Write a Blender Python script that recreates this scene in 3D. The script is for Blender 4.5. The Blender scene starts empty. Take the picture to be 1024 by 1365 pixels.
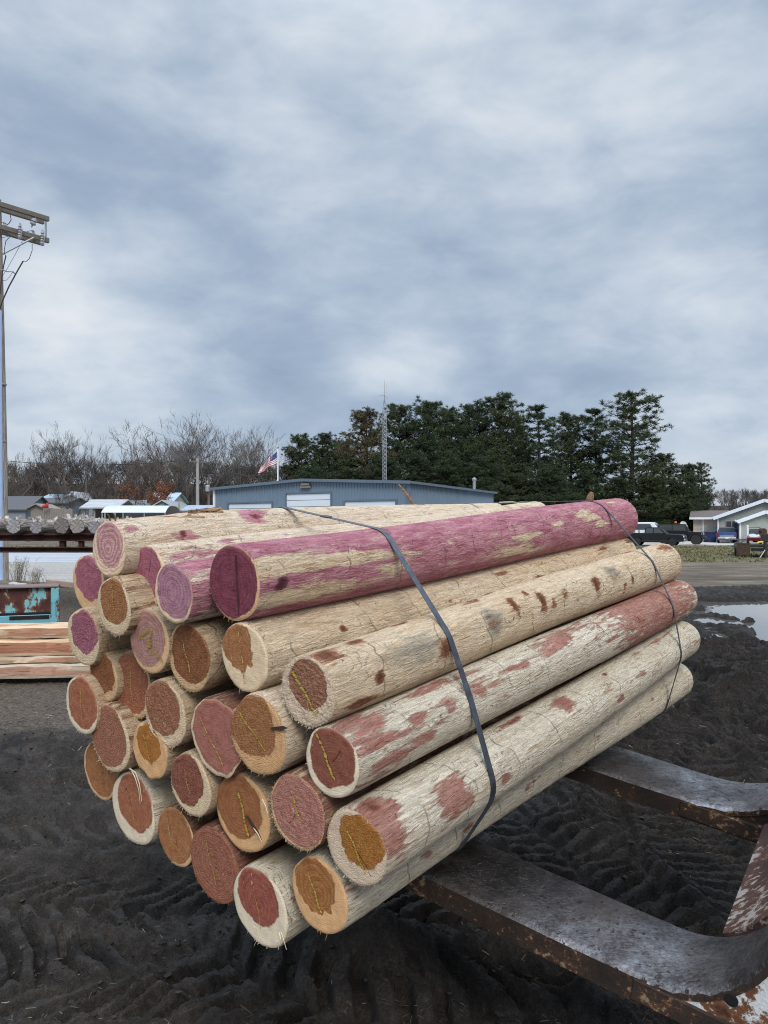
import bpy, math, random
import numpy as np
from mathutils import Vector, Matrix

SC = bpy.context.scene
COL = SC.collection
R = math.radians
H = 1.65            # eye height
F = 1025.0          # focal length of the photograph in its own pixels
HZ = 702.0          # row of the horizon

def ray(px, py): return Vector(((px - 512) / F, 1.0, (HZ - py) / F))
def pt(px, py, D):
    d = ray(px, py) * D
    return Vector((d.x, d.y, H + d.z))
def gx(px, D): return (px - 512) / F * D
def zz(py, D): return H + (HZ - py) / F * D

# ------------------------------------------------------------------ noise
def _h(i, j, k):
    n = (i * 374761393 + j * 668265263 + k * 2147483647 * 3 + 1013904223) & 0xffffffff
    n = ((n ^ (n >> 13)) * 1274126177) & 0xffffffff
    n = ((n ^ (n >> 16)) * 2246822519) & 0xffffffff
    return (n ^ (n >> 15)) & 0xffffffff
def noise3(x, y, z):
    x, y, z = np.broadcast_arrays(np.asarray(x, float), np.asarray(y, float), np.asarray(z, float))
    xi, yi, zi = np.floor(x).astype(np.int64), np.floor(y).astype(np.int64), np.floor(z).astype(np.int64)
    xf, yf, zf = x - xi, y - yi, z - zi
    u, v, w = [t * t * t * (t * (t * 6 - 15) + 10) for t in (xf, yf, zf)]
    def g(a, b, c):
        h = _h(xi + a, yi + b, zi + c)
        gx_ = (h & 1023) / 511.5 - 1; gy_ = ((h >> 10) & 1023) / 511.5 - 1; gz_ = ((h >> 20) & 1023) / 511.5 - 1
        return gx_ * (xf - a) + gy_ * (yf - b) + gz_ * (zf - c)
    def L(a, b, t): return a + (b - a) * t
    return L(L(L(g(0,0,0), g(1,0,0), u), L(g(0,1,0), g(1,1,0), u), v),
             L(L(g(0,0,1), g(1,0,1), u), L(g(0,1,1), g(1,1,1), u), v), w) * 1.25
def fbm(x, y, z, o=4, g=.5):
    a, s, t = 1.0, 0, 0
    for k in range(o):
        s = s + a * noise3(x * 2**k + 17.3*k, y * 2**k - 9.1*k, np.asarray(z, float) + 5.7*k); t += a; a *= g
    return s / t
def ss(a, b, x):
    t = np.clip((np.asarray(x, float) - a) / (b - a), 0, 1)
    return t * t * (3 - 2 * t)

# ------------------------------------------------------------------ shader helper
class Mat:
    def __init__(s, name, world=None):
        if world is None:
            s.m = bpy.data.materials.new(name); s.m.use_nodes = True; s.nt = s.m.node_tree
        else: s.nt = world.node_tree
        s.nt.nodes.clear()
        s._tc = None
    def n(s, t): return s.nt.nodes.new(t)
    def link(s, a, sock):
        if hasattr(a, 'is_output'): s.nt.links.new(a, sock)
        elif a is not None:
            if hasattr(sock.default_value, '__len__') and not hasattr(a, '__len__'): a = (a,) * len(sock.default_value)
            if hasattr(sock.default_value, '__len__') and len(sock.default_value) == 4 and len(a) == 3: a = (*a, 1)
            sock.default_value = a
    def tc(s, which='Object'):
        if s._tc is None: s._tc = s.n('ShaderNodeTexCoord')
        return s._tc.outputs[which]
    def pos(s): return s.n('ShaderNodeNewGeometry').outputs['Position']
    def vm(s, op, a, b=None, sc=None):
        n = s.n('ShaderNodeVectorMath'); n.operation = op; s.link(a, n.inputs[0])
        if b is not None: s.link(b, n.inputs[1])
        if sc is not None: s.link(sc, n.inputs['Scale'])
        return n.outputs['Value'] if op in ('DOT_PRODUCT', 'LENGTH', 'DISTANCE') else n.outputs[0]
    def ma(s, op, a, b=None, c=None, cl=False):
        n = s.n('ShaderNodeMath'); n.operation = op; n.use_clamp = cl
        s.link(a, n.inputs[0])
        if b is not None: s.link(b, n.inputs[1])
        if c is not None: s.link(c, n.inputs[2])
        return n.outputs[0]
    def noise(s, v, scale, detail=4, rough=.55, dist=0.0, color=False):
        n = s.n('ShaderNodeTexNoise'); s.link(v, n.inputs['Vector'])
        n.inputs['Scale'].default_value = scale; n.inputs['Detail'].default_value = detail
        n.inputs['Roughness'].default_value = rough; n.inputs['Distortion'].default_value = dist
        return n.outputs['Color' if color else 'Fac']
    def voro(s, v, scale, feat='F1', dim='3D', out='Distance'):
        n = s.n('ShaderNodeTexVoronoi'); n.feature = feat; n.voronoi_dimensions = dim
        if dim == '1D': s.link(v, n.inputs['W'])
        else: s.link(v, n.inputs['Vector'])
        n.inputs['Scale'].default_value = scale
        return n.outputs[out]
    def ramp(s, f, stops):
        n = s.n('ShaderNodeValToRGB'); s.link(f, n.inputs[0]); e = n.color_ramp.elements
        while len(e) < len(stops): e.new(.5)
        for k, (p, c) in enumerate(stops): e[k].position = p; e[k].color = (*c, 1) if hasattr(c, '__len__') else (c, c, c, 1)
        return n.outputs[0]
    def mr(s, v, a, b, c=0.0, d=1.0, smooth=False):
        n = s.n('ShaderNodeMapRange'); s.link(v, n.inputs[0])
        if smooth: n.interpolation_type = 'SMOOTHSTEP'
        for k, q in enumerate((a, b, c, d)): s.link(q, n.inputs[k + 1])
        return n.outputs[0]
    def mix(s, f, a, b, mode='MIX'):
        n = s.n('ShaderNodeMix'); n.data_type = 'RGBA'; n.blend_type = mode
        s.link(f, n.inputs[0]); s.link(a, n.inputs[6]); s.link(b, n.inputs[7]); return n.outputs[2]
    def attr(s, name, out='Fac'):
        n = s.n('ShaderNodeAttribute'); n.attribute_name = name; return n.outputs[out]
    def rnd(s): return s.n('ShaderNodeObjectInfo').outputs['Random']
    def sep(s, v):
        n = s.n('ShaderNodeSeparateXYZ'); s.link(v, n.inputs[0]); return n.outputs
    def comb(s, x, y, z):
        n = s.n('ShaderNodeCombineXYZ')
        for k, q in enumerate((x, y, z)): s.link(q, n.inputs[k])
        return n.outputs[0]
    def bump(s, h, st=.5, dist=.01, nrm=None):
        n = s.n('ShaderNodeBump'); n.inputs['Strength'].default_value = st; n.inputs['Distance'].default_value = dist
        s.link(h, n.inputs['Height'])
        if nrm is not None: s.link(nrm, n.inputs['Normal'])
        return n.outputs[0]
    def out(s, base, rough=.7, metal=0.0, nrm=None, spec=.5, coat=None, alpha=None, trans=None, emis=None):
        b = s.n('ShaderNodeBsdfPrincipled')
        s.link(base, b.inputs['Base Color']); s.link(rough, b.inputs['Roughness']); s.link(metal, b.inputs['Metallic'])
        s.link(spec, b.inputs['Specular IOR Level'])
        if nrm is not None: s.link(nrm, b.inputs['Normal'])
        if coat is not None: s.link(coat, b.inputs['Coat Weight'])
        if trans is not None: s.link(trans, b.inputs['Transmission Weight'])
        if emis is not None: s.link(emis[0], b.inputs['Emission Color']); b.inputs['Emission Strength'].default_value = emis[1]
        o = s.n('ShaderNodeOutputMaterial'); s.nt.links.new(b.outputs[0], o.inputs[0])
        return s.m

_plain = {}
def plain(name, col, rough=.6, metal=0.0, var=.25, sc=3.0, bump=0.0, spec=.5):
    """a plain surface with a little wear in colour and gloss"""
    if name in _plain: return _plain[name]
    m = Mat(name); v = m.tc()
    f = m.noise(v, sc, 6, .65); g = m.noise(v, sc * 9, 3, .6)
    f2 = m.ma('ADD', m.ma('MULTIPLY', f, .7), m.ma('MULTIPLY', g, .3))
    c = m.ramp(f2, [(.3, tuple(k * (1 - var) for k in col)), (.7, tuple(min(1, k * (1 + var)) for k in col))])
    nr = m.bump(g, bump, .004) if bump else None
    _plain[name] = m.out(c, m.mr(f, .3, .7, max(.02, rough - .12), min(1, rough + .12)), metal, nr, spec)
    return _plain[name]

# ------------------------------------------------------------------ mesh helpers
class MB:
    def __init__(s): s.v = []; s.f = []; s.mi = []; s.k = 0
    def add(s, vs, fs, m=0):
        o = len(s.v); s.v += [tuple(q) for q in vs]; s.f += [tuple(i + o for i in f) for f in fs]; s.mi += [m] * len(fs); return s
    def box(s, c, d, rot=None, m=0, bev=0.0):
        hx, hy, hz = d[0] / 2, d[1] / 2, d[2] / 2
        if bev <= 0:
            vs = [Vector((x, y, z)) for x in (-hx, hx) for y in (-hy, hy) for z in (-hz, hz)]
            fs = [(0,1,3,2),(4,6,7,5),(0,4,5,1),(2,3,7,6),(0,2,6,4),(1,5,7,3)]
        else:
            b = min(bev, hx * .9, hy * .9, hz * .9); vs = []; fs = []
            # rounded box as three nested rings of chamfer
            idx = {}
            for sx in (-1, 1):
                for sy in (-1, 1):
                    for sz in (-1, 1):
                        for a, p in enumerate(((hx, hy - b, hz - b), (hx - b, hy, hz - b), (hx - b, hy - b, hz))):
                            idx[(sx, sy, sz, a)] = len(vs); vs.append(Vector((sx * p[0], sy * p[1], sz * p[2])))
            I = lambda *k: idx[k]
            for q in (-1, 1):
                fs += [(I(q,-1,-1,0), I(q,1,-1,0), I(q,1,1,0), I(q,-1,1,0)), (I(-1,q,-1,1), I(-1,q,1,1), I(1,q,1,1), I(1,q,-1,1)),
                       (I(-1,-1,q,2), I(1,-1,q,2), I(1,1,q,2), I(-1,1,q,2))]
            for a in (-1, 1):
                for b2 in (-1, 1):
                    fs += [(I(a,b2,-1,0), I(a,b2,1,0), I(a,b2,1,1), I(a,b2,-1,1)), (I(a,-1,b2,0), I(a,1,b2,0), I(a,1,b2,2), I(a,-1,b2,2)),
                           (I(-1,a,b2,1), I(1,a,b2,1), I(1,a,b2,2), I(-1,a,b2,2))]
            for sx in (-1, 1):
                for sy in (-1, 1):
                    for sz in (-1, 1): fs.append(tuple(I(sx,sy,sz,a) for a in range(3)))
        if rot is not None: vs = [rot @ v for v in vs]
        c = Vector(c); return s.add([v + c for v in vs], fs, m)
    def bar(s, a, b, w, h, m=0, bev=0.0, up=(0, 0, 1)):
        a, b = Vector(a), Vector(b); d = b - a; x = d.normalized(); u = Vector(up)
        if abs(x.dot(u)) > .99: u = Vector((0, 1, 0))
        y = u.cross(x).normalized(); z = x.cross(y)
        return s.box((a + b) / 2, (d.length, w, h), Matrix((x, y, z)).transposed(), m, bev)
    def tube(s, pts, rad, n=8, m=0, cap=True):
        pts = [Vector(p) for p in pts]
        rad = rad if hasattr(rad, '__len__') else [rad] * len(pts)
        vs = []; fs = []; pu = None
        for i, p in enumerate(pts):
            t = (pts[min(i + 1, len(pts) - 1)] - pts[max(i - 1, 0)]).normalized()
            if pu is None: pu = t.orthogonal().normalized()
            pu = (pu - t * pu.dot(t)); pu = pu.normalized() if pu.length > 1e-6 else t.orthogonal().normalized()
            q = t.cross(pu)
            for k in range(n):
                a = 2 * math.pi * k / n; vs.append(p + (pu * math.cos(a) + q * math.sin(a)) * rad[i])
        for i in range(len(pts) - 1):
            for k in range(n): fs.append((i*n + k, i*n + (k+1) % n, (i+1)*n + (k+1) % n, (i+1)*n + k))
        if cap: fs += [tuple(range(n))[::-1], tuple((len(pts)-1)*n + k for k in range(n))]
        return s.add(vs, fs, m)
    def prism(s, prof, y0, y1, m=0, ax='y', inset=0.0):
        """profile of (x,z) pairs swept along y; inset shrinks the two ends"""
        n = len(prof); cx = sum(p[0] for p in prof) / n; cz = sum(p[1] for p in prof) / n; vs = []; fs = []
        e = min(abs(y1 - y0) * .2, inset * 1.0)
        rings = [(y0, 1 if not inset else .0)] if not inset else [(y0, 1), (y0 + e, 0), (y1 - e, 0), (y1, 1)]
        if not inset: rings = [(y0, 0), (y1, 0)]
        for y, sh in rings:
            for (x, z) in prof:
                if sh:
                    d = math.hypot(x - cx, z - cz) or 1; k = max(0, 1 - inset / d); x = cx + (x - cx) * k; z = cz + (z - cz) * k
                vs.append(Vector((x, y, z)) if ax == 'y' else Vector((y, x, z)))
        for r in range(len(rings) - 1):
            for k in range(n): fs.append((r*n + k, r*n + (k+1) % n, (r+1)*n + (k+1) % n, (r+1)*n + k))
        fs += [tuple(range(n))[::-1], tuple((len(rings)-1)*n + k for k in range(n))]
        return s.add(vs, fs, m)
    def lathe(s, prof, c, axis=(0, 1, 0), n=20, m=0):
        """prof of (r, along axis)"""
        a = Vector(axis).normalized(); u = a.orthogonal().normalized(); w = a.cross(u); c = Vector(c); vs = []; fs = []
        for r, h in prof:
            for k in range(n):
                t = 2 * math.pi * k / n; vs.append(c + a * h + (u * math.cos(t) + w * math.sin(t)) * r)
        for i in range(len(prof) - 1):
            for k in range(n): fs.append((i*n + k, i*n + (k+1) % n, (i+1)*n + (k+1) % n, (i+1)*n + k))
        fs += [tuple(range(n))[::-1], tuple((len(prof)-1)*n + k for k in range(n))]
        return s.add(vs, fs, m)
    def build(s, name, mats, parent=None, smooth=False, loc=None, fix=True):
        me = bpy.data.meshes.new(name); me.from_pydata(s.v, [], s.f)
        for mt in (mats if isinstance(mats, (list, tuple)) else [mats]): me.materials.append(mt)
        if any(s.mi): me.polygons.foreach_set('material_index', s.mi)
        if fix:
            import bmesh
            b = bmesh.new(); b.from_mesh(me); bmesh.ops.recalc_face_normals(b, faces=b.faces); b.to_mesh(me); b.free()
        if smooth: smooth_by_angle(me, 40 if smooth is True else smooth)
        o = bpy.data.objects.new(name, me); COL.objects.link(o)
        if parent is not None: o.parent = parent
        if loc is not None: o.location = loc
        return o
def smooth_by_angle(me, deg):
    me.polygons.foreach_set('use_smooth', [True] * len(me.polygons))
    try: me.set_sharp_from_angle(angle=R(deg))
    except Exception: pass
def np_mesh(name, V, Fq, mats, parent=None, smooth=True, attrs=None):
    me = bpy.data.meshes.new(name); V = np.asarray(V, np.float32); Fq = np.asarray(Fq, np.int32)
    nf, k = Fq.shape
    me.vertices.add(len(V)); me.vertices.foreach_set('co', V.ravel())
    me.loops.add(nf * k); me.loops.foreach_set('vertex_index', Fq.ravel())
    me.polygons.add(nf); me.polygons.foreach_set('loop_start', np.arange(0, nf * k, k, dtype=np.int32))
    me.polygons.foreach_set('use_smooth', np.full(nf, bool(smooth)))
    me.update(calc_edges=True)
    for n_, a in (attrs or {}).items():
        at = me.attributes.new(n_, 'FLOAT', 'POINT'); at.data.foreach_set('value', np.asarray(a, np.float32).ravel())
    for mt in (mats if isinstance(mats, (list, tuple)) else [mats]): me.materials.append(mt)
    o = bpy.data.objects.new(name, me); COL.objects.link(o)
    if parent is not None: o.parent = parent
    return o
def grid_faces(nr, nc, wrap=False):
    i = np.arange(nr - 1)[:, None]; j = np.arange(nc if wrap else nc - 1)[None, :]; j2 = (j + 1) % nc
    return np.stack([i * nc + j + 0 * i, i * nc + j2, (i + 1) * nc + j2, (i + 1) * nc + j], -1).reshape(-1, 4)
def tag(o, label=None, cat=None, group=None, kind=None):
    if label: o['label'] = label
    if cat: o['category'] = cat
    if group: o['group'] = group
    if kind: o['kind'] = kind
    return o
def empty(name, loc=(0, 0, 0), rz=0.0, label=None, cat=None, group=None):
    o = bpy.data.objects.new(name, None); COL.objects.link(o); o.location = loc; o.rotation_euler = (0, 0, rz); o.empty_display_size = .2
    return tag(o, label, cat, group)
def copy_tree(o, parent=None):
    c = o.copy(); COL.objects.link(c); c.parent = parent
    for ch in list(o.children): copy_tree(ch, c)
    return c

# ------------------------------------------------------------------ camera, light, sky
cam = bpy.data.cameras.new('camera'); co = bpy.data.objects.new('camera', cam); COL.objects.link(co)
co.location = (0, 0, H); co.rotation_euler = (R(90), 0, 0)
cam.sensor_width = 36; cam.sensor_fit = 'AUTO'; cam.lens = F / 1365 * 36
cam.shift_y = (HZ - 682.5) / 1365; cam.clip_start = .05; cam.clip_end = 6000
SC.camera = co
SUN_EL, SUN_AZ = 42.0, 166.0      # azimuth clockwise from +Y (north)
sd = Vector((math.sin(R(SUN_AZ)) * math.cos(R(SUN_EL)), math.cos(R(SUN_AZ)) * math.cos(R(SUN_EL)), math.sin(R(SUN_EL))))
sl = bpy.data.lights.new('sun', 'SUN'); sl.energy = 1.5; sl.angle = R(26); sl.color = (1, .93, .83)
so = bpy.data.objects.new('sun', sl); COL.objects.link(so); so.rotation_euler = sd.to_track_quat('Z', 'Y').to_euler(); so.location = (5, -10, 20)
W = bpy.data.worlds.new('World'); SC.world = W; W.use_nodes = True
def build_world():
    m = Mat('', W)
    sky = m.n('ShaderNodeTexSky'); sky.sky_type = 'NISHITA'; sky.sun_disc = False
    sky.sun_elevation = R(SUN_EL); sky.sun_rotation = R(SUN_AZ)
    d = m.vm('NORMALIZE', m.tc('Generated')); X, Y, Z = m.sep(d)
    zc = m.ma('ADD', m.ma('MAXIMUM', Z, 0.0), .16)
    P = m.comb(m.ma('DIVIDE', X, zc), m.ma('DIVIDE', Y, zc), 0.0)
    n1 = m.noise(m.vm('MULTIPLY', d, (1.0, 1.0, 1.9)), 2.3, 5, .5, .25)
    Pb = m.vm('ADD', P, (7.3, 2.1, 4.0)); n2 = m.noise(Pb, 1.15, 6, .52, .12)
    n3 = m.noise(m.vm('MULTIPLY', d, (1.2, 1.2, 2.6)), 5.6, 6, .55, .2)
    f = m.ma('ADD', m.ma('ADD', m.ma('MULTIPLY', n1, .34), m.ma('MULTIPLY', n2, .26)), m.ma('MULTIPLY', n3, .40))
    f = m.ma('MULTIPLY_ADD', m.ma('SUBTRACT', f, .5), 2.35, .50)
    # broad banks of thicker and thinner cloud, each in its own direction of the sky
    for px, py, sx, amp in ((110, 130, .17, -.20), (420, 230, .22, -.17), (640, 330, .22, -.10), (220, 330, .2, -.07), (850, 330, .22, -.05),
                            (330, 40, .20, .22), (540, 90, .16, .16), (770, 180, .12, .06), (40, 10, .10, .13), (930, 60, .14, .0),
                            (560, 480, .09, .15), (90, 420, .12, .10), (900, 430, .14, .08), (300, 480, .12, .06), (980, 610, .09, .10), (60, 540, .10, .06),
                            (830, 590, .14, -.06), (430, 420, .16, -.07), (470, 492, .035, .12), (530, 484, .035, .14), (600, 472, .035, .12), (690, 452, .04, .10), (790, 432, .04, .10), (870, 410, .04, .10), (980, 395, .05, .10), (740, 160, .05, .10), (660, 120, .06, .10), (120, 60, .05, .06), (20, 245, .04, .14), (130, 330, .06, .10), (70, 400, .05, .12), (980, 480, .06, .10), (1000, 540, .05, -.08), (-300, 300, .4, .05)):
        q = ray(px, py).normalized()
        k = m.ma('SUBTRACT', 1.0, m.vm('DOT_PRODUCT', d, tuple(q)))
        g = m.ma('EXPONENT', m.ma('MULTIPLY', k, -1.0 / (sx * sx / 1.4)))
        f = m.ma('MULTIPLY_ADD', g, amp * 1.3, f)
    cl = m.ramp(f, [(.06, (.205, .262, .352)), (.32, (.258, .325, .422)), (.52, (.345, .408, .492)), (.74, (.465, .515, .575)), (.97, (.575, .60, .625))])
    low = m.mr(Z, .0, .13, 1.0, 0.0, True)
    cl = m.mix(m.ma('MULTIPLY', low, .35), cl, (.50, .505, .535))
    gain = m.mr(Z, .52, .92, 1.0, 3.4, True)
    cl = m.vm('SCALE', cl, sc=gain)
    b1 = m.n('ShaderNodeBackground'); m.link(sky.outputs[0], b1.inputs[0]); b1.inputs[1].default_value = .08
    b2 = m.n('ShaderNodeBackground'); m.link(cl, b2.inputs[0]); b2.inputs[1].default_value = 1.0
    mx = m.n('ShaderNodeMixShader'); mx.inputs[0].default_value = .94
    m.nt.links.new(b1.outputs[0], mx.inputs[1]); m.nt.links.new(b2.outputs[0], mx.inputs[2])
    o = m.n('ShaderNodeOutputWorld'); m.nt.links.new(mx.outputs[0], o.inputs[0])
build_world()
SC.view_settings.view_transform = 'Standard'; SC.view_settings.look = 'None'; SC.view_settings.exposure = 0.48; SC.view_settings.gamma = 1
SC.render.film_transparent = False
try:
    SC.cycles.use_denoising = True; SC.cycles.filter_width = 1.05; SC.cycles.denoising_prefilter = 'NONE'; SC.cycles.max_bounces = 6; SC.cycles.diffuse_bounces = 3
except Exception: pass
# ------------------------------------------------------------------ the bundle of cedar logs
DV = Vector(((1320 - 512) / F, 1.0, (HZ - 602) / F))     # direction of the logs
KP = 1.595                                                # the plane of the sawn ends: p . DV = KP
LEN = 2.44
AX = DV.normalized()
def near_pt(px, py, prot):
    q = ray(px, py); Y = (KP - prot * DV.length) / q.dot(DV); return Vector((q.x * Y, q.y * Y, H + q.z * Y)), Y
def wood_mat(name, c1, c2, c3, red1, red2, knot, grey=(.27, .26, .22)):
    m = Mat(name); o = m.tc(); rn = m.rnd()
    off = m.comb(m.ma('MULTIPLY', rn, 37.0), m.ma('MULTIPLY', rn, 11.0), m.ma('MULTIPLY', rn, 5.0)); v = m.vm('ADD', o, off)
    fib = m.noise(m.vm('MULTIPLY', v, (9, 60, 60)), 1.0, 6, .62, .6)
    fine = m.noise(m.vm('MULTIPLY', v, (22, 230, 230)), 1.0, 4, .65, .4)
    flake = m.noise(m.vm('MULTIPLY', v, (20, 95, 95)), 1.0, 6, .72, 1.6)
    blot = m.noise(m.vm('MULTIPLY', v, (3, 9, 9)), 1.0, 5, .6, .3)
    base = m.mix(m.mr(blot, .32, .68), c1, c2)
    base = m.mix(m.mr(fib, .52, .70), base, c3)
    base = m.mix(m.mr(fine, .56, .74, 0, .6), base, tuple(k * .5 for k in c3))
    base = m.mix(m.mr(m.noise(m.vm('MULTIPLY', v, (4, 26, 26)), 1.0, 6, .7, 1.0), .55, .72, 0, .5), base, tuple(k * .7 for k in c3))
    base = m.mix(m.mr(fine, .44, .28, 0, .45), base, tuple(min(.86, k * 1.25) for k in c1))
    base = m.mix(m.mr(flake, .57, .70, 0, .65), base, tuple(k * .55 for k in c3))
    base = m.mix(m.mr(flake, .42, .30, 0, .7), base, tuple(min(.88, k * 1.22) for k in c1))
    # greyed, muddy patches
    gm = m.ma('ADD', m.attr('grey'), m.ma('MULTIPLY', m.ma('SUBTRACT', blot, .5), .9))
    base = m.mix(m.mr(gm, .35, .8, 0, .75), base, grey)
    # heartwood that shows where the debarker cut deep
    shred = m.noise(m.vm('MULTIPLY', v, (5, 34, 34)), 1.0, 6, .68, 1.2)
    rm = m.ma('ADD', m.attr('red'), m.ma('ADD', m.ma('ADD', m.ma('MULTIPLY', m.ma('SUBTRACT', fib, .5), 1.0), m.ma('MULTIPLY', m.ma('SUBTRACT', shred, .5), 2.6)), m.ma('MULTIPLY', m.ma('SUBTRACT', blot, .5), .9)))
    rc = m.mix(m.mr(m.noise(m.vm('MULTIPLY', v, (10, 40, 40)), 1.0, 5, .6), .35, .68), red1, red2)
    rc = m.mix(m.mr(flake, .55, .66, 0, .75), rc, tuple(k * .42 for k in red1))
    rc = m.mix(m.mr(fine, .55, .7, 0, .5), rc, tuple(k * .5 for k in red1))
    rc = m.mix(m.mr(fib, .40, .24, 0, .6), rc, tuple(min(.8, k * 1.7 + .05) for k in red2))
    base = m.mix(m.mr(rm, .44, .70, 0, .96), base, rc)
    km = m.ma('ADD', m.attr('knot'), m.ma('ADD', m.ma('MULTIPLY', m.ma('SUBTRACT', flake, .5), 1.3), m.ma('MULTIPLY', m.ma('SUBTRACT', shred, .5), 2.0)))
    kc = m.mix(m.mr(m.noise(v, 60, 4), .35, .65), tuple(k * .6 for k in knot), tuple(k * 1.25 for k in knot))
    base = m.mix(m.mr(km, .40, .80, 0, .95), base, kc); base = m.mix(m.mr(m.attr('knot'), .95, 1.25, 0, .7), base, tuple(k * .3 for k in knot))
    # cuts across the grain left by the debarker
    X, Yy, Zz = m.sep(v)
    wv = m.ma('ADD', m.ma('MULTIPLY', X, 4.2), m.ma('MULTIPLY', m.noise(m.vm('MULTIPLY', v, (1.5, 7, 7)), 1.0, 3, .45), .9))
    ed = m.voro(wv, 1.0, 'DISTANCE_TO_EDGE', '1D')
    br = m.mr(m.noise(m.vm('MULTIPLY', v, (2, 15, 15)), 1.0, 3), .40, .58)
    cut = m.ma('MULTIPLY', m.mr(ed, .004, .016, 1, 0), br)
    wv2 = m.ma('ADD', m.ma('MULTIPLY', X, 26.0), m.ma('MULTIPLY', m.noise(m.vm('MULTIPLY', v, (14, 14, 14)), 1.0, 3, .6), 5.0))
    ed2 = m.voro(wv2, 1.0, 'DISTANCE_TO_EDGE', '1D')
    br2 = m.mr(m.noise(m.vm('MULTIPLY', v, (7, 40, 40)), 1.0, 3), .54, .66)
    cut2 = m.ma('MULTIPLY', m.mr(ed2, .015, .06, 1, 0), br2)
    cuts = m.ma('MULTIPLY', m.ma('MAXIMUM', m.ma('MULTIPLY', cut, .55), m.ma('MULTIPLY', cut2, .7)), m.mr(flake, .34, .52, .15, 1))
    base = m.mix(m.ma('MULTIPLY', cuts, .85), base, (.20, .115, .065))
    hgt = m.ma('ADD', m.ma('ADD', m.ma('MULTIPLY', fib, .8), m.ma('ADD', m.ma('MULTIPLY', fine, .35), m.ma('MULTIPLY', flake, -1.1))), m.ma('ADD', m.ma('MULTIPLY', cuts, -.8), m.ma('MULTIPLY', m.mr(rm, .45, .6), -.25)))
    return m.out(base, .82, 0, m.bump(hgt, 1.0, .014), .2)
PUR1, PUR2 = (.46, .135, .20), (.69, .34, .385)
RED1, RED2 = (.39, .15, .11), (.56, .30, .24)
KN = (.32, .12, .058)
WM = {'cream': wood_mat('cream_sapwood', (.87, .725, .56), (.82, .645, .465), (.66, .46, .31), PUR1, PUR2, (.30, .09, .09)),
      'white': wood_mat('pale_sapwood', (.87, .78, .625), (.79, .68, .515), (.62, .475, .32), RED1, RED2, (.31, .11, .075)),
      'yellow': wood_mat('yellow_sapwood', (.87, .70, .505), (.80, .60, .395), (.62, .42, .24), RED1, RED2, KN),
      'purple': wood_mat('purple_heartwood', (.86, .68, .49), (.78, .58, .385), (.58, .38, .21), PUR1, PUR2, (.15, .04, .06)),
      'dull': wood_mat('dull_sapwood', (.72, .55, .37), (.61, .44, .28), (.44, .28, .16), (.22, .09, .06), (.33, .15, .105), KN)}
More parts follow.
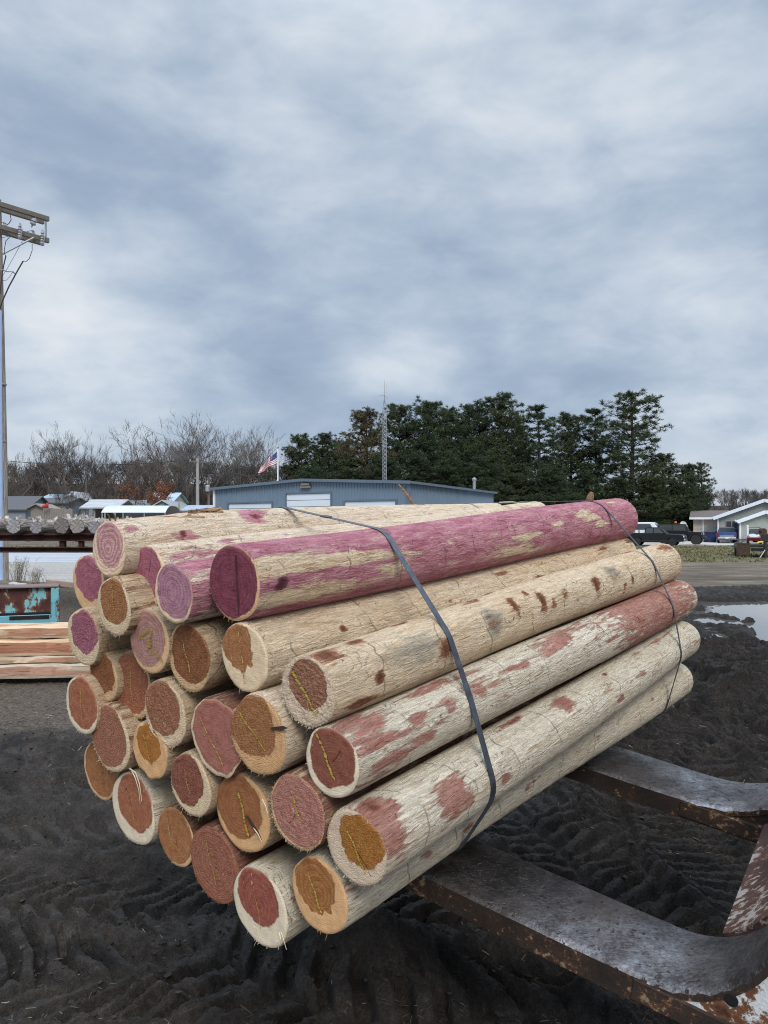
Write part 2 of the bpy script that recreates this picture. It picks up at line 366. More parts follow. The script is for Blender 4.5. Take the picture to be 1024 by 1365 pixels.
def end_mat(name, h1, h2, sap, ring, coarse):
    m = Mat(name); o = m.tc(); rn = m.rnd(); v = m.vm('ADD', o, m.comb(0.0, m.ma('MULTIPLY', rn, 13.0), m.ma('MULTIPLY', rn, 7.0)))
    rd = m.attr('rd'); hm = m.attr('hm')
    wob = m.noise(v, 10 if ring > 1.2 else 16, 4, .55); fine = m.noise(v, 330 if coarse else 420, 3, .65); mid = m.noise(v, 42, 5, .65)
    saw = m.noise(m.vm('MULTIPLY', m.vm('ADD', v, m.vm('SCALE', m.noise(v, 6, 2, color=True), sc=.05)), (1, 55, 330)), 1.0, 3, .5)   # the bite of the chainsaw
    rg = m.ma('SINE', m.ma('ADD', m.ma('MULTIPLY', rd, 1150.0), m.ma('MULTIPLY', wob, 10.0)))
    rg2 = m.ma('SINE', m.ma('ADD', m.ma('MULTIPLY', rd, 400.0 if ring > 1.2 else 520.0), m.ma('MULTIPLY', wob, 26.0 if ring > 1.2 else 14.0)))
    rgm = m.ma('ADD', m.ma('MULTIPLY', rg, .4), m.ma('MULTIPLY', rg2, .6))
    hc = m.mix(m.mr(m.ma('MULTIPLY_ADD', rgm, .22 * ring, mid), .3, .7), h1, h2)
    hc = m.mix(m.mr(fine, .55, .75, 0, .55 if coarse else .25), hc, tuple(k * .35 for k in h1))
    hc = m.mix(m.mr(fine, .46, .30, 0, .75 if coarse else .3), hc, tuple(min(.75, k * 1.9 + .05) for k in h2))
    hc = m.mix(m.mr(saw, .54, .70, 0, .55), hc, tuple(k * .55 for k in h1))
    # pale slips of sapwood grown into the heart
    inc = m.noise(m.vm('MULTIPLY', v, (1, 75, 24)), 1.0, 2, .5, .9)
    hc = m.mix(m.mr(inc, .70, .76, 0, .75), hc, tuple(k * .85 for k in sap))
    if ring > 1.2: hc = m.mix(m.mr(rg2, .75, .95, 0, .55), hc, tuple(k * .8 for k in sap))
    sc = m.mix(m.mr(m.ma('MULTIPLY_ADD', rg, .07, mid), .35, .75), tuple(min(.86, k * 1.08) for k in sap), tuple(k * .80 for k in sap))
    sc = m.mix(m.mr(fine, .55, .74, 0, .45 if coarse else .25), sc, tuple(k * .5 for k in sap))
    sc = m.mix(m.mr(fine, .45, .28, 0, .5), sc, tuple(min(.85, k * 1.35) for k in sap))
    if ring > 1.2: sc = m.mix(m.mr(rg2, .3, .8, 0, .8), sc, h2)
    e = m.ma('ADD', hm, m.ma('ADD', m.ma('MULTIPLY', m.ma('SUBTRACT', m.noise(v, 70, 4, .6), .5), .12), m.ma('MULTIPLY', m.ma('SUBTRACT', fine, .5), .05)))
    col = m.mix(m.mr(e, -.012, .016), sc, hc)
    edge = m.mr(m.ma('ABSOLUTE', e), .0, .035, .35, 0)
    col = m.mix(edge, col, tuple(k * .5 for k in h1))
    # star checks running out from the pith
    ck = m.attr('ck'); col = m.mix(m.mr(ck, .35, .75, 0, .85), col, tuple(k * .18 for k in h1))
    rim = m.mr(m.attr('rr'), .955, 1.0, 0, .5); col = m.mix(rim, col, tuple(k * .6 for k in sap))
    hg = m.ma('ADD', m.ma('MULTIPLY', fine, 1.0 if coarse else .5), m.ma('ADD', m.ma('MULTIPLY', saw, .75), m.ma('MULTIPLY', rgm, .06)))
    return m.out(col, .88, 0, m.bump(hg, .85 if coarse else .6, .005 if coarse else .0025), .2)
fibre_mats = {}
def fibre_mat(c):
    k = tuple(round(x, 2) for x in c)
    if k not in fibre_mats: fibre_mats[k] = plain('wood_fibre_%d' % len(fibre_mats), c, .85, 0, .25, 30)
    return fibre_mats[k]
chalk_m = plain('yellow_chalk', (.44, .325, .05), .9, 0, .45, 90)
chalk_soft = plain('faint_yellow_chalk', (.42, .29, .07), .9, 0, .35, 60)

P_ = ((.30, .08, .125), (.44, .175, .215)); PD = ((.15, .032, .052), (.26, .075, .10)); PL = ((.44, .19, .21), (.60, .34, .34))
B_ = ((0.312, 0.117, 0.045), (0.431, 0.205, 0.092)); BR = ((0.312, 0.101, 0.051), (0.431, 0.176, 0.1)); OB = ((0.338, 0.119, 0.023), (0.439, 0.193, 0.049))
PK = ((0.406, 0.154, 0.115), (0.54, 0.254, 0.201)); BD = ((0.211, 0.076, 0.031), (0.33, 0.143, 0.063))
CR = (.86, .62, .41); TN = (.76, .49, .275); GY = (.76, .58, .42); OR = (.74, .43, .21); WH = (.84, .68, .50)
# id: px py height protrusion heart frac lobes sap ring coarse side | far px, py, radius | chalk (x0,z0,x1,z1 in radii, width mm) | label
LOGS = {
 1: (145, 733, 76, .02, PL, .80, .10, CR, 1.6, 0, 'cream', (664, 692, .088), None, 'cream log at the top back with wavy pink and cream rings on its end'),
 2: (199, 768, 83, -.03, P_, .90, .05, CR, .6, 0, 'cream', None, None, 'cream log with purple end partly hidden behind the lilac end beside it'),
 3: (231, 791, 84, .05, ((.34, .14, .19), (.49, .26, .31)), .92, .05, CR, .8, 0, 'cream', None, None, 'log with lilac end and pink flank between two purple ends in the top row'),
 4: (312, 778, 104, .01, PD, .97, .02, TN, .5, 0, 'purple', (828, 691, .100), None, 'long purple log lying topmost at the front with dark plum end'),
 5: (119, 778, 80, -.05, P_, .78, .16, TN, .5, 0, 'dull', None, None, 'log with purple and tan end tucked under the top back log'),
 6: (152, 809, 80, .05, B_, .80, .06, CR, .5, 1, 'dull', None, (0, .75, .1, -.55, 3), 'log with brown end and fuzzy cream rim directly below the ringed pink end'),
 7: (199, 855, 90, .02, ((0.363, 0.174, 0.143), (0.507, 0.285, 0.248)), .90, .03, TN, 1.0, 0, 'dull', None, 'splotch', 'log with pale pink end marked by round growth rings and yellow chalk smears'),
 8: (252, 877, 93, .01, BD, .90, .05, TN, .5, 1, 'dull', None, (-.15, .5, .1, -.55, 5), 'log with dark brown end and bold yellow line beside the pale pink ringed end'),
 9: (326, 876, 95, .01, B_, .66, .12, CR, .5, 0, 'yellow', (829, 739, .094), (-.12, .75, .02, -.8, 3), 'cream log under the topmost purple log, jagged brown heart in wide cream rim'),
 10: (111, 849, 78, .02, P_, .80, .14, CR, .7, 1, 'dull', None, None, 'purple heart in a cream rim at the left edge, above the fringed brown end'),
 11: (138, 903, 70, .0, BD, .82, .10, TN, .5, 1, 'dull', None, None, 'short fringed brown end in a tan rim below the left edge purple heart'),
 12: (177, 914, 90, -.02, BR, .93, .03, TN, .4, 1, 'dull', None, (0, .6, 0, -.55, 3), 'tall narrow reddish brown end below the pale pink ringed end'),
 13: (109, 940, 80, .03, BR, .90, .06, WH, .5, 0, 'dull', None, (.1, .6, .05, -.6, 3), 'smooth red brown end with thin white lower rim, leftmost in the lower half'),
 14: (147, 985, 93, .02, ((0.312, 0.119, 0.068), (0.424, 0.192, 0.12)), .94, .05, CR, .7, 1, 'dull', None, None, 'log with dull pinkish brown ragged end overlapping a brown end below it'),
 15: (134, 1027, 82, -.03, B_, .94, .05, TN, .5, 0, 'dull', None, (.0, .5, .1, -.5, 2), 'brown end half hidden behind the ragged pinkish one at the lower left'),
 16: (220, 951, 93, .02, ((0.287, 0.112, 0.06), (0.424, 0.192, 0.115)), .84, .04, CR, .3, 2, 'dull', None, None, 'log with rough speckled brown end inside a thick fuzzy cream fringe'),
 17: (200, 1000, 80, .02, OB, .68, .10, OR, .5, 0, 'dull', None, (-.25, .6, .1, -.6, 3), 'small lumpy orange brown end with an amber rim, deep between bigger ends'),
 18: (178, 1078, 100, .0, BR, .80, .05, WH, .5, 0, 'white', None, (.0, .6, .1, -.6, 2), 'rose brown heart in a clean white rim with a white wood strand hanging over'),
 19: (254, 1046, 88, .02, ((0.211, 0.067, 0.044), (0.33, 0.133, 0.088)), .84, .07, CR, .5, 1, 'dull', None, (-.2, .5, .0, -.4, 3), 'log with dark maroon end, pale inner flecks and frayed cream rim'),
 20: (289, 984, 109, .02, ((0.322, 0.112, 0.085), (0.424, 0.182, 0.14)), .95, .03, CR, .4, 0, 'dull', None, (-.6, .45, .25, -.7, 4), 'large fluted rose end with pale star mark at its top'),
 21: (344, 980, 110, .03, B_, .80, .12, OR, .6, 1, 'cream', None, (-.55, .5, .3, -.4, 5), 'log with golden brown end split by a dark notch at the right'),
 22: (410, 923, 99, .01, ((0.279, 0.119, 0.068), (0.406, 0.201, 0.125)), .72, .06, GY, .3, 2, 'yellow', (885, 750, .097), (-.5, .55, .35, -.5, 9), 'knotty yellowish log with grey fuzzy rim, bound under both straps'),
 23: (443, 1017, 99, .01, ((0.211, 0.064, 0.042), (0.296, 0.112, 0.073)), .86, .05, WH, .4, 0, 'white', (908, 796, .089), (-.55, .85, .12, -.6, 7), 'pale log with maroon end and pink far half, red patches along its near flank'),
 24: (324, 1083, 109, .0, ((0.287, 0.099, 0.04), (0.372, 0.162, 0.073)), .84, .06, OR, .6, 0, 'dull', None, (-.08, .5, .2, -.65, 7), 'log with smooth chestnut end, tan rim and a splintered crack at its lower right'),
 25: (396, 1082, 105, .02, PK, .96, .02, TN, .2, 2, 'dull', None, (-.1, .55, .15, -.35, 5), 'log with coarse sawn dusty pink end just left of the lowest wide pale log'),
 26: (235, 1116, 82, -.01, B_, .96, .03, TN, .5, 0, 'dull', None, (-.4, .6, -.1, -.4, 3), 'small plain brown end on the underside, right of the white rimmed one'),
 27: (286, 1153, 104, .0, ((0.305, 0.103, 0.061), (0.406, 0.176, 0.113)), .95, .03, BR[1], 1.0, 1, 'dull', None, (-.25, .6, .1, -.6, 3), 'ringed red brown end on the underside, right of the small plain brown end'),
 28: (347, 1209, 109, .01, ((0.262, 0.068, 0.048), (0.355, 0.124, 0.085)), .74, .10, WH, .7, 0, 'white', None, (-.1, .5, .05, -.5, 2), 'lowest log of the bundle with maroon heart in a thick pale rim'),
 29: (426, 1193, 105, .0, ((0.296, 0.112, 0.033), (0.406, 0.184, 0.068)), .72, .14, OR, 1.1, 0, 'white', (903, 903, .088), (-.3, .45, .1, -.4, 5), 'lowest log on the near side with amber rimmed narrow brown heart'),
 30: (475, 1130, 106, .01, OB, .76, .12, GY, .4, 1, 'white', (912, 849, .086), (-.2, .4, .3, -.55, 5), 'wide pale log with orange heart and big torn red knot on its near flank'),
}
LD = {}
for k, a in LOGS.items():
    N, Y = near_pt(a[0], a[1], a[3]); r0 = a[2] * Y / F / 2
    if a[11]:
        Y1 = Y + (LEN + random.Random(k).uniform(-.03, .03)) / DV.length
        Fp = pt(a[11][0], a[11][1], Y1); r1 = a[11][2]
    else:
        rr = random.Random(k * 7); Fp = N + AX * (LEN + rr.uniform(-.06, .06)) + Vector((rr.uniform(-.01, .01), rr.uniform(-.01, .01), rr.uniform(-.01, .01)))
        r1 = r0 * rr.uniform(.92, 1.06)
    x = (Fp - N).normalized(); z = (Vector((0, 0, 1)) - x * x.z).normalized(); y = z.cross(x)
    M = Matrix((x, y, z)).transposed().to_4x4(); M.translation = N
    LD[k] = dict(N=N, L=(Fp - N).length, r0=r0, r1=r1, M=M, Mi=M.inverted())
def hit(px, py, k):
    d = LD[k]; o = d['Mi'] @ Vector((0, 0, H)); v = (d['Mi'].to_3x3() @ ray(px, py)).normalized(); rr = (d['r0'] + d['r1']) / 2
    for _ in range(5):
        a = v.y**2 + v.z**2; b = o.y * v.y + o.z * v.z; c = o.y**2 + o.z**2 - rr * rr; q = max(0, b * b - a * c)
        t = (-b - math.sqrt(q)) / a; p = o + v * t; s = min(max(p.x, 0), d['L']); rr = d['r0'] + (d['r1'] - d['r0']) * s / d['L']
    return s, math.atan2(-p.y, p.z), d['M'] @ p
# what shows on the flanks: log -> (px, py, half length, half width, amount, kind)
FL = {
 1: [(337, 693, .05, .035, 1.2, 'red'), (337, 694, .02, .014, 1.2, 'knot'), (175, 706, .03, .02, 1, 'red'), (243, 715, .05, .016, 1, 'red'), (241, 714, .014, .01, 1.3, 'knot'), (215, 690, .12, .018, .9, 'knot'), (570, 686, .03, .012, .9, 'red'), (560, 697, .1, .01, .8, 'red')],
 2: [(310, 720, .06, .012, 1, 'red'), (262, 740, .10, .02, .9, 'red'), (380, 712, .03, .01, .7, 'red')],
 3: [(262, 749, .12, .028, 1.3, 'red'), (270, 800, .5, .055, 1.3, 'red')],
 4: [(395, 752, .15, .020, -1.15, 'red'), (470, 742, .12, .012, -.9, 'red'), (345, 756, .05, .02, -.8, 'red'), (370, 799, .12, .012, -1.1, 'red'), (425, 785, .08, .016, -1.1, 'red'), (777, 688, .08, .017, -1.1, 'red'), (815, 670, .05, .010, -1, 'red'),
     (696, 716, .09, .008, -1, 'red'), (687, 735, .09, .014, -1, 'red'), (740, 700, .05, .008, -1, 'red'), (520, 755, .06, .010, -.7, 'red'), (375, 777, .018, .015, 1.2, 'knot'), (800, 700, .06, .014, -.8, 'red')],
 9: [(457, 837, .012, .009, 1.4, 'knot'), (802, 733, .05, .013, 1, 'knot'), (838, 722, .05, .014, 1, 'knot'), (668, 763, .045, .010, 1, 'knot'), (716, 769, .05, .009, .9, 'knot'), (600, 800, .02, .008, .7, 'knot'), (560, 790, .25, .03, .25, 'grey')],
 22: [(432, 875, .045, .026, 1.2, 'knot'), (474, 857, .03, .015, 1.1, 'knot'), (533, 833, .04, .012, 1.1, 'knot'), (505, 903, .016, .016, 1.4, 'knot'), (482, 934, .05, .014, 1.1, 'knot'), (594, 864, .03, .022, 1.2, 'knot'), (555, 866, .14, .05, .75, 'grey'),
      (659, 830, .045, .034, 1.1, 'grey'), (660, 832, .04, .03, .62, 'knot'), (686, 810, .022, .026, 1.3, 'knot'), (702, 795, .016, .014, 1.2, 'knot'), (725, 805, .024, .032, 1.3, 'knot'), (741, 808, .02, .016, 1, 'knot'), (756, 797, .028, .02, .9, 'knot'),
      (798, 782, .028, .028, 1.3, 'knot'), (818, 763, .06, .034, .9, 'grey'), (820, 764, .05, .03, .55, 'knot'), (649, 796, .05, .016, 1, 'knot'), (834, 738, .06, .014, 1.1, 'knot'), (887, 731, .07, .022, 1, 'knot'), (845, 775, .018, .013, 1, 'knot'), (630, 805, .06, .012, .9, 'knot'), (835, 785, .02, .02, .9, 'knot')],
 23: [(482, 966, .085, .048, 1.1, 'red'), (505, 993, .09, .012, .9, 'red'), (520, 1015, .08, .012, .9, 'red'), (500, 1040, .05, .010, .8, 'red'), (567, 918, .11, .016, 1, 'red'), (556, 957, .03, .014, .9, 'red'), (600, 942, .045, .02, 1, 'red'), (567, 985, .04, .016, .9, 'red'),
      (637, 922, .05, .018, 1, 'red'), (690, 890, .07, .010, .9, 'red'), (845, 795, .36, .30, 1.6, 'red'), (745, 848, .15, .030, 1.0, 'red'), (735, 862, .07, .016, .8, 'red'), (610, 905, .12, .008, .7, 'red')],
 30: [(503, 1076, .045, .032, 1.5, 'red'), (497, 1074, .02, .02, .9, 'knot'), (518, 1106, .035, .05, 1.3, 'red'), (603, 1062, .05, .042, 1.5, 'red'), (625, 1068, .014, .012, 1.2, 'red'), (671, 1040, .024, .016, 1.2, 'red'), (669, 995, .018, .010, 1, 'red'), (676, 963, .10, .014, 1, 'knot'),
      (752, 935, .045, .024, 1.4, 'red'), (852, 899, .10, .009, 1, 'red'), (827, 930, .045, .016, 1.1, 'red'), (804, 897, .018, .009, 1.1, 'knot'), (930, 855, .14, .012, 1, 'red'), (880, 850, .2, .008, .9, 'red'), (640, 1020, .3, .05, .25, 'grey'), (760, 960, .2, .05, .2, 'grey')],
 29: [(628, 1106, .03, .016, 1.2, 'red'), (707, 1055, .018, .012, 1.2, 'red'), (720, 1040, .05, .007, .9, 'red'), (570, 1140, .02, .012, .8, 'red'), (470, 1200, .03, .03, .8, 'red'), (800, 985, .02, .01, .8, 'red'), (870, 930, .02, .01, .8, 'knot')],
 28: [(390, 1200, .01, .006, 1, 'knot')],
}
ALLRED = {4: 1.0, 12: .5, 14: .35, 20: .8, 25: .72, 27: .8, 26: .75, 5: .3, 15: .4, 8: .12, 6: .35}
CRM = bpy.data.materials
def make_log(k):
    a = LOGS[k]; d = LD[k]; seed = k * 3.7; vis = bool(a[11]) or k in (2, 3)
    NS, NT = (420, 136) if vis else (70, 60)
    L, r0, r1 = d['L'], d['r0'], d['r1']
    s = np.linspace(0, 1, NS) ** (1.0 if vis else 1.5) * L; th = np.linspace(0, 2 * np.pi, NT, endpoint=False)
    S, T = np.meshgrid(s, th, indexing='ij'); cy, cz = np.cos(T), np.sin(T)       # T measured as atan2(z, -y)-style below
    # T: angle from up towards the near right side
    uy, uz = -np.sin(T), np.cos(T)
    def rim(Tq):
        return 1 + .085 * fbm(np.cos(Tq) * .9 + seed, np.sin(Tq) * .9, seed, 2) + (.16 if k in (17, 20) else .05 * a[6] / .1 * .35 + .018) * noise3(np.cos(Tq) * 1.9 + seed, np.sin(Tq) * 1.9, seed + 9)
    base = (r0 + (r1 - r0) * S / L) * (1 + (rim(T) - 1) * np.clip(1 - S / L * .6, .3, 1))
    lf = .018 * fbm(S * 1.6 + seed, uy * .8, uz * .8 + seed, 3) + .007 * fbm(S * 9, uy * 2.2 + seed, uz * 2.2, 3) + .006 * fbm(S * 14, uy * 11 + seed, uz * 11, 3)
    if vis: lf = lf + .020 * (.30 - np.abs(fbm(S * 15, uy * 9 + seed, uz * 9, 3))) + .010 * fbm(S * 34, uy * 20 + seed, uz * 20, 2)
    if k == 1: base = base + .013 * ss(0, .16, S / L) * ss(1, .6, S / L)
    lf = lf * np.clip(S / .05, .12, 1)
    red = np.full(S.shape, ALLRED.get(k, .0)); knot = np.zeros(S.shape); grey = np.zeros(S.shape); extra = np.zeros(S.shape)
    rg = np.random.default_rng(k)
    fl = [(*hit(px, py, k)[:2], ls, lw, am, kd) for px, py, ls, lw, am, kd in FL.get(k, [])]
    for _ in range(5 if not vis else 4):      # small knots on the side away from the photograph
        t0 = rg.uniform(2.2, 5.6) if vis else rg.uniform(0, 6.28)
        fl.append((rg.uniform(.1, L - .1), t0, rg.uniform(.015, .05), rg.uniform(.01, .025), 1.1, 'knot' if rg.random() < .5 else 'red'))
    for s0, t0, ls, lw, am, kd in fl:
        dt = (T - t0 + np.pi) % (2 * np.pi) - np.pi
        near = (np.abs(S - s0) < ls * 5) & (np.abs(dt) * r0 < lw * 6)
        w1 = np.zeros(S.shape); w2 = np.zeros(S.shape); sn, un, vn = S[near], uy[near], uz[near]
        w1[near] = fbm(sn * 16 + seed, un * 6, vn * 6 + s0 * 7, 3); w2[near] = fbm(sn * 11 + 5 + seed, un * 7, vn * 7 + s0 * 9, 3)
        q = ((S - s0) / ls + .9 * w1) ** 2 + (dt * r0 / lw + .9 * w2) ** 2
        g = am / (1 + q ** 1.5)
        if kd == 'red': red = red + (g * (.82 if 0 < am < 1.25 else 1))
        elif kd == 'knot': knot = np.maximum(knot, g)
        else: grey = np.maximum(grey, g)
        if kd == 'knot' and am > .8: extra += .0045 * np.exp(-q * .55) - .004 * np.exp(-q * 2.2)
        if kd == 'red' and am > 1.05 and ls < .06: extra += -.003 * np.exp(-q * 1.2)
    red = np.where(red > 1.4, 1.4, red)
    rr = base * (1 + lf) + extra
    e1 = .055
    q = np.clip((S - (L - e1)) / e1, 0, 1); rr = rr * np.sqrt(np.clip(1 - .62 * q ** 2.2, .05, 1))
    q0 = np.clip(1 - S / .012, 0, 1); rr = rr - .003 * q0 ** 2
    bw = np.sin(S / L * np.pi) * np.sin(S * 1.3 + seed) * (.010 if vis else .006); bv = np.sin(S / L * np.pi) * np.sin(S * 1.7 + seed * 2) * (.007 if vis else .004)
    V = np.stack([S + 0 * T, rr * uy + bw, rr * uz + bv], -1).reshape(-1, 3)
    Fc = grid_faces(NS, NT, True)
    # far end closed by shrinking rings
    ringv = []; base_i = len(V); last = V[-NT:]
    for f_ in (.7, .4, .12):
        w = last.copy(); w[:, 1:] *= f_; w[:, 0] += .004 * (1 - f_); ringv.append(w)
    V = np.concatenate([V] + ringv); pr = (NS - 1) * NT; FF = [Fc]
    for q_ in range(3):
        b = base_i + q_ * NT; j = np.arange(NT); FF.append(np.stack([pr + j, pr + (j + 1) % NT, b + (j + 1) % NT, b + j], -1)); pr = b
    Fc = np.concatenate(FF)
    pad = lambda x, c=0.0: np.concatenate([x.ravel(), np.full(3 * NT, c)])
    o = np_mesh('cedar_log', V, Fc, WM[a[10]], None, True, {'red': pad(red, .4), 'knot': pad(knot), 'grey': pad(grey)})
    o.matrix_world = d['M']
    tag(o, a[13], 'log', 'peeled cedar logs strapped in one bundle')
    # sawn end
    NR = 30; fr = np.linspace(1, 0.012, NR); th2 = th; rimr = rr[0]
    FRr, TT = np.meshgrid(fr, th2, indexing='ij'); RR = FRr * rimr[None, :]
    yy, zz_ = RR * -np.sin(TT), RR * np.cos(TT)
    x = -.0025 * ss(1.0, .93, FRr) + .0022 * fbm(yy * 28 + seed, zz_ * 28, seed, 3) * ss(1, .9, FRr)
    if a[9] == 2: x = x + .004 * fbm(yy * 150 + seed, zz_ * 150, seed, 2) * ss(1, .95, FRr)
    x = x + yy * math.tan(R(random.Random(k).uniform(-5, 5))) * 0
    fr_h = a[5] + a[6] * 2.2 * fbm(np.cos(TT) * 1.7 + seed * 2, np.sin(TT) * 1.7, seed, 3)
    ofk = min(.24, (1 - a[5]) * .85 + .03); offy, offz = ofk * r0 * math.sin(seed), ofk * r0 * math.cos(seed * 1.7)
    hd = np.hypot(yy - offy, zz_ - offz) / rimr[None, :]
    rd = np.hypot(yy - offy * FRr, zz_ - offz * FRr) * (1 + .10 * fbm(np.cos(TT) * 1.3 + seed, np.sin(TT) * 1.3, 3.0, 2))
    ck = np.zeros(TT.shape); cr = random.Random(k + 50)
    for _ in range(cr.choice((0, 0, 1, 1))):
        ta = cr.uniform(0, 6.28); ln = cr.uniform(.35, .85)
        tw = ta + .15 * fbm(FRr * 5 + seed, 0.0, ta, 2)
        dd = np.abs((TT - tw + np.pi) % (2 * np.pi) - np.pi) * RR
        ck = np.maximum(ck, np.clip(1 - dd / .0026, 0, 1) * (FRr < ln) * (FRr > .05))
    Ve = np.stack([x, yy, zz_], -1).reshape(-1, 3); Ve = np.concatenate([Ve, Ve[-NT:].mean(0, keepdims=True)])
    Fe = grid_faces(NR, NT, True); 
    j = np.arange(NT); tri = np.stack([(NR - 1) * NT + j, (NR - 1) * NT + (j + 1) % NT, np.full(NT, NR * NT), np.full(NT, NR * NT)], -1)
    c1 = lambda q_, v: np.concatenate([q_.ravel(), [v]])
    me_v = Ve; em = end_mat('sawn_end_%d' % k, *a[4], a[7], a[8], a[9] > 0)
    # centre closed with a fan of triangles (as quads split in the helper below)
    oe = np_mesh('cut_end', me_v, Fe, em, o, True, {'rr': c1(FRr, 0), 'hm': c1(fr_h - hd, 1), 'rd': c1(rd, 0), 'ck': c1(ck, 0)})
    # chalk line across the end
    if a[12] == 'splotch':
        m = MB(); rc = random.Random(9)
        for (cx, cz, w, h, an) in ((.1, -.1, .5, .12, -.5), (.35, -.35, .45, .10, -.35), (-.1, .25, .3, .08, .6), (.15, .1, .3, .07, 1.2)):
            for t in range(26):
                q = rc.uniform(-1, 1) * w * r0; p = rc.gauss(0, h * r0 * .4); px_ = cx * r0 + q * math.cos(an) - p * math.sin(an); pz_ = cz * r0 + q * math.sin(an) + p * math.cos(an)
                e = rc.uniform(.001, .003); m.add([(-.0052, -px_ - e * 2, pz_ - e), (-.0052, -px_ + e * 2, pz_ - e * .4), (-.0052, -px_ + e, pz_ + e), (-.0052, -px_ - e, pz_ + e * .8)], [(0, 1, 2, 3)])
        m.build('chalk_mark', chalk_soft, o, fix=False)['kind'] = 'stuff'
    elif a[12]:
        x0, z0, x1, z1, wd = a[12]; m = MB(); rc = random.Random(k); n = 40; vs = []; wd = wd * .00068; x0 += rc.uniform(-.06, .06); z1 += rc.uniform(-.1, .15)
        for i in range(n + 1):
            t = i / n; cx = (x0 + (x1 - x0) * t) * r0 + .002 * math.sin(t * 9 + k); cz = (z0 + (z1 - z0) * t) * r0
            w1, w2 = wd * rc.uniform(.35, 1.1), wd * rc.uniform(.35, 1.1)
            if rc.random() < .2 or i in (0, n): w1 = w2 = .0002
            vs += [(-.0048 - rc.uniform(0, .0012), -cx - w1, cz), (-.0048 - rc.uniform(0, .0012), -cx + w2, cz)]
        m.add(vs, [(2 * i, 2 * i + 1, 2 * i + 3, 2 * i + 2) for i in range(n)])
        m.build('chalk_mark', chalk_m if wd > .0024 else chalk_soft, o, fix=False)
    # frayed fibres round the rim
    m = MB(); rc = random.Random(k * 5); nfib = (14, 60, 300)[a[9]]
    for _ in range(nfib):
        t = rc.uniform(0, 6.283); i = int(t / 6.2832 * NT) % NT; ro = rimr[i] * rc.uniform(.975, 1.0)
        if rc.random() < .5 and a[9] < 2: t = rc.gauss(3.6, .7)
        ln = rc.uniform(.0015, .006) * (2.6 if rc.random() < .07 else 1); w = rc.uniform(.0003, .0007)
        b = Vector((.001, -math.sin(t) * ro, math.cos(t) * ro)); rad = Vector((0, -math.sin(t), math.cos(t))); tg = Vector((0, -math.cos(t), -math.sin(t)))
        dr = (rad * rc.uniform(.1, 1) + Vector((-rc.uniform(.2, 1), 0, 0)) + tg * rc.gauss(0, .5)).normalized()
        e = b + dr * ln + Vector((0, 0, -ln * .25))
        m.add([b - tg * w, b + tg * w, e + tg * w * .3, e - tg * w * .3, b + rad * w * 1.2, ], [(0, 1, 2, 3), (1, 4, 2), (4, 0, 3)])
    c = a[7]; f = m.build('frayed_fibre', fibre_mat(tuple(min(.8, q * 1.15) for q in c)), o, fix=False); f['kind'] = 'stuff'
    return o
LO = {k: make_log(k) for k in LOGS}
# long strands of wood hanging from two ends
strand_m = plain('white_wood_strand', (.70, .60, .45), .8, 0, .2, 20)
def strand(k, pts, w, name='wood_strand'):
    d = LD[k]; P = []
    for px, py, off in pts:
        q = ray(px, py); Y = (KP - (LOGS[k][3] + off) * DV.length) / q.dot(DV); P.append(d['Mi'] @ Vector((q.x * Y, Y, H + q.z * Y)))
    m = MB(); m.tube(P, [w * (1 - .6 * i / (len(P) - 1)) for i in range(len(P))], 5); return m.build(name, strand_m, LO[k], True)
strand(18, [(172, 1024, .004), (181, 1030, .014), (186, 1045, .012), (189, 1068, .01)], .0028)
strand(18, [(174, 1024, .004), (180, 1036, .02), (185, 1052, .016), (187, 1071, .012)], .002)
strand(28, [(372, 1241, .0), (374, 1252, .008), (371, 1266, .006)], .0016)
strand(28, [(374, 1240, .0), (378, 1252, .006), (382, 1266, .006)], .0014)
strand(28, [(383, 1224, .0), (388, 1222, .004), (394, 1226, .006)], .001)
strand(25, [(350, 1066, .0), (354, 1074, .006), (357, 1084, .006)], .0022)
strand(24, [(336, 1100, .003), (344, 1112, .008), (349, 1122, .006)], .0022)
# the dark notch in one end, a wedge of torn wood
def notch(k, poly, name, mat, x=-.006):
    d = LD[k]; vs = []
    for px, py in poly:
        q = ray(px, py); Y = (KP - (LOGS[k][3] + .006) * DV.length) / q.dot(DV); p = d['Mi'] @ Vector((q.x * Y, Y, H + q.z * Y)); vs.append(p)
    n = len(vs); m = MB(); m.add([v for v in vs] + [v + Vector((.004, 0, 0)) for v in vs], [tuple(range(n)), tuple(range(n, 2 * n))[::-1]] + [(i, (i + 1) % n, n + (i + 1) % n, n + i) for i in range(n)])
    return m.build(name, mat, LO[k])
gap_m = plain('dark_split_wood', (.05, .026, .016), .9)  # dark brown wood colour for the splits in the sawn ends
notch(21, [(360, 970), (376, 968), (383, 971), (374, 974), (362, 973)], 'split', gap_m)
notch(24, [(327, 1087), (331, 1090), (343, 1108), (348, 1120), (340, 1109)], 'split', gap_m)
notch(4, [(313, 740), (314, 740), (315, 765), (318, 800), (318, 822), (316, 798)], 'split', plain('dark_plum_split', (.07, .018, .03), .9))
0 and notch(28, [(352, 1184), (360, 1178), (362, 1190), (366, 1212), (359, 1200)], 'split', plain('maroon_split', (.12, .03, .028), .9))

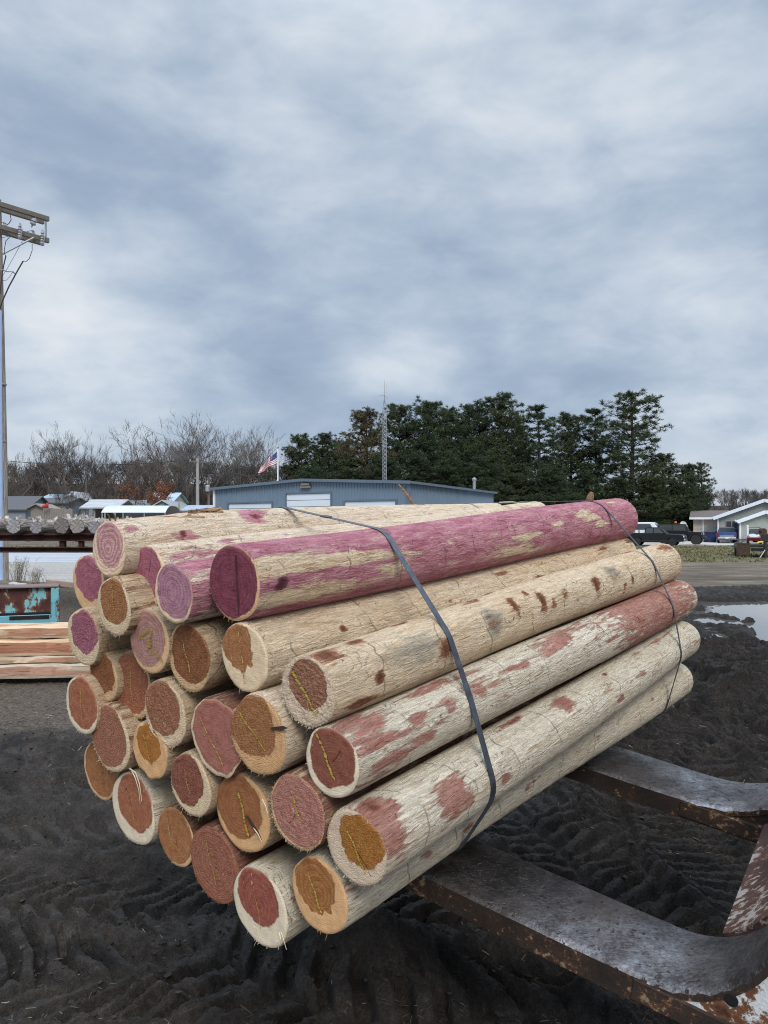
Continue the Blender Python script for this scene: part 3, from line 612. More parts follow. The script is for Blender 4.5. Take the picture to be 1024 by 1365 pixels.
# ------------------------------------------------------------------ strapping
strap_m = (lambda m: m.out(m.ramp(m.noise(m.vm('MULTIPLY', m.tc(), (40, 40, 40)), 1.0, 4), [(.3, (.055, .062, .076)), (.7, (.115, .126, .148))]), .34, .6, None, .5))(Mat('blue_grey_strapping'))
def strap(pts3, width, label):
    p = [hit(*q)[2] for q in pts3]; eh = Vector((AX.y, -AX.x, 0)).normalized(); ev = eh.cross(AX) * -1
    if ev.z < 0: ev = -ev
    A = np.array([[1, -q.dot(eh), -q.dot(ev)] for q in p]); B = np.array([q.dot(AX) for q in p])
    A = np.concatenate([A, [[0, .25, 0], [0, 0, .25]]]); B = np.concatenate([B, [0, 0]])
    c0, ca, cb = np.linalg.lstsq(A, B, rcond=None)[0]
    n = (AX + eh * ca + ev * cb); c0 = c0 / n.length; n.normalize()
    e1 = (eh - n * eh.dot(n)).normalized(); e2 = n.cross(e1)
    if e2.z < 0: e2 = -e2
    o = n * c0 + e1 * p[0].dot(e1) + e2 * p[0].dot(e2); P2 = []
    for k, d in LD.items():
        me = LO[k].data; co_ = np.empty(len(me.vertices) * 3, np.float32); me.vertices.foreach_get('co', co_); co_ = co_.reshape(-1, 3)
        Mw = np.array(d['M']); w = co_ @ Mw[:3, :3].T + Mw[:3, 3]; q = w - np.array(o)
        q = q[np.abs(q @ np.array(n)) < (.012 if len(co_) > 9000 else .03)]
        P2 += list(zip((q @ np.array(e1)).round(5).tolist(), (q @ np.array(e2)).round(5).tolist()))
    P2 = sorted(set(P2))
    def half(it):
        h = []
        for q in it:
            while len(h) > 1 and (h[-1][0]-h[-2][0])*(q[1]-h[-2][1]) - (h[-1][1]-h[-2][1])*(q[0]-h[-2][0]) <= 0: h.pop()
            h.append(q)
        return h[:-1]
    hull = half(P2) + half(P2[::-1]); n_ = len(hull); vs = []; fs = []
    cx = sum(q[0] for q in hull) / n_; cy = sum(q[1] for q in hull) / n_
    for i, (x, y) in enumerate(hull):
        a, b = hull[i - 1], hull[(i + 1) % n_]; tx, ty = b[0] - a[0], b[1] - a[1]; l = math.hypot(tx, ty); nx, ny = ty / l, -tx / l
        if nx * (x - cx) + ny * (y - cy) < 0: nx, ny = -nx, -ny
        for off, sd_ in ((.0012, -1), (.0012, 1), (.0028, 1), (.0028, -1)):
            vs.append(o + e1 * (x + nx * off) + e2 * (y + ny * off) + n * (sd_ * width / 2))
    for i in range(n_):
        j = (i + 1) % n_
        for c in range(4): fs.append((4*i + c, 4*i + (c+1) % 4, 4*j + (c+1) % 4, 4*j + c))
    m = MB(); m.add(vs, fs); s_ = m.build('strap', strap_m, None, 30)
    best = max(range(n_), key=lambda i: hull[i][1] * .8 + hull[i][0] * .35); a_, b_ = hull[best - 1], hull[best]; q0, q1 = o + e1 * a_[0] + e2 * a_[1], o + e1 * b_[0] + e2 * b_[1]
    j = max(range(n_), key=lambda i: math.hypot(hull[i][0] - hull[i - 1][0], hull[i][1] - hull[i - 1][1]) if hull[i][1] > cy + .12 else 0); a_, b_ = hull[j - 1], hull[j]
    q0, q1 = o + e1 * a_[0] + e2 * a_[1], o + e1 * b_[0] + e2 * b_[1]; dq = (q1 - q0).normalized(); md = q0.lerp(q1, .5); nn2 = dq.cross(n); nn2 = nn2 if nn2.z > 0 else -nn2
    sm_ = MB(); sm_.bar(md + nn2 * .003 - dq * .022, md + nn2 * .003 + dq * .022, width + .004, .006, 0, .0015, tuple(nn2)); sm_.build('seal', strap_m, s_)
    tag(s_, label, 'strap', 'steel straps round the log bundle'); return s_
strap([(603, 838, 22), (650, 1052, 30), (495, 719, 4), (400, 695, 1), (630, 950, 23)], .0172, 'blue grey steel strap round the near half of the bundle, over the purple log')
strap([(797, 675, 4), (876, 762, 22), (903, 862, 30), (896, 800, 23)], .016, 'blue grey steel strap binding the far end of the bundle near the rounded log tips')

# ------------------------------------------------------------------ bark left lying on top
bark_m = (lambda m: m.out(m.ramp(m.noise(m.vm('MULTIPLY', m.tc(), (4, 60, 60)), 1.0, 5, .6), [(.3, (.09, .05, .028)), (.5, (.22, .125, .065)), (.75, (.42, .29, .16))]), .85, 0, m.bump(m.noise(m.vm('MULTIPLY', m.tc(), (6, 90, 90)), 1.0, 4), .8, .004)))(Mat('shredded_bark'))
def topat(px, k, th=0.1):
    d = LD[k]; lo_, hi_ = 0.0, d['L']
    for _ in range(40):
        s = (lo_ + hi_) / 2; q = d['M'] @ Vector((s, 0, 0))
        if 512 + F * q.x / q.y < px: lo_ = s
        else: hi_ = s
    r = d['r0'] + (d['r1'] - d['r0']) * s / d['L']
    return d['M'] @ Vector((s, -r * math.sin(th), r * math.cos(th)))
def bark(px, py, k, ln, w, yaw, tilt, label, curl=.3, n=1, lift=0.0):
    p = topat(px, k, .15); m = MB(); rc = random.Random(px)
    for q in range(n):
        L_ = ln * rc.uniform(.6, 1); off = Vector((rc.uniform(-.35, .35) * ln, rc.uniform(-1.6, 1.6) * w, .002 + rc.random() * .02 * (n > 6))) if n > 1 else Vector((0, 0, .004))
        ya = rc.uniform(-.4, .4) if n > 1 else 0; rows = []
        for i in range(9):
            f = i / 8 - .5; ww = w * (1 - (2 * abs(f)) ** 3 * .8) * rc.uniform(.75, 1.1)
            for j in range(5):
                g = j / 4 - .5
                v = Vector((f * L_, g * ww, .35 * ww * (1 - 4 * g * g) + curl * L_ * f * f + rc.uniform(-.002, .002)))
                rows.append(Matrix.Rotation(ya, 3, 'Z') @ v + off)
        top = len(rows); low = [v - Vector((0, 0, .004)) for v in rows]; fs = []
        for i in range(8):
            for j in range(4):
                a_ = i * 5 + j; fs.append((a_, a_ + 1, a_ + 6, a_ + 5)); fs.append((top + a_, top + a_ + 5, top + a_ + 6, top + a_ + 1))
        ed = [i * 5 for i in range(9)] + [40 + j for j in range(1, 5)] + [i * 5 + 4 for i in range(7, -1, -1)] + [j for j in range(3, 0, -1)]
        for i in range(len(ed)): a_, b_ = ed[i], ed[(i + 1) % len(ed)]; fs.append((b_, a_, top + a_, top + b_))
        m.add(rows + low, fs)
    o = m.build('bark_strip', bark_m, None, True)
    o.location = p + Vector((0, 0, lift)); o.rotation_euler = (0, -tilt, yaw)
    tag(o, label, 'bark', 'shreds of bark on the bundle'); return o
yb = math.atan2(AX.y, AX.x)
bark(228, 689, 1, .17, .016, yb - .1, .02, 'golden bark shred lying flat on the left of the top back log', .05, 5)
bark(270, 685, 1, .13, .012, yb + .1, .10, 'tangled brown bark heap on the top back log, before the corner of the blue shed', .25, 14)
bark(290, 682, 1, .10, .012, yb + .5, .35, 'thin brown bark stick rising from the tangled bark heap', .1, 1, .012)
bark(548, 673, 1, .12, .018, yb + .05, .06, 'flat brown bark shred beside the leaning stick on the far top log', .1, 3)
def stick(p0, p1, r, label, name='wood_splinter', mat=bark_m, cat='splinter'):
    m = MB(); a, b = Vector(p0), Vector(p1); mid = (a + b) / 2 + Vector((0, 0, .004)); o_ = a.copy()
    m.tube([a - o_, a.lerp(mid, .5) - o_, mid - o_, mid.lerp(b, .5) - o_, b - o_], [r, r * 1.1, r, r * .8, r * .4], 6)
    o = m.build(name, mat, None, True, o_); return tag(o, label, cat)
p = topat(552, 1); stick(p, pt(531, 645, p.y + .02), .0065, 'thin brown stick leaning up from the top log in front of the blue shed')
p = topat(786, 4, 0); stick(p + Vector((0, 0, -.01)), pt(789, 656, p.y), .016, 'stubby grey splinter poking up behind the purple log near its far strap')
p = LD[1]['M'] @ Vector((.01, .0, LD[1]['r0'] * .98))
stick(p, pt(143, 685, p.y - .02), .003, 'tan splinter curling up at the ringed end of the top back log')
p = LD[1]['M'] @ Vector((.02, -.01, LD[1]['r0'] * .98)); stick(p, pt(151, 684, p.y - .03), .0025, 'paler tan splinter beside the curling one at the ringed end')
p = topat(664, 1); stick(p, pt(700, 671, p.y + .1), .004, 'pale thin splinter sticking out past the far tip of the top back log', mat=strand_m)

# ------------------------------------------------------------------ loader forks
def steel_mat():
    m = Mat('scuffed_fork_steel'); v = m.tc()
    a = m.noise(m.vm('MULTIPLY', v, (9, 9, 26)), 1.0, 7, .68, .4); b = m.noise(v, 95, 5, .72); c = m.noise(v, 2.6, 5, .6, .3); pit = m.noise(v, 48, 3, .5); sc = m.noise(m.vm('MULTIPLY', v, (30, 160, 60)), 1.0, 3, .6, .5)
    w = m.ma('ADD', m.ma('MULTIPLY', a, .5), m.ma('ADD', m.ma('MULTIPLY', b, .3), m.ma('MULTIPLY', sc, .2)))
    col = m.ramp(w, [(.33, (.030, .025, .024)), (.45, (.11, .10, .10)), (.55, (.26, .25, .255)), (.66, (.46, .455, .47))])
    g = m.mr(c, .44, .62); col = m.mix(m.ma('MULTIPLY', g, .75), col, (.050, .036, .030))
    pk = m.ma('MULTIPLY', m.mr(pit, .60, .66), m.mr(b, .44, .54)); col = m.mix(m.ma('MULTIPLY', pk, .8), col, (.020, .014, .012))
    ro = m.ma('ADD', m.mr(w, .36, .62, .46, .24), m.ma('ADD', m.ma('MULTIPLY', g, .10), m.ma('MULTIPLY', pk, .3)))
    return m.out(col, ro, m.ma('SUBTRACT', .9, m.ma('MULTIPLY', g, .45)), m.bump(m.ma('SUBTRACT', m.ma('ADD', b, a), pk), .55, .004), .5)
def rust_mat(name, dark, rust, paint, amount, streak=(6, 22, 22)):
    m = Mat(name); v = m.tc(); a = m.noise(m.vm('MULTIPLY', v, streak), 1.0, 7, .68); b = m.noise(v, 6, 5, .6); c = m.noise(v, 120, 4, .7)
    col = m.mix(m.mr(b, .36, .64), dark, rust); col = m.mix(m.mr(c, .54, .68, 0, .6), col, tuple(k * .4 for k in dark))
    col = m.mix(m.mr(c, .42, .30, 0, .4), col, tuple(min(.7, k * 1.8) for k in rust))
    e = m.ma('ADD', a, m.ma('MULTIPLY', m.ma('SUBTRACT', b, .5), .6))
    pm = m.mr(e, 1 - amount, 1 - amount + .03); rim = m.mr(e, 1 - amount - .07, 1 - amount, 0, .6)
    col = m.mix(rim, col, (.26, .10, .04)); pc = m.mix(m.mr(c, .45, .65), paint, tuple(k * .78 for k in paint)); col = m.mix(pm, col, pc)
    return m.out(col, m.mr(pm, 0, 1, .82, .5), m.ma('MULTIPLY', m.ma('SUBTRACT', 1.0, pm), .15), m.bump(m.ma('ADD', m.ma('MULTIPLY', pm, .5), c), .55, .004), .4)
fork_steel = steel_mat()
fork_side = rust_mat('dark_rusty_side', (.022, .016, .013), (.052, .033, .024), (.27, .21, .13), .365, (40, 60, 60))
fork_white = rust_mat('flaking_white_paint', (.06, .028, .018), (.24, .10, .045), (.66, .68, .68), .535, (7, 9, 9))
fork_bar = rust_mat('rusty_bar_paint', (.075, .042, .036), (.14, .078, .064), (.56, .48, .42), .445, (7, 45, 45))
FH = Vector((.824, -.566, 0)).normalized(); FW = AX.copy()
A0 = R(8.7)
def prof_arc(hs, rb, n=26, a1=86, extra=.5):
    """inner face of a tine in (h, z): straight, then the bend, then the shank"""
    P = [(h, -h * math.tan(A0)) for h in (-1.15, -.8, -.4, -.1, hs - .2, hs)]; b = P[-1]
    for i in range(1, n + 1):
        a = -A0 + (R(a1) + A0) * i / n; P.append((b[0] + rb * (math.sin(a) + math.sin(A0)), b[1] + rb * (math.cos(A0) - math.cos(a))))
    t = P[-1]; a = R(a1); P.append((t[0] + extra * math.cos(a), t[1] + extra * math.sin(a))); return P
attach = empty('loader_forks', (0, 0, 0), 0, 'rusty loader fork attachment with two wide steel tines carrying the log bundle', 'loader forks')
attach.location = (.128, 2.35, .588)
O1 = Vector((.128, 2.35, .588)); O2 = Vector((.791, 3.05, .707)); WD = .29
RB = .28; PA = prof_arc(.653, RB); PA2 = prof_arc(.40, .50, a1=80)
def tine(org, wdt, inner, thick=.075):
    n = len(inner); vs = []; org = Vector(org); m = MB()
    def W3(h, z, w): return org + FH * h + Vector((0, 0, z)) + FW * w - attach.location
    def norm(i):
        a, b = inner[max(0, i - 1)], inner[min(n - 1, i + 1)]; tx, tz = b[0] - a[0], b[1] - a[1]; l = math.hypot(tx, tz); return (tz / l, -tx / l)
    for i, (h, z) in enumerate(inner):
        nh, nz = norm(i); tk = thick if i < 6 else max(.026, thick - .016 * (i - 5))
        if h < -.6: tk *= max(.25, 1 - (-.6 - h) * 1.2)
        wob = .0025 * math.sin(i * 2.3) + .0015 * math.sin(i * 5.1)
        for w, o in ((0.0, .010 + wob), (.009, .002), (.02, 0), (wdt * .5, -.002), (wdt - .02, 0), (wdt, .010), (wdt, tk), (0, tk)): vs.append(W3(h + nh * o, z + nz * o, w))
    c = 8; fs = []; mi = []
    for i in range(n - 1):
        for k in range(c): fs.append((i*c + k, i*c + (k+1) % c, (i+1)*c + (k+1) % c, (i+1)*c + k)); mi.append(0 if k < 5 else 1)
    fs += [tuple(range(c)), tuple((n-1)*c + k for k in range(c))[::-1]]; mi += [1, 1]
    m.v = vs; m.f = fs; m.mi = mi
    return m.build('fork_tine', [fork_steel, fork_side], attach, 35)
tine(O1, WD, PA); tine(O2, WD, PA2)
def gusset(org, w0, w1, name, mat, prof, h1):
    """the plate that fills the corner behind the bend"""
    org = Vector(org); m = MB(); arc = prof[6:]; inn = []
    for i, (h, z) in enumerate(arc):
        a, b = arc[max(0, i - 1)], arc[min(len(arc) - 1, i + 1)]; tx, tz = b[0] - a[0], b[1] - a[1]; l = math.hypot(tx, tz); tk = .018 + .004 * math.sin(i * 1.9); inn.append((h + tz / l * tk, z - tx / l * tk))
    h0 = prof[5]; base = lambda h: -h * math.tan(A0) - .010
    poly = [(h0[0] + .02, base(h0[0] + .02) - .004)] + inn + [(h1, inn[-1][1]), (h1, base(h1))]
    m.prism(poly, w0, w1); m.v = [tuple(org + FH * v[0] + Vector((0, 0, v[2])) + FW * v[1] - attach.location) for v in m.v]
    return m.build(name, mat, attach)
gusset(O1, .002, .05, 'side_plate', fork_white, PA, 1.5); gusset(O2, .004, .05, 'side_plate', fork_side, PA2, 1.5)
# the beam carries on straight under the plate
for og, h0 in ((O1, .62), (O2, .36)):
    m = MB(); a = og + FH * h0 + Vector((0, 0, -h0 * math.tan(A0) - .043)) + FW * .028; b = a + FH * (1.5 - h0) + Vector((0, 0, -(1.5 - h0) * math.tan(A0)))
    m.bar(a - attach.location, b - attach.location, .062, .064, 0, .006); m.build('beam', fork_side, attach)
# bolt hole in the near plate
m = MB(); q = O1 + FH * 1.0; 
hp = O1 + FH * .8646 + Vector((0, 0, -.0834)) + FW * .0005 - attach.location
m.lathe([(.016, 0), (.016, .003), (.010, .0035)], hp, tuple(-FW), 20); m.build('bolt_hole', plain('black_hole', (.006, .005, .005), .9), attach)
# cross bar between the tines, following the bend a little behind their faces
def crossbar():
    a0 = O1 + FW * (WD + .002); b0 = O2 - FW * .002; n = 16; vs = []; fs = []; m = MB()
    bend = PA[5]; pr = []
    for i in range(n + 1):
        a = R(22) + R(86) * i / n; pr.append((bend[0] + (RB + .012) * (math.sin(a)) + RB * math.sin(A0), bend[1] + RB * math.cos(A0) - (RB + .012) * math.cos(a)))
    back = [(h + .13, z - .03) for h, z in pr][::-1]; poly = pr + back
    for q, dh in ((a0, -.035), (b0, -.155)):
        for h, z in poly: vs.append(q + FH * (h + dh) + Vector((0, 0, z)) - attach.location)
    k = len(poly); fs = [(i, (i + 1) % k, k + (i + 1) % k, k + i) for i in range(k)] + [tuple(range(k))[::-1], tuple(range(k, 2 * k))]
    m.add(vs, fs); return m.build('cross_bar', fork_bar, attach, 35)
crossbar()
# ------------------------------------------------------------------ ground
def track(x, y, cx, cy, ang, width, lam, vee, depth=.03, ln=99, warp=.25, lug=.03):
    """a tyre track pressed into the mud: a shallow trough with rows of lug marks"""
    c, s = math.cos(ang), math.sin(ang); dx, dy = x - cx, y - cy
    wv = warp * fbm(x * .7 + cx, y * .7 + cy, 3.1, 2)
    al = dx * c + dy * s; la = -dx * s + dy * c + wv
    al = al + .10 * fbm(x * 3 + cy, y * 3, 1.3, 2)
    m = ss(width / 2 + .05, width / 2 - .05, np.abs(la)) * ss(ln + .3, ln - .3, np.abs(al))
    ph = al / lam + np.abs(la) * vee / lam; tri = np.abs((ph % 1.0) - .5) * 2
    lg = ss(.30, .62, tri) * ss(.0, .04, np.abs(la) - .015 * (vee != 0) + .02)
    edge = np.exp(-((np.abs(la) - width / 2 - .07) / .06) ** 2) * ss(ln + .3, ln - .3, np.abs(al))
    n = .6 + .8 * np.clip(fbm(x * 1.7 + 9, y * 1.7, cx, 2) + .4, 0, 1)
    return m * (-depth + lug * lg * n) + edge * .030 * n, m
def puddle_field(x, y):
    n = .9 * fbm(x * .55, y * .55, 7.7, 4) + .35 * fbm(x * 1.9, y * 1.9, 2.2, 3)
    f = np.minimum(np.minimum((y - 10.4) * 1.0, (16.9 - y) * .8), (x - (4.72 + .36 * (y - 10.6))) * .9) + n + .12
    f2 = .42 - np.hypot((x - 6.9) / 1.3, (y - 16.4) / .5) * .5 + n * .5
    # ridges of mud that stand out of the water
    def seg(ax, ay, bx, by, w):
        t = np.clip(((x - ax) * (bx - ax) + (y - ay) * (by - ay)) / ((bx - ax)**2 + (by - ay)**2), 0, 1)
        return np.exp(-((np.hypot(x - ax - t * (bx - ax), y - ay - t * (by - ay)) + .25 * n) / w) ** 2)
    isl = seg(5.75, 12.6, 5.35, 11.0, .22) + .8 * seg(6.2, 14.4, 6.4, 13.6, .18) + .7 * seg(7.6, 13.4, 7.2, 12.7, .14)
    return np.maximum(f, f2) - isl * 1.4
def hfun(x, y):
    x = np.asarray(x, float); y = np.asarray(y, float)
    nearw = ss(26, 9, y) * 1.0; right = ss(-1, 2.0, x - .06 * y)
    mudw = np.clip(ss(7.0, 5.4, y + .5 * fbm(x * .8, y * .8, 4, 3)) + right * ss(22, 17, y + 1.2 * fbm(x * .3, y * .3, 8, 3)), 0, 1)
    h = .05 * fbm(x * .35, y * .35, .5, 3) * ss(60, 12, y) + .02 * fbm(x * .08, y * .08, 2.5, 2)
    T = np.zeros(x.shape); TM = np.zeros(x.shape)
    for a in ((-.9, 2.72, R(-6), .46, .125, 1.0, .024, 99, .10, .034), (-.8, 3.28, R(-4), .46, .125, -1.0, .024, 99, .12, .032), (-1.6, 4.0, R(4), .5, .15, .8, .030, 99, .18, .028), (-2.4, 4.85, R(8), .55, .15, .5, .045, 99, .25, .026),
              (1.35, 4.0, R(84), .85, .105, .15, .025, 3.2, .35, .032), (.75, 4.4, R(100), .6, .12, -.5, .03, 2.6, .3, .03), (3.45, 7.0, R(80), .95, .19, .45, .03, 2.6, .3, .050), (2.55, 6.9, R(74), .7, .17, -.4, .02, 2.2, .3, .036), (2.2, 5.8, R(40), .5, .12, .5, .03, 2.0, .3, .03),
              (4.2, 9.2, R(35), .6, .16, .4, .05, 3.5, .4, .035), (.4, 2.35, R(-30), .5, .15, .6, .03, 1.4, .2, .03)):
        t, m = track(x, y, *a); k = ss(.0, .5, m); T = T * (1 - k * .85) + t * 1.9; TM = np.maximum(TM, m)
    cl = .5 - np.abs(fbm(x * 2.3 + 3, y * 2.3, 1.1, 4, .55))            # rolled clods with creases between
    cl2 = .5 - np.abs(fbm(x * 7 + 1, y * 7, 6.1, 3, .55))
    rough = .105 * (cl - .36) + .075 * (cl2 - .36) + .022 * fbm(x * 20, y * 20, .3, 2)
    fine = .016 * fbm(x * 34, y * 34, 9.3, 2)
    cl3 = .5 - np.abs(fbm(x * 15 + 4, y * 15, 2.6, 3, .6)); wp = np.clip(fbm(x * 1.1, y * 1.1, 12, 3) * 2.2 + .55, .15, 1.3)
    rough = rough + (.050 * (cl3 - .36) + .018 * fbm(x * 45, y * 45, 4.4, 2)) * wp
    h = h + mudw * (T * ss(24, 14, y) + rough * (1 - .72 * TM) + fine) + (1 - mudw) * (.02 * fbm(x * 2.2, y * 2.2, 3, 3) + .008 * fbm(x * 12, y * 12, 3, 2)) * ss(40, 10, y)
    # heaped mud on the right, and the dark bank beyond the puddle
    heap = right * (.24 * np.exp(-((x - 3.9) / 1.3) ** 2 - ((y - 8.0) / 1.9) ** 2) + .15 * np.exp(-((x - 5.2) / 1.5) ** 2 - ((y - 9.6) / .7) ** 2)
           + .20 * np.exp(-((y - 19.0 - .8 * fbm(x * .2, 0, 3, 2)) / 1.1) ** 2) * ss(5, 7, x)) * (.55 + .9 * cl)
    h = h + heap + .17 * (cl - .3) * right * mudw * ss(5, 7.5, y) * ss(19.5, 17, y)
    pf = puddle_field(x, y); h = np.where(x > 3, h * (1 - .8 * ss(-.2, .5, pf)) - .10 * ss(-.35, .5, pf), h)
    # mulch heap at the left, behind the slabs
    h = h + .35 * np.exp(-((x + 7.0) / 1.6) ** 2 - ((y - 16.5) / 1.6) ** 2) * (.7 + .6 * cl) + .18 * np.exp(-((x + 12) / 3.0) ** 2 - ((y - 21.3) / .9) ** 2) * (.6 + .8 * cl)
    h = h - .14 * np.exp(-((y - 5.35 + .1 * x) / .28) ** 2) * ss(-.6, -1.4, x)      # the dark furrow at the left
    # lifts a little towards the far houses
    return h, mudw, pf, TM
def ground_z(x, y): return float(hfun(np.array([x]), np.array([y]))[0][0])
def make_ground():
    rad = [1.2]
    while rad[-1] < 3000:
        r = rad[-1]; rad.append(r * (1.0034 if 2.2 < r < 12 else 1.0075 if r < 50 and r > 2 else 1.05))
    rad = np.array(rad)
    dense = np.arange(-31, 31.01, .11); a = np.concatenate([np.arange(-180, -60, 4.0), np.arange(-60, -31, .5), dense, np.arange(31.5, 60, .5), np.arange(60, 180, 4.0)])
    A = np.radians(a); RR, AA = np.meshgrid(rad, A, indexing='ij'); x, y = RR * np.sin(AA), RR * np.cos(AA)
    h, mudw, pf, TM = hfun(x, y)
    h = h * ss(1.2, 1.8, RR) ** .5
    V = np.stack([x, y, h], -1).reshape(-1, 3); nr, nc = x.shape; Fc = grid_faces(nr, nc, True)[:, ::-1]
    V = np.concatenate([V, [[0, 0, 0]]])
    # zones
    n1 = fbm(x * .22, y * .22, 1.7, 4); n2 = fbm(x * .8, y * .8, 5.7, 3)
    wet = np.clip(np.maximum(ss(-2.6, .1, pf + .5 * n2) * ss(1.6, 3.0, x), .85 * ss(.2, 1.6, x + .5 * n2) * ss(2.6, 3.8, y + .6 * n2) * ss(19, 16, y)), 0, 1)
    grass = ss(31, 40, y + 14 * n1 + 5 * n2) * ss(70, 66, y) * ss(6, 11, x - .1 * y) * .9 + ss(72, 90, y + 6 * n1)
    pale = ss(21, 24, y + 1.5 * n1) * ss(64, 58, y) * ss(2, -3, x + .05 * y)
    litter = ss(5.3, 6.4, y + .6 * n2) * ss(20, 13, y) * ss(1.0, -1.5, x + .15 * y)
    cc = lambda q: np.concatenate([q.ravel(), [0.]])
    m = Mat('earth'); v = m.pos()
    f0 = m.noise(v, .9, 6, .6); f1 = m.noise(v, 7, 6, .65, .4); f2 = m.noise(v, 60, 5, .68); f3 = m.noise(v, 260, 3, .6); chips = m.voro(v, 75, 'F1', '3D', 'Color'); cf = m.noise(v, 34, 5, .75, 1.6)
    mud = m.ramp(m.ma('ADD', m.ma('MULTIPLY', f1, .55), m.ma('MULTIPLY', f2, .45)), [(.30, (.013, .0105, .0092)), (.45, (.030, .0245, .0205)), (.57, (.064, .053, .0445)), (.70, (.165, .140, .118))])
    dk = m.noise(v, 2.1, 7, .68, .8); mud = m.mix(m.mr(f0, .45, .65, 0, .35), mud, (.085, .076, .070)); mud = m.mix(m.mr(dk, .515, .60, 0, .85), mud, (.012, .011, .011))
    mud = m.mix(m.mr(cf, .60, .70, 0, .5), mud, (.17, .14, .11))
    lit = m.ramp(m.ma('ADD', m.ma('MULTIPLY', m.noise(v, 21, 6, .8, 2.2), .7), m.ma('MULTIPLY', f2, .3)), [(.38, (.040, .031, .024)), (.48, (.10, .079, .061)), (.56, (.20, .155, .118)), (.66, (.46, .385, .31))])
    streak = m.noise(m.vm('MULTIPLY', v, (.16, .62, 1)), 1.0, 6, .65, 1.1); streak2 = m.noise(m.vm('MULTIPLY', v, (.6, 2.2, 1)), 1.0, 5, .65, .6)
    dirt = m.ramp(m.ma('ADD', m.ma('MULTIPLY', streak, .6), m.ma('MULTIPLY', streak2, .4)), [(.36, (.070, .053, .038)), (.47, (.145, .112, .080)), (.57, (.225, .182, .135)), (.70, (.37, .325, .27))])
    dirt = m.mix(m.mr(f1, .5, .7, 0, .35), dirt, (.11, .095, .08))
    pal = m.ramp(m.ma('ADD', m.ma('MULTIPLY', streak, .5), m.ma('MULTIPLY', f1, .5)), [(.35, (.30, .265, .235)), (.5, (.44, .41, .38)), (.68, (.60, .58, .56))])
    gr = m.ramp(m.ma('ADD', m.ma('MULTIPLY', m.noise(v, 1.3, 6, .7), .6), m.ma('MULTIPLY', f1, .4)), [(.34, (.075, .070, .030)), (.5, (.135, .122, .058)), (.66, (.215, .19, .11))])
    zn = m.ma('MULTIPLY', m.ma('SUBTRACT', f1, .5), .8)
    def z(a): return m.mr(m.ma('ADD', m.attr(a), zn), .35, .65)
    dirt = m.mix(m.mr(m.noise(v, .55, 6, .65), .45, .62, 0, .6), dirt, (.085, .066, .048)); c = m.mix(z('pale'), dirt, pal); c = m.mix(z('litter'), c, lit); c = m.mix(z('grass'), c, gr); c = m.mix(z('mudw'), c, mud)
    c = m.mix(m.ma('MULTIPLY', m.attr('wet'), m.mr(f2, .40, .66, .88, .25)), c, (.017, .0135, .011))
    damp = m.ma('MULTIPLY', m.attr('mudw'), m.mr(f0, .42, .62))
    ro = m.ma('SUBTRACT', .88, m.ma('MULTIPLY', m.attr('mudw'), m.mr(dk, .48, .62, .10, .42)))
    ro = m.ma('SUBTRACT', ro, m.ma('MULTIPLY', m.attr('wet'), m.mr(f1, .4, .6, .10, .30)))
    hg = m.ma('ADD', m.ma('ADD', f2, m.ma('MULTIPLY', f3, .45)), m.ma('MULTIPLY', cf, .7))
    em = m.out(c, ro, 0, m.bump(hg, 1.0, .022), m.ma('SUBTRACT', .35, m.ma('MULTIPLY', m.attr('wet'), .25)))
    o = np_mesh('ground', V, Fc, em, None, True, {'mudw': cc(mudw), 'wet': cc(wet), 'grass': cc(np.clip(grass, 0, 1)), 'pale': cc(pale), 'litter': cc(litter)})
    o['kind'] = 'structure'
make_ground()
# standing water
m = MB(); m.add([(3.0, 8.5, -.026), (22, 8.5, -.026), (22, 19.5, -.026), (3.0, 19.5, -.026)], [(0, 1, 2, 3)])
mw = Mat('muddy_water'); wn = mw.noise(mw.pos(), 3.0, 3, .5)
o = m.build('water', mw.out((.10, .088, .080), .03, 0, mw.bump(wn, .04, .01), 1.0), None, fix=False); o['kind'] = 'structure'
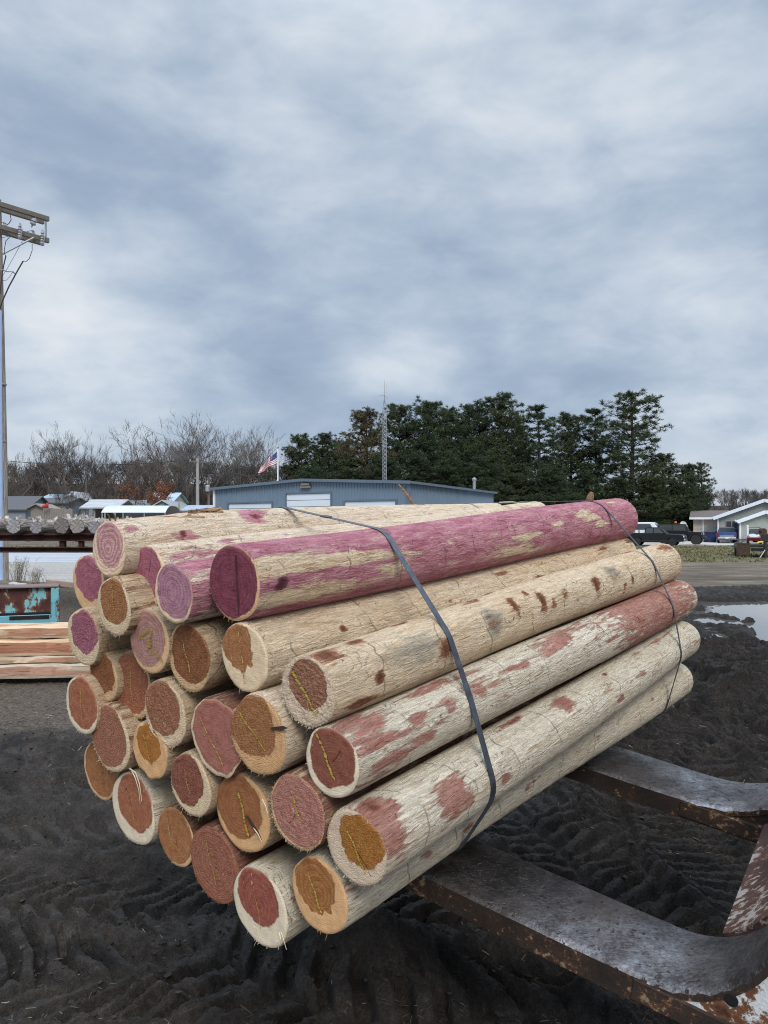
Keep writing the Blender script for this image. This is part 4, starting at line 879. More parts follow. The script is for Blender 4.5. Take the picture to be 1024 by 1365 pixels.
# chips, straw and bark shreds pressed into the mud
def litter():
    rg = np.random.default_rng(4); n = 15000
    y = 2.3 * np.exp(rg.random(n) * math.log(13 / 2.3)); x = (rg.random(n) * 1.3 - .65) * y
    keep = rg.random(n) < np.where((x < 0) & (y > 5.3), 1.0, .36 + .5 * np.clip(fbm(x * 1.3, y * 1.3, 2.2, 3) * 2, 0, 1)); keep &= puddle_field(x, y) < -.1
    x, y = x[keep], y[keep]; z = hfun(x, y)[0] + .003; n = len(x)
    L = np.minimum(.024, rg.lognormal(math.log(.009), .5, n)) * np.where(y > 5.5, 1.9, 1); w = L * rg.uniform(.05, .16, n) + .0008; a = rg.random(n) * np.pi; t = rg.normal(0, .28, n); b = rg.normal(0, .25, n)
    dx, dy, dz = np.cos(a) * L, np.sin(a) * L, t * L; ux, uy = -np.sin(a) * w, np.cos(a) * w
    P = np.stack([x, y, z + np.abs(dz)], -1); D_ = np.stack([dx, dy, dz], -1); U = np.stack([ux, uy, b * w], -1); N_ = np.array([0, 0, 1]) * (w * .35)[:, None]
    V = np.stack([P - D_ - U * .5, P - D_ + U * .5, P + D_ + U, P + D_ - U * .3, P + N_ * 3], 1).reshape(-1, 3)
    i = np.arange(n)[:, None] * 5; F3 = np.concatenate([i + np.array([[0, 1, 4, 4]]) , i + np.array([[1, 2, 4, 4]]), i + np.array([[2, 3, 4, 4]]), i + np.array([[3, 0, 4, 4]])])
    me = bpy.data.meshes.new('bark_litter'); me.from_pydata(V.tolist(), [], [tuple(f[:3]) for f in F3.tolist()])
    m = Mat('bark_chips'); v = m.pos(); q = m.voro(v, 9, 'F1', '3D', 'Color'); r_ = m.sep(q)[0]
    me.materials.append(m.out(m.ramp(r_, [(.1, (.025, .019, .015)), (.5, (.055, .043, .034)), (.85, (.12, .095, .07)), (.97, (.36, .29, .21))]), .85))
    o = bpy.data.objects.new('bark_litter', me); COL.objects.link(o); o['kind'] = 'stuff'
litter()
def clods():
    rg = np.random.default_rng(9); n = 8000; y = 2.3 * np.exp(rg.random(n) * math.log(14 / 2.3)); x = (rg.random(n) * 1.3 - .65) * y
    _, mw_, pf_, tm_ = hfun(x, y); keep = (mw_ > .5) & (pf_ < -.2) & (fbm(x * .9, y * .9, 21, 3) + rg.normal(0, .22, n) > .02); x, y = x[keep], y[keep]; n = len(x); z = hfun(x, y)[0]
    r = np.minimum(.020, rg.lognormal(math.log(.0062), .5, n)) * np.where(y > 5, 1.3, 1)
    D0 = np.array([[1,0,0],[-1,0,0],[0,1,0],[0,-1,0],[0,0,1],[0,0,-1],[.62,.62,.62],[-.62,.62,.55],[.62,-.62,.5],[-.62,-.62,.62]], float)
    T0 = [(0,2,6),(2,4,6),(4,0,6),(2,1,7),(1,4,7),(4,2,7),(0,4,8),(4,3,8),(3,0,8),(1,3,9),(3,4,9),(4,1,9),(2,0,5),(1,2,5),(3,1,5),(0,3,5)]
    a = rg.uniform(0, 6.28, n); q = D0[None] * rg.uniform(.55, 1.35, (n, 10, 1)) * np.stack([rg.uniform(.8, 1.6, n), np.ones(n), rg.uniform(.5, .9, n)], -1)[:, None, :]
    c, s_ = np.cos(a)[:, None], np.sin(a)[:, None]; V = np.stack([q[..., 0] * c - q[..., 1] * s_, q[..., 0] * s_ + q[..., 1] * c, q[..., 2]], -1) * r[:, None, None] + np.stack([x, y, z + r * .25], -1)[:, None, :]
    Fc = (np.array(T0)[None] + (np.arange(n) * 10)[:, None, None]).reshape(-1, 3)
    m = Mat('mud_crumb'); f = m.noise(m.pos(), 5, 5, .7); g = m.noise(m.pos(), 150, 3, .6)
    o = np_mesh('mud_clods', V.reshape(-1, 3), Fc, m.out(m.ramp(m.ma('ADD', m.ma('MULTIPLY', f, .7), m.ma('MULTIPLY', g, .3)), [(.36, (.012, .011, .010)), (.5, (.032, .027, .023)), (.66, (.075, .064, .054))]), .85, 0, m.bump(g, .8, .003), .3), None, False); o['kind'] = 'stuff'
clods()

# ------------------------------------------------------------------ the yard at the left
def slab_mat(name, a, b, edge, dark):
    m = Mat(name); o = m.vm('ADD', m.tc(), m.comb(m.ma('MULTIPLY', m.rnd(), 20), m.ma('MULTIPLY', m.rnd(), 9), 0.0)); 
    g = m.noise(m.vm('MULTIPLY', o, (1.1, 16, 22)), 1.0, 6, .6, 1.2); f = m.noise(m.vm('MULTIPLY', o, (3, 130, 130)), 1.0, 4, .6); s = m.noise(m.vm('MULTIPLY', o, (1.3, 6, 9)), 1.0, 3, .5, .8)
    c = m.mix(m.mr(g, .36, .62), a, b); c = m.mix(m.mr(s, .56, .63), c, edge); c = m.mix(m.mr(f, .55, .7, 0, .5), c, dark)
    k = m.voro(m.vm('MULTIPLY', o, (3.1, 9, 12)), 1.0); c = m.mix(m.mr(k, .14, .07, 0, .85), c, dark)
    ck = m.noise(m.vm('MULTIPLY', o, (2.2, 40, 60)), 1.0, 2, .4); c = m.mix(m.mr(ck, .70, .74, 0, .8), c, tuple(q * .4 for q in dark))
    return m.out(c, .78, 0, m.bump(m.ma('ADD', f, m.ma('MULTIPLY', g, .6)), .6, .005), .25)
sl_red = slab_mat('red_cedar_face', (.34, .135, .085), (.48, .235, .15), (.70, .50, .34), (.20, .07, .045))
sl_pale = slab_mat('pale_cedar_face', (.42, .215, .14), (.54, .31, .205), (.76, .62, .46), (.27, .11, .07))
sl_grey = slab_mat('weathered_cedar_face', (.42, .22, .16), (.52, .32, .24), (.55, .47, .35), (.17, .09, .06))
def slab(x0, x1, y0, y1, z0, z1, mat, top_mat, label, seed, wave=.012, skew=0.0):
    """a sawn cedar slab with wavy, natural edges: lengthwise strips of bark-side pale wood top and bottom"""
    n = 60; rg = random.Random(seed); vs = []; fs = []; mi = []
    nz = lambda q, i: wave * float(noise3(i * .16 + seed, q * 3.3, seed * .7))
    for i in range(n + 1):
        x = x0 + (x1 - x0) * i / n; sk = skew * (x - x0)
        hgt = z1 - z0
        for q, (yy, zf) in enumerate(((y0, .0), (y0 - .012, .16), (y0 - .012, .84), (y0 + .01, 1.0), (y1, 1.0), (y1, 0.0))):
            vs.append((x, yy + nz(q, i) * .8 + sk, z0 + hgt * zf + nz(q + 7, i) * (1 if 0 < zf < 1 or q == 3 else .4)))
    for i in range(n):
        for q in range(6):
            fs.append((i*6 + q, i*6 + (q+1) % 6, (i+1)*6 + (q+1) % 6, (i+1)*6 + q)); mi.append(1 if q in (0, 2, 3) else 0)
    fs += [tuple(range(6)), tuple(n*6 + k for k in range(6))[::-1]]; mi += [0, 0]
    m = MB(); m.v = vs; m.f = fs; m.mi = mi; o = m.build('cedar_slab', [mat, top_mat], None, 40)
    return tag(o, label, 'lumber slab', 'stacked cedar slabs')
sap_edge = slab_mat('slab_sap_edge', (.60, .42, .27), (.70, .53, .36), (.46, .24, .15), (.40, .25, .15))
grey_edge = slab_mat('slab_grey_edge', (.46, .40, .31), (.55, .50, .40), (.40, .30, .22), (.24, .17, .12))
DS = 8.0; sk_ = .10
for (pt_, pb, mt, tm, lb, sd_, yo) in ((838, 855, sl_pale, sap_edge, 'topmost cedar slab of the left stack with pale wavy upper edge', 1, .03),
                                (855, 878, sl_red, sap_edge, 'dark red cedar slab with a cream upper strip, second from the top of the left stack', 2, 0),
                                (878, 888, sl_pale, grey_edge, 'thinnest pinkish cedar slab of the left stack, third from the top', 3, -.01),
                                (888, 908, sl_grey, grey_edge, 'bottom cedar slab of the left stack with greyed edges and dark cracks', 4, -.03)):
    slab(gx(-170, DS), gx(118, DS), DS + yo, DS + .38, zz(pb, DS) + .004, zz(pt_, DS) - .004, mt, tm, lb, sd_, .014, sk_)
def bearer(px, lab):
    m = MB(); D = DS + .2; h = zz(909, DS) - .0; m.box((0, 0, h / 2 - .02), (.12, .5, h + .05), None, 0, .01); o = m.build('wood_bearer', plain('dark_wet_timber', (.045, .033, .027), .8, 0, .3, 8), None)
    o.location = (gx(px, D), D + sk_ * 1.5, 0); tag(o, lab, 'timber block')
bearer(-60, 'dark timber block under the left stack of cedar slabs')
# blue green steel bunk, flaking
bunk_paint = rust_mat('flaking_turquoise_paint', (.055, .024, .022), (.10, .04, .035), (.18, .45, .51), .52, (7, 7, 3))
bunk_rust = rust_mat('rusty_panel_turquoise_traces', (.065, .026, .024), (.115, .045, .04), (.20, .50, .55), .475, (6, 6, 2.2))
bunk_blue = rust_mat('turquoise_rail_paint', (.05, .028, .025), (.13, .055, .04), (.17, .43, .51), .72, (3, 6, 9))
DB = 9.6; bk = empty('steel_bunk', (gx(70, DB), DB, 0), R(20), 'rusty steel bin panel with flaking turquoise paint standing behind the cedar slabs', 'steel bin')
def B(px): return (px - 70) / F * DB / 1.087
zt, zm, zb = zz(783, DB), zz(816, DB), .12
m = MB(); m.box(((B(-200) + B(68)) / 2, .05, (zt + zm) / 2), (B(68) - B(-200), .06, zt - zm), None, 0, .006); m.build('upper_panel', bunk_rust, bk)
m = MB(); m.box(((B(-200) + B(68)) / 2, .02, (zm - .015 + zb) / 2), (B(68) - B(-200), .10, zm - zb - .03), None, 0, .008); m.build('lower_rail', bunk_blue, bk)
m = MB(); m.box(((B(-200) + B(78)) / 2, .16, zt + .012), (B(78) - B(-200), .40, .022), None, 0, .004); m.build('top_edge', plain('dusty_rust_top', (.20, .15, .145), .85, .1, .3, 12), bk)
m = MB(); m.box((B(73.5), .03, (zt + zb) / 2), (B(79) - B(68) , .13, zt - zb - .004), None, 0, .008); m.build('end_post', bunk_paint, bk)
m = MB(); m.box((B(72), -.055, (zz(800, DB) + zz(826, DB)) / 2), (.05, .03, zz(800, DB) - zz(826, DB)), None, 0, .012); m.lathe([(.045, 0), (.045, .03)], (B(72), -.075, zz(826, DB)), (0, 1, 0), 16); m.lathe([(.03, 0), (.03, .03)], (B(72), -.075, zz(800, DB)), (0, 1, 0), 14); m.build('latch', bunk_blue, bk)
m = MB(); m.box(((B(-200) + B(68)) / 2, .0, zm - .006), (B(68) - B(-200), .05, .016)); m.build('slot', plain('black_gap', (.012, .009, .009), .9), bk)
m = MB(); m.box(((B(14) + B(66)) / 2, -.036, zz(821.5, DB)), (B(66) - B(14), .012, .045), None, 0, .003); m.build('scraped_strip', plain('bare_black_steel', (.022, .018, .02), .5, .4, .3, 20), bk)
m = MB(); m.box(((B(-200) + B(78)) / 2, .34, (zt + zb) / 2), (B(78) - B(-200), .04, zt - zb)); m.build('back_panel', bunk_rust, bk)
# offcut boards lying behind the bunk
def board(px0, py0, px1, py1, D, w, t, lab, mat):
    a, b = pt(px0, py0, D), pt(px1, py1, D + .4); m = MB(); m.bar((0, 0, 0), b - a, w, t, 0, .006); o = m.build('plank', mat, None); o.location = a; tag(o, lab, 'plank')
board(62, 776, 108, 781, 20.5, .25, .14, 'weathered plank lying on the ground behind the turquoise bin', plain('weathered_plank', (.30, .225, .18), .85, 0, .3, 7))
# the log deck
DR = 14.0; rk = empty('log_rack', (gx(40, DR), DR, 0), R(-1.5), 'dark rusty steel rack with two rails carrying a row of grey logs', 'log rack')
rk_m = rust_mat('dark_rack_rust', (.035, .016, .014), (.085, .034, .028), (.15, .09, .07), .30, (3, 12, 12))
def K(px): return gx(px, DR) - gx(40, DR)
for (pa, pb_, dep, nm) in ((712, 721, .18, 'upper_rail'), (729, 736.5, .14, 'lower_rail')):
    m = MB(); za, zb_ = zz(pa, DR), zz(pb_, DR); cx = (K(-160) + K(170)) / 2; ln = K(170) - K(-160)
    m.box((cx, 0, za - .01), (ln, dep, .02), None, 0, .002); m.box((cx, 0, zb_ + .01), (ln, dep, .02), None, 0, .002); m.box((cx, .012, (za + zb_) / 2), (ln, .02, za - zb_ - .036)); m.build(nm, rk_m, rk)
for px in (84, 109, -50, 150): 
    m = MB(); zt_, zb_ = zz(720.5, DR), (zz(729.5, DR)); m.box((K(px), .015, (zt_ + zb_) / 2), (.09 if px < 100 else .075, .10, zt_ - zb_)); m.build('spacer', rk_m, rk)
for px in (-150, 160):
    for yy in (.02, 1.7): m = MB(); zl = zz(736, DR); m.box((K(px), yy, zl / 2 - .02), (.12, .14, zl + .04)); m.build('leg', rk_m, rk)
m = MB(); m.box(((K(-160) + K(170)) / 2, 1.7, zz(716, DR)), (K(170) - K(-160), .16, .13)); m.build('rear_rail', rk_m, rk)
for px in (-150, 160):
    m = MB(); m.box((K(px), .85, zz(717, DR) - .02), (.08, 1.6, .07)); m.build('cross_tie', rk_m, rk)
gl_bark = (lambda m: m.out(m.ramp(m.noise(m.vm('MULTIPLY', m.tc(), (3, 26, 26)), 1.0, 6, .7, 1.0), [(.33, (.075, .058, .05)), (.5, (.24, .205, .185)), (.66, (.55, .51, .48))]), .9, 0, m.bump(m.noise(m.vm('MULTIPLY', m.tc(), (5, 40, 40)), 1.0, 4), 1.0, .02), .2))(Mat('grey_peeling_bark'))
def gl_end(c): 
    m = Mat('weathered_log_end'); v = m.tc(); X, Y, Z = m.sep(v); r_ = m.ma('SQRT', m.ma('ADD', m.ma('MULTIPLY', Y, Y), m.ma('MULTIPLY', Z, Z)))
    w = m.ma('SINE', m.ma('ADD', m.ma('MULTIPLY', r_, 330), m.ma('MULTIPLY', m.noise(v, 9, 3), 9))); k = m.noise(v, 24, 5, .65)
    return m.out(m.mix(m.mr(m.ma('MULTIPLY_ADD', w, .06, k), .3, .7), tuple(q * .6 for q in c), tuple(q * 1.3 for q in c)), .9)
for (px, py, d_, cc_, lb) in ((-22, 702, 20, (.27, .25, .25), 'grey log half out of frame at the left end of the rack'), (18.5, 703, 19, (.30, .30, .315), 'leftmost full grey log end on the rack, white bark curled above it'), (48, 705, 16, (.26, .25, .265), 'smaller grey log end on the rack between two larger ones'),
                            (82, 700, 21, (.185, .165, .155), 'largest brownish grey log end on the rack with a pale scar'), (103, 702, 18.5, (.27, .25, .235), 'knobbly log end on the rack with cracked face'), (126, 702, 16, (.26, .25, .265), 'grey log end on the rack beside the ringed pink end of the bundle'), (150, 702, 18, (.27, .25, .24), 'grey log on the rack hidden behind the strapped bundle')):
    r_ = d_ / 2 / F * DR; lg = empty('rack_log', (gx(px, DR - .25), DR - .25, zz(712, DR) + r_ + .012), R(90) + R(random.Random(px).uniform(-6, 6)), lb, 'log', 'grey logs on the steel rack')
    n, nt = 20, 28; vs = []; sd_ = px * .37; M_ = MB(); 
    for i in range(n):
        for k in range(nt):
            t = 6.2832 * k / nt; rr = r_ * (1 + .12 * float(noise3(i * .5 + sd_, math.cos(t) * 1.6, math.sin(t) * 1.6 + sd_)) + .07 * float(noise3(i * 1.5, math.cos(t) * 4, math.sin(t) * 4 + sd_)))
            vs.append((i * .13, rr * math.cos(t), rr * math.sin(t)))
    M_.add(vs, [(i*nt + k, i*nt + (k+1) % nt, (i+1)*nt + (k+1) % nt, (i+1)*nt + k) for i in range(n - 1) for k in range(nt)]); M_.build('bark', gl_bark, lg, 50)
    e = MB(); e.add([(-.004 + .006 * math.sin(k * 2.1), v[1] * .97, v[2] * .97) for k, v in enumerate(vs[:nt])] + [(-.006, 0, 0)], [(k, (k + 1) % nt, nt) for k in range(nt)]); e.build('cut_end', gl_end(cc_), lg)
    # curling bark on top
    rc = random.Random(px + 3); q = MB()
    for _ in range(16):
        x_ = rc.uniform(0, 1.1); t = rc.gauss(1.57, .5); b = Vector((x_, r_ * math.cos(t), r_ * math.sin(t))); P = []
        ln = rc.uniform(.04, .10)
        u = Vector((rc.uniform(-1, 1), math.cos(t) * .6 + rc.uniform(-.6, .6), math.sin(t) * .6)).normalized() * ln; w = u.cross(Vector((rc.uniform(-1, 1), rc.uniform(-1, 1), .2))).normalized() * ln * .35
        q.add([b - w, b + w, b + u * .6 + w * 1.1 + Vector((0, 0, .015)), b + u + w * .5, b + u - w * .6, b + u * .6 - w + Vector((0, 0, .012)), b + u * .5 - Vector((0, 0, .012))], [(0, 1, 2, 5), (5, 2, 3, 4), (0, 6, 1), (1, 6, 2), (2, 6, 3), (3, 6, 4), (4, 6, 5), (5, 6, 0)])
    f = q.build('loose_bark', plain('pale_loose_bark', (.48, .44, .41), .9, 0, .4, 9), lg, fix=False); f['kind'] = 'stuff'
# ------------------------------------------------------------------ utility pole close by
DP = 23.0; up = empty('utility_pole', (gx(2, DP), DP, 0), 0, 'tall wooden utility pole with double crossarms at the left edge of the photo', 'utility pole')
pole_m = slab_mat('grey_pole_wood', (.22, .19, .165), (.33, .30, .27), (.40, .37, .34), (.10, .085, .07))
pole_m2 = plain('grey_arm_wood', (.15, .135, .115), .85, 0, .35, 9)
galv = plain('galvanised_steel', (.36, .38, .40), .45, .7, .2, 14); porc = plain('grey_porcelain', (.34, .36, .40), .3, 0, .2, 10); blackw = plain('black_cable', (.025, .025, .028), .6)
m = MB(); m.tube([(0, 0, -.2), (-.03, 0, 4), (-.09, 0, 8), (-.15, 0, zz(266, DP))], [.205, .185, .155, .13], 20); 
pm = Mat('pole_grain'); pv = pm.tc(); pf_ = pm.noise(pm.vm('MULTIPLY', pv, (45, 45, 2.2)), 1.0, 6, .65)
pole_g = pm.out(pm.ramp(pf_, [(.34, (.13, .105, .085)), (.5, (.27, .235, .20)), (.66, (.42, .39, .35))]), .88, 0, pm.bump(pf_, .8, .01), .2)
m.build('pole', pole_g, up, True)
m = MB(); zr = zz(416, DP); pr_ = [(.115 * math.cos(t), .0 - .10 * math.sin(t)) for t in [math.pi * i / 12 for i in range(13)]]
vs = [(.02 - .05 * (z > 1) + x, -.17 + .03 * (z > 1) + y, z) for z in (0.05, zr) for x, y in pr_]; m.add(vs, [(i, i + 1, 13 + i + 1, 13 + i) for i in range(12)] + [tuple(range(13)), tuple(range(13, 26))[::-1]] + [(0, 13, 25, 12)]); m.build('riser_guard', plain('blue_grey_plastic_guard', (.34, .46, .66), .45, 0, .12, 2), up, 40)
for z_ in (.5, 2.4, 4.2, 5.9):
    m = MB(); m.lathe([(.165, -.02), (.165, .02)], (0, -.03, z_), (0, 0, 1), 20); m.build('band', galv, up)
AD = Vector((.87, 1.0, 0)).normalized()
def U(px, py, D): return pt(px, py, D) - up.location
z1_, z2_ = zz(276, DP), zz(306, DP)
for (zc, hh, nm) in ((z1_, .20, 'upper_crossarm'), (z2_, .20, 'lower_crossarm')):
    for off in (-.17, .17):
        m = MB(); o_ = Vector((AD.y, -AD.x, 0)) * off; m.bar(-AD * 1.4 + o_ + Vector((0, 0, zc)), AD * 1.36 + o_ + Vector((0, 0, zc)), .10, hh * .75, 0, .012); m.build('crossarm', pole_m2, up)
sd2 = Vector((AD.y, -AD.x, 0))
m = MB(); m.bar(AD * 1.26 + sd2 * .17 + Vector((0, 0, z1_ - .07)), AD * 1.26 + sd2 * .17 + Vector((0, 0, z2_ + .07)), .05, .05, 0, .006); m.build('arm_strut', galv, up)
m = MB(); m.tube([sd2 * .23 + Vector((0, 0, z2_ - .75)), sd2 * .23 + AD * .85 + Vector((0, 0, z2_ - .06))], .028, 8); m.tube([-sd2 * .23 + Vector((0, 0, z2_ - .75)), -sd2 * .23 + AD * .85 + Vector((0, 0, z2_ - .06))], .028, 8); m.build('arm_brace', galv, up)
def cutout(s_):
    b = AD * s_ + sd2 * .27 + Vector((0, 0, z2_)); m = MB(); tilt = Vector((.10, 0, .34)); 
    prof = [(.03, -.22)] + [q for i in range(5) for q in ((.055, -.16 + i * .075), (.032, -.12 + i * .075))] + [(.03, .24)]
    m.lathe(prof, b, (.12, -.1, 1), 12); m.tube([b + Vector((.05, -.03, .22)), b + Vector((.13, -.10, .02)), b + Vector((.06, -.05, -.24))], .014, 6); return m.build('fuse_cutout', porc, up, True)
cutout(.42); cutout(1.10)
def bell(s_):
    b = AD * s_ + sd2 * .15 + Vector((0, 0, z1_ - .2)); m = MB(); m.lathe([(.02, .14), (.03, .1), (.085, .06), (.09, 0), (.05, -.02), (.09, -.06), (.085, -.10), (.03, -.12), (.02, -.2)], b, (.35, .1, 1), 14); m.build('insulator', porc, up, True)
bell(.90)
for s_ in (.1, .95):
    b = AD * s_ + Vector((0, 0, z2_ + .09)); m = MB(); m.lathe([(.02, -.02), (.05, .02), (.06, .06), (.035, .09), (.05, .12), (.02, .16)], b, (0, 0, 1), 12); m.build('pin_insulator', porc, up, True)
def wire(pts, r_=.011): m = MB(); m.tube(pts, r_, 6); return m.build('jumper_wire', blackw, up, True)
def UP(L_): return [U(px, py, D) for px, py, D in L_]
wire(UP([(14, 287, 23), (15, 293, 23), (12, 298, 23), (9, 300, 23)]), .012)
wire(UP([(13, 316, 23), (8, 321, 23), (6, 332, 23), (6, 338, 23), (8, 341, 23)]), .010)
wire(UP([(43, 325, 23.6), (43, 334, 23.5), (39, 345, 23.4), (35, 348.5, 23.3), (31, 348, 23.2)]), .010)
wire(UP([(31, 348, 23.2), (24, 360, 23.1), (12, 382, 22.9), (3, 402, 22.8), (0, 412, 22.8)]), .020)
wire(UP([(8, 341, 23), (5, 354, 22.9), (2, 372, 22.8), (0, 392, 22.8)]), .018)
wire(UP([(30, 321, 23.3), (20, 340, 23.1), (8, 361, 22.9), (2, 370, 22.8)]), .006)
wire(UP([(18, 361, 23), (13, 369, 23), (8, 374, 22.9), (2, 374, 22.85)]), .006)
m = MB(); m.tube(UP([(0, 359, 22.85), (10, 362, 22.8), (17, 362, 22.9), (20, 365, 23)]), .018, 6); m.build('cable_bracket', galv, up, True)
# wires going on from the crossarm ends
for s_, zc in ((-1.1, z1_ + .12), (0.95, z2_ + .26), (.1, z2_ + .26)):
    a = AD * s_ + Vector((0, 0, zc)); b = a + Vector((-40, 12, .4)); m = MB(); m.tube([a.lerp(b, t / 10) - Vector((0, 0, 1.2 * 4 * (t / 10) * (1 - t / 10))) for t in range(11)], .008, 5); m.build('line_wire', blackw, up)
# dry weeds and rubble round the foot of the pole
weed_m = plain('dry_weed', (.22, .18, .12), .9, 0, .3, 40)
def weed(x, y, n, h, lab, seed):
    rc = random.Random(seed); m = MB()
    for _ in range(n):
        a = rc.uniform(0, 6.28); l = h * rc.uniform(.5, 1); b = Vector((rc.gauss(0, .10), rc.gauss(0, .10), 0)); e = b + Vector((math.cos(a) * l * .4, math.sin(a) * l * .4, l)); md = b.lerp(e, .5) + Vector((0, 0, l * .1))
        m.tube([b, md, e], [.004, .0035, .0015], 3)
        for k in range(3):
            p_ = md.lerp(e, rc.random()); m.tube([p_, p_ + Vector((rc.gauss(0, .08), rc.gauss(0, .08), rc.uniform(.02, .1)))], [.0025, .001], 3)
    o = m.build('dry_weed', weed_m, None, fix=False); o.location = (x, y, ground_z(x, y) - .02); tag(o, lab, 'weed')
weed(gx(25, 21.6), 21.6, 60, .75, 'tuft of dry weeds right beside the utility pole foot', 1); weed(gx(47, 21), 21.0, 45, .5, 'lower tuft of dry weeds farther right of the utility pole', 2)
rc_m = plain('pale_rubble', (.42, .40, .40), .9, 0, .25, 6, .5)
def rock(px, D, r_, lab, seed):
    m = MB(); n = 10; vs = []
    for i in range(n + 1):
        for k in range(16):
            t, p_ = math.pi * i / n, 6.2832 * k / 16; d = Vector((math.sin(t) * math.cos(p_), math.sin(t) * math.sin(p_), math.cos(t))); rr = r_ * (1 + .4 * float(noise3(d.x * 1.6 + seed, d.y * 1.6, d.z * 1.6)))
            vs.append((d.x * rr * 1.4, d.y * rr, d.z * rr * .6))
    m.add(vs, [(i*16 + k, i*16 + (k+1) % 16, (i+1)*16 + (k+1) % 16, (i+1)*16 + k) for i in range(n) for k in range(16)]); o = m.build('rock', rc_m, None, 30); x = gx(px, D); o.location = (x, D, ground_z(x, D) + r_ * .25); tag(o, lab, 'rock')
rock(27, 20.4, .17, 'pale rock on the ground in front of the dry weeds', 3); rock(19, 20.8, .11, 'small pale rock between the pole foot and the larger rock', 5)
# ------------------------------------------------------------------ hills and far woods
def hill(name, x0, x1, y0, y1, hfun_, mat, n=90, mrow=34):
    x = np.linspace(x0, x1, n); y = np.linspace(y0, y1, mrow); X, Y = np.meshgrid(x, y, indexing='ij'); Z = hfun_(X, Y)
    return tag(np_mesh(name, np.stack([X, Y, Z], -1).reshape(-1, 3), grid_faces(n, mrow)[:, ::-1], mat, None, True), kind='structure')
def leaf_floor():
    m = Mat('leafy_hillside'); v = m.pos(); f = m.noise(v, .12, 6, .65); g = m.noise(v, 1.3, 4, .6)
    return m.out(m.ramp(m.ma('ADD', m.ma('MULTIPLY', f, .6), m.ma('MULTIPLY', g, .4)), [(.35, (.035, .030, .028)), (.52, (.065, .054, .048)), (.68, (.105, .088, .075))]), .95, 0, m.bump(g, 1.0, .5), .1)
hm_ = leaf_floor()
def hl(X, Y):
    top = 15.5 + 3.0 * fbm(X * .012, Y * .012, 2.2, 3)
    return -1 + top * ss(128, 215, Y + .12 * X) * ss(20, -45, X - .12 * (Y - 150)) 
def hr(X, Y): return -1 + (11.5 + 5 * fbm(X * .006, Y * .006, 6, 3)) * ss(225, 330, Y) * ss(40, 110, X)
hill('hill', -190, 40, 120, 300, hl, hm_); hill('hill', 40, 420, 215, 430, hr, hm_)

# ------------------------------------------------------------------ trees
def branch_tree(seed, hgt, spread=.5, depth=5, lean=0.0, stems=1, twig=.012, dense=1.0):
    """bare tree: two lists of tapering tubes (limbs, twigs) as numpy-ready verts/faces"""
    rc = random.Random(seed); big = MB(); fine = MB()
    def grow(p, d, ln, r, lv):
        n = 4 if lv < 2 else 3; P = [p]; rr = [r]; q = p.copy(); dd = d.copy()
        for i in range(n):
            dd = (dd + Vector((rc.gauss(0, .14), rc.gauss(0, .14), rc.gauss(.05, .10)))).normalized(); q = q + dd * (ln / n); P.append(q.copy()); rr.append(max(twig * .6, r * (1 - .42 * (i + 1) / n)))
        (big if lv < 2 else fine).tube(P, rr, 6 if lv < 2 else 3, 0, False)
        if lv >= depth: return
        k = rc.choice((3, 4, 4) if lv < 1 else (3, 3, 4))
        k = max(2, int(k * dense + rc.random()))
        for j in range(k):
            t = rc.uniform(.35 if lv else .4, 1.0) if j else 1.0; i = min(n - 1, int(t * n)); b = P[i].lerp(P[i + 1], t * n - i) if t < 1 else P[-1]
            a = rc.uniform(0, 6.283); ax = dd.orthogonal().normalized(); ax = Matrix.Rotation(a, 3, dd) @ ax
            ang = rc.uniform(.35, .95) * (spread / .5) * (.55 if j == 0 else 1); nd = (dd * math.cos(ang) + ax * math.sin(ang)); nd = (nd + Vector((0, 0, .22))).normalized()
            grow(b, nd, ln * rc.uniform(.55, .80) * (.8 if lv == 0 and j == 0 else 1), max(twig, rr[i] * rc.uniform(.42, .66)), lv + 1)
    for s in range(stems):
        a = rc.uniform(0, 6.28); d = Vector((math.cos(a) * .22 * (stems > 1) + lean, math.sin(a) * .22 * (stems > 1), 1)).normalized()
        grow(Vector((math.cos(a) * .2 * (stems > 1), math.sin(a) * .2 * (stems > 1), -.3)), d, hgt * .33, hgt * .019 / (1 + .25 * (stems > 1)), 0)
    zm = max(v[2] for v in fine.v); k = hgt / zm
    for b in (big, fine): b.v = [(v[0] * k, v[1] * k, v[2] * k if v[2] > 0 else v[2]) for v in b.v]
    return big, fine
tr_m = plain('grey_brown_tree_bark', (.070, .058, .050), .9, 0, .35, 2.0, .6); tw_m = plain('grey_brown_twigs', (.098, .080, .071), .9, 0, .3, .6); tw_m2 = plain('pale_grey_twigs', (.125, .11, .10), .9, 0, .3, .6)
BARE = []
def bare_proto(seed, hgt, **k):
    big, fine = branch_tree(seed, hgt, **k); r = empty('bare_tree'); big.build('trunk', tr_m, r, True, fix=False); fine.build('crown', tw_m if seed % 3 else tw_m2, r, fix=False); r['u'] = hgt; return r
kinds = [dict(seed=1, hgt=15, depth=6, spread=.45, twig=.0105), dict(seed=5, hgt=15, depth=6, spread=.58, twig=.0105), dict(seed=9, hgt=15, depth=6, spread=.5, stems=2, twig=.0105, dense=.9), dict(seed=14, hgt=15, depth=6, spread=.62, lean=.12, twig=.012), dict(seed=22, hgt=15, depth=6, spread=.40, stems=2, twig=.0105)]
PR = [bare_proto(**k) for k in kinds]; used = set()
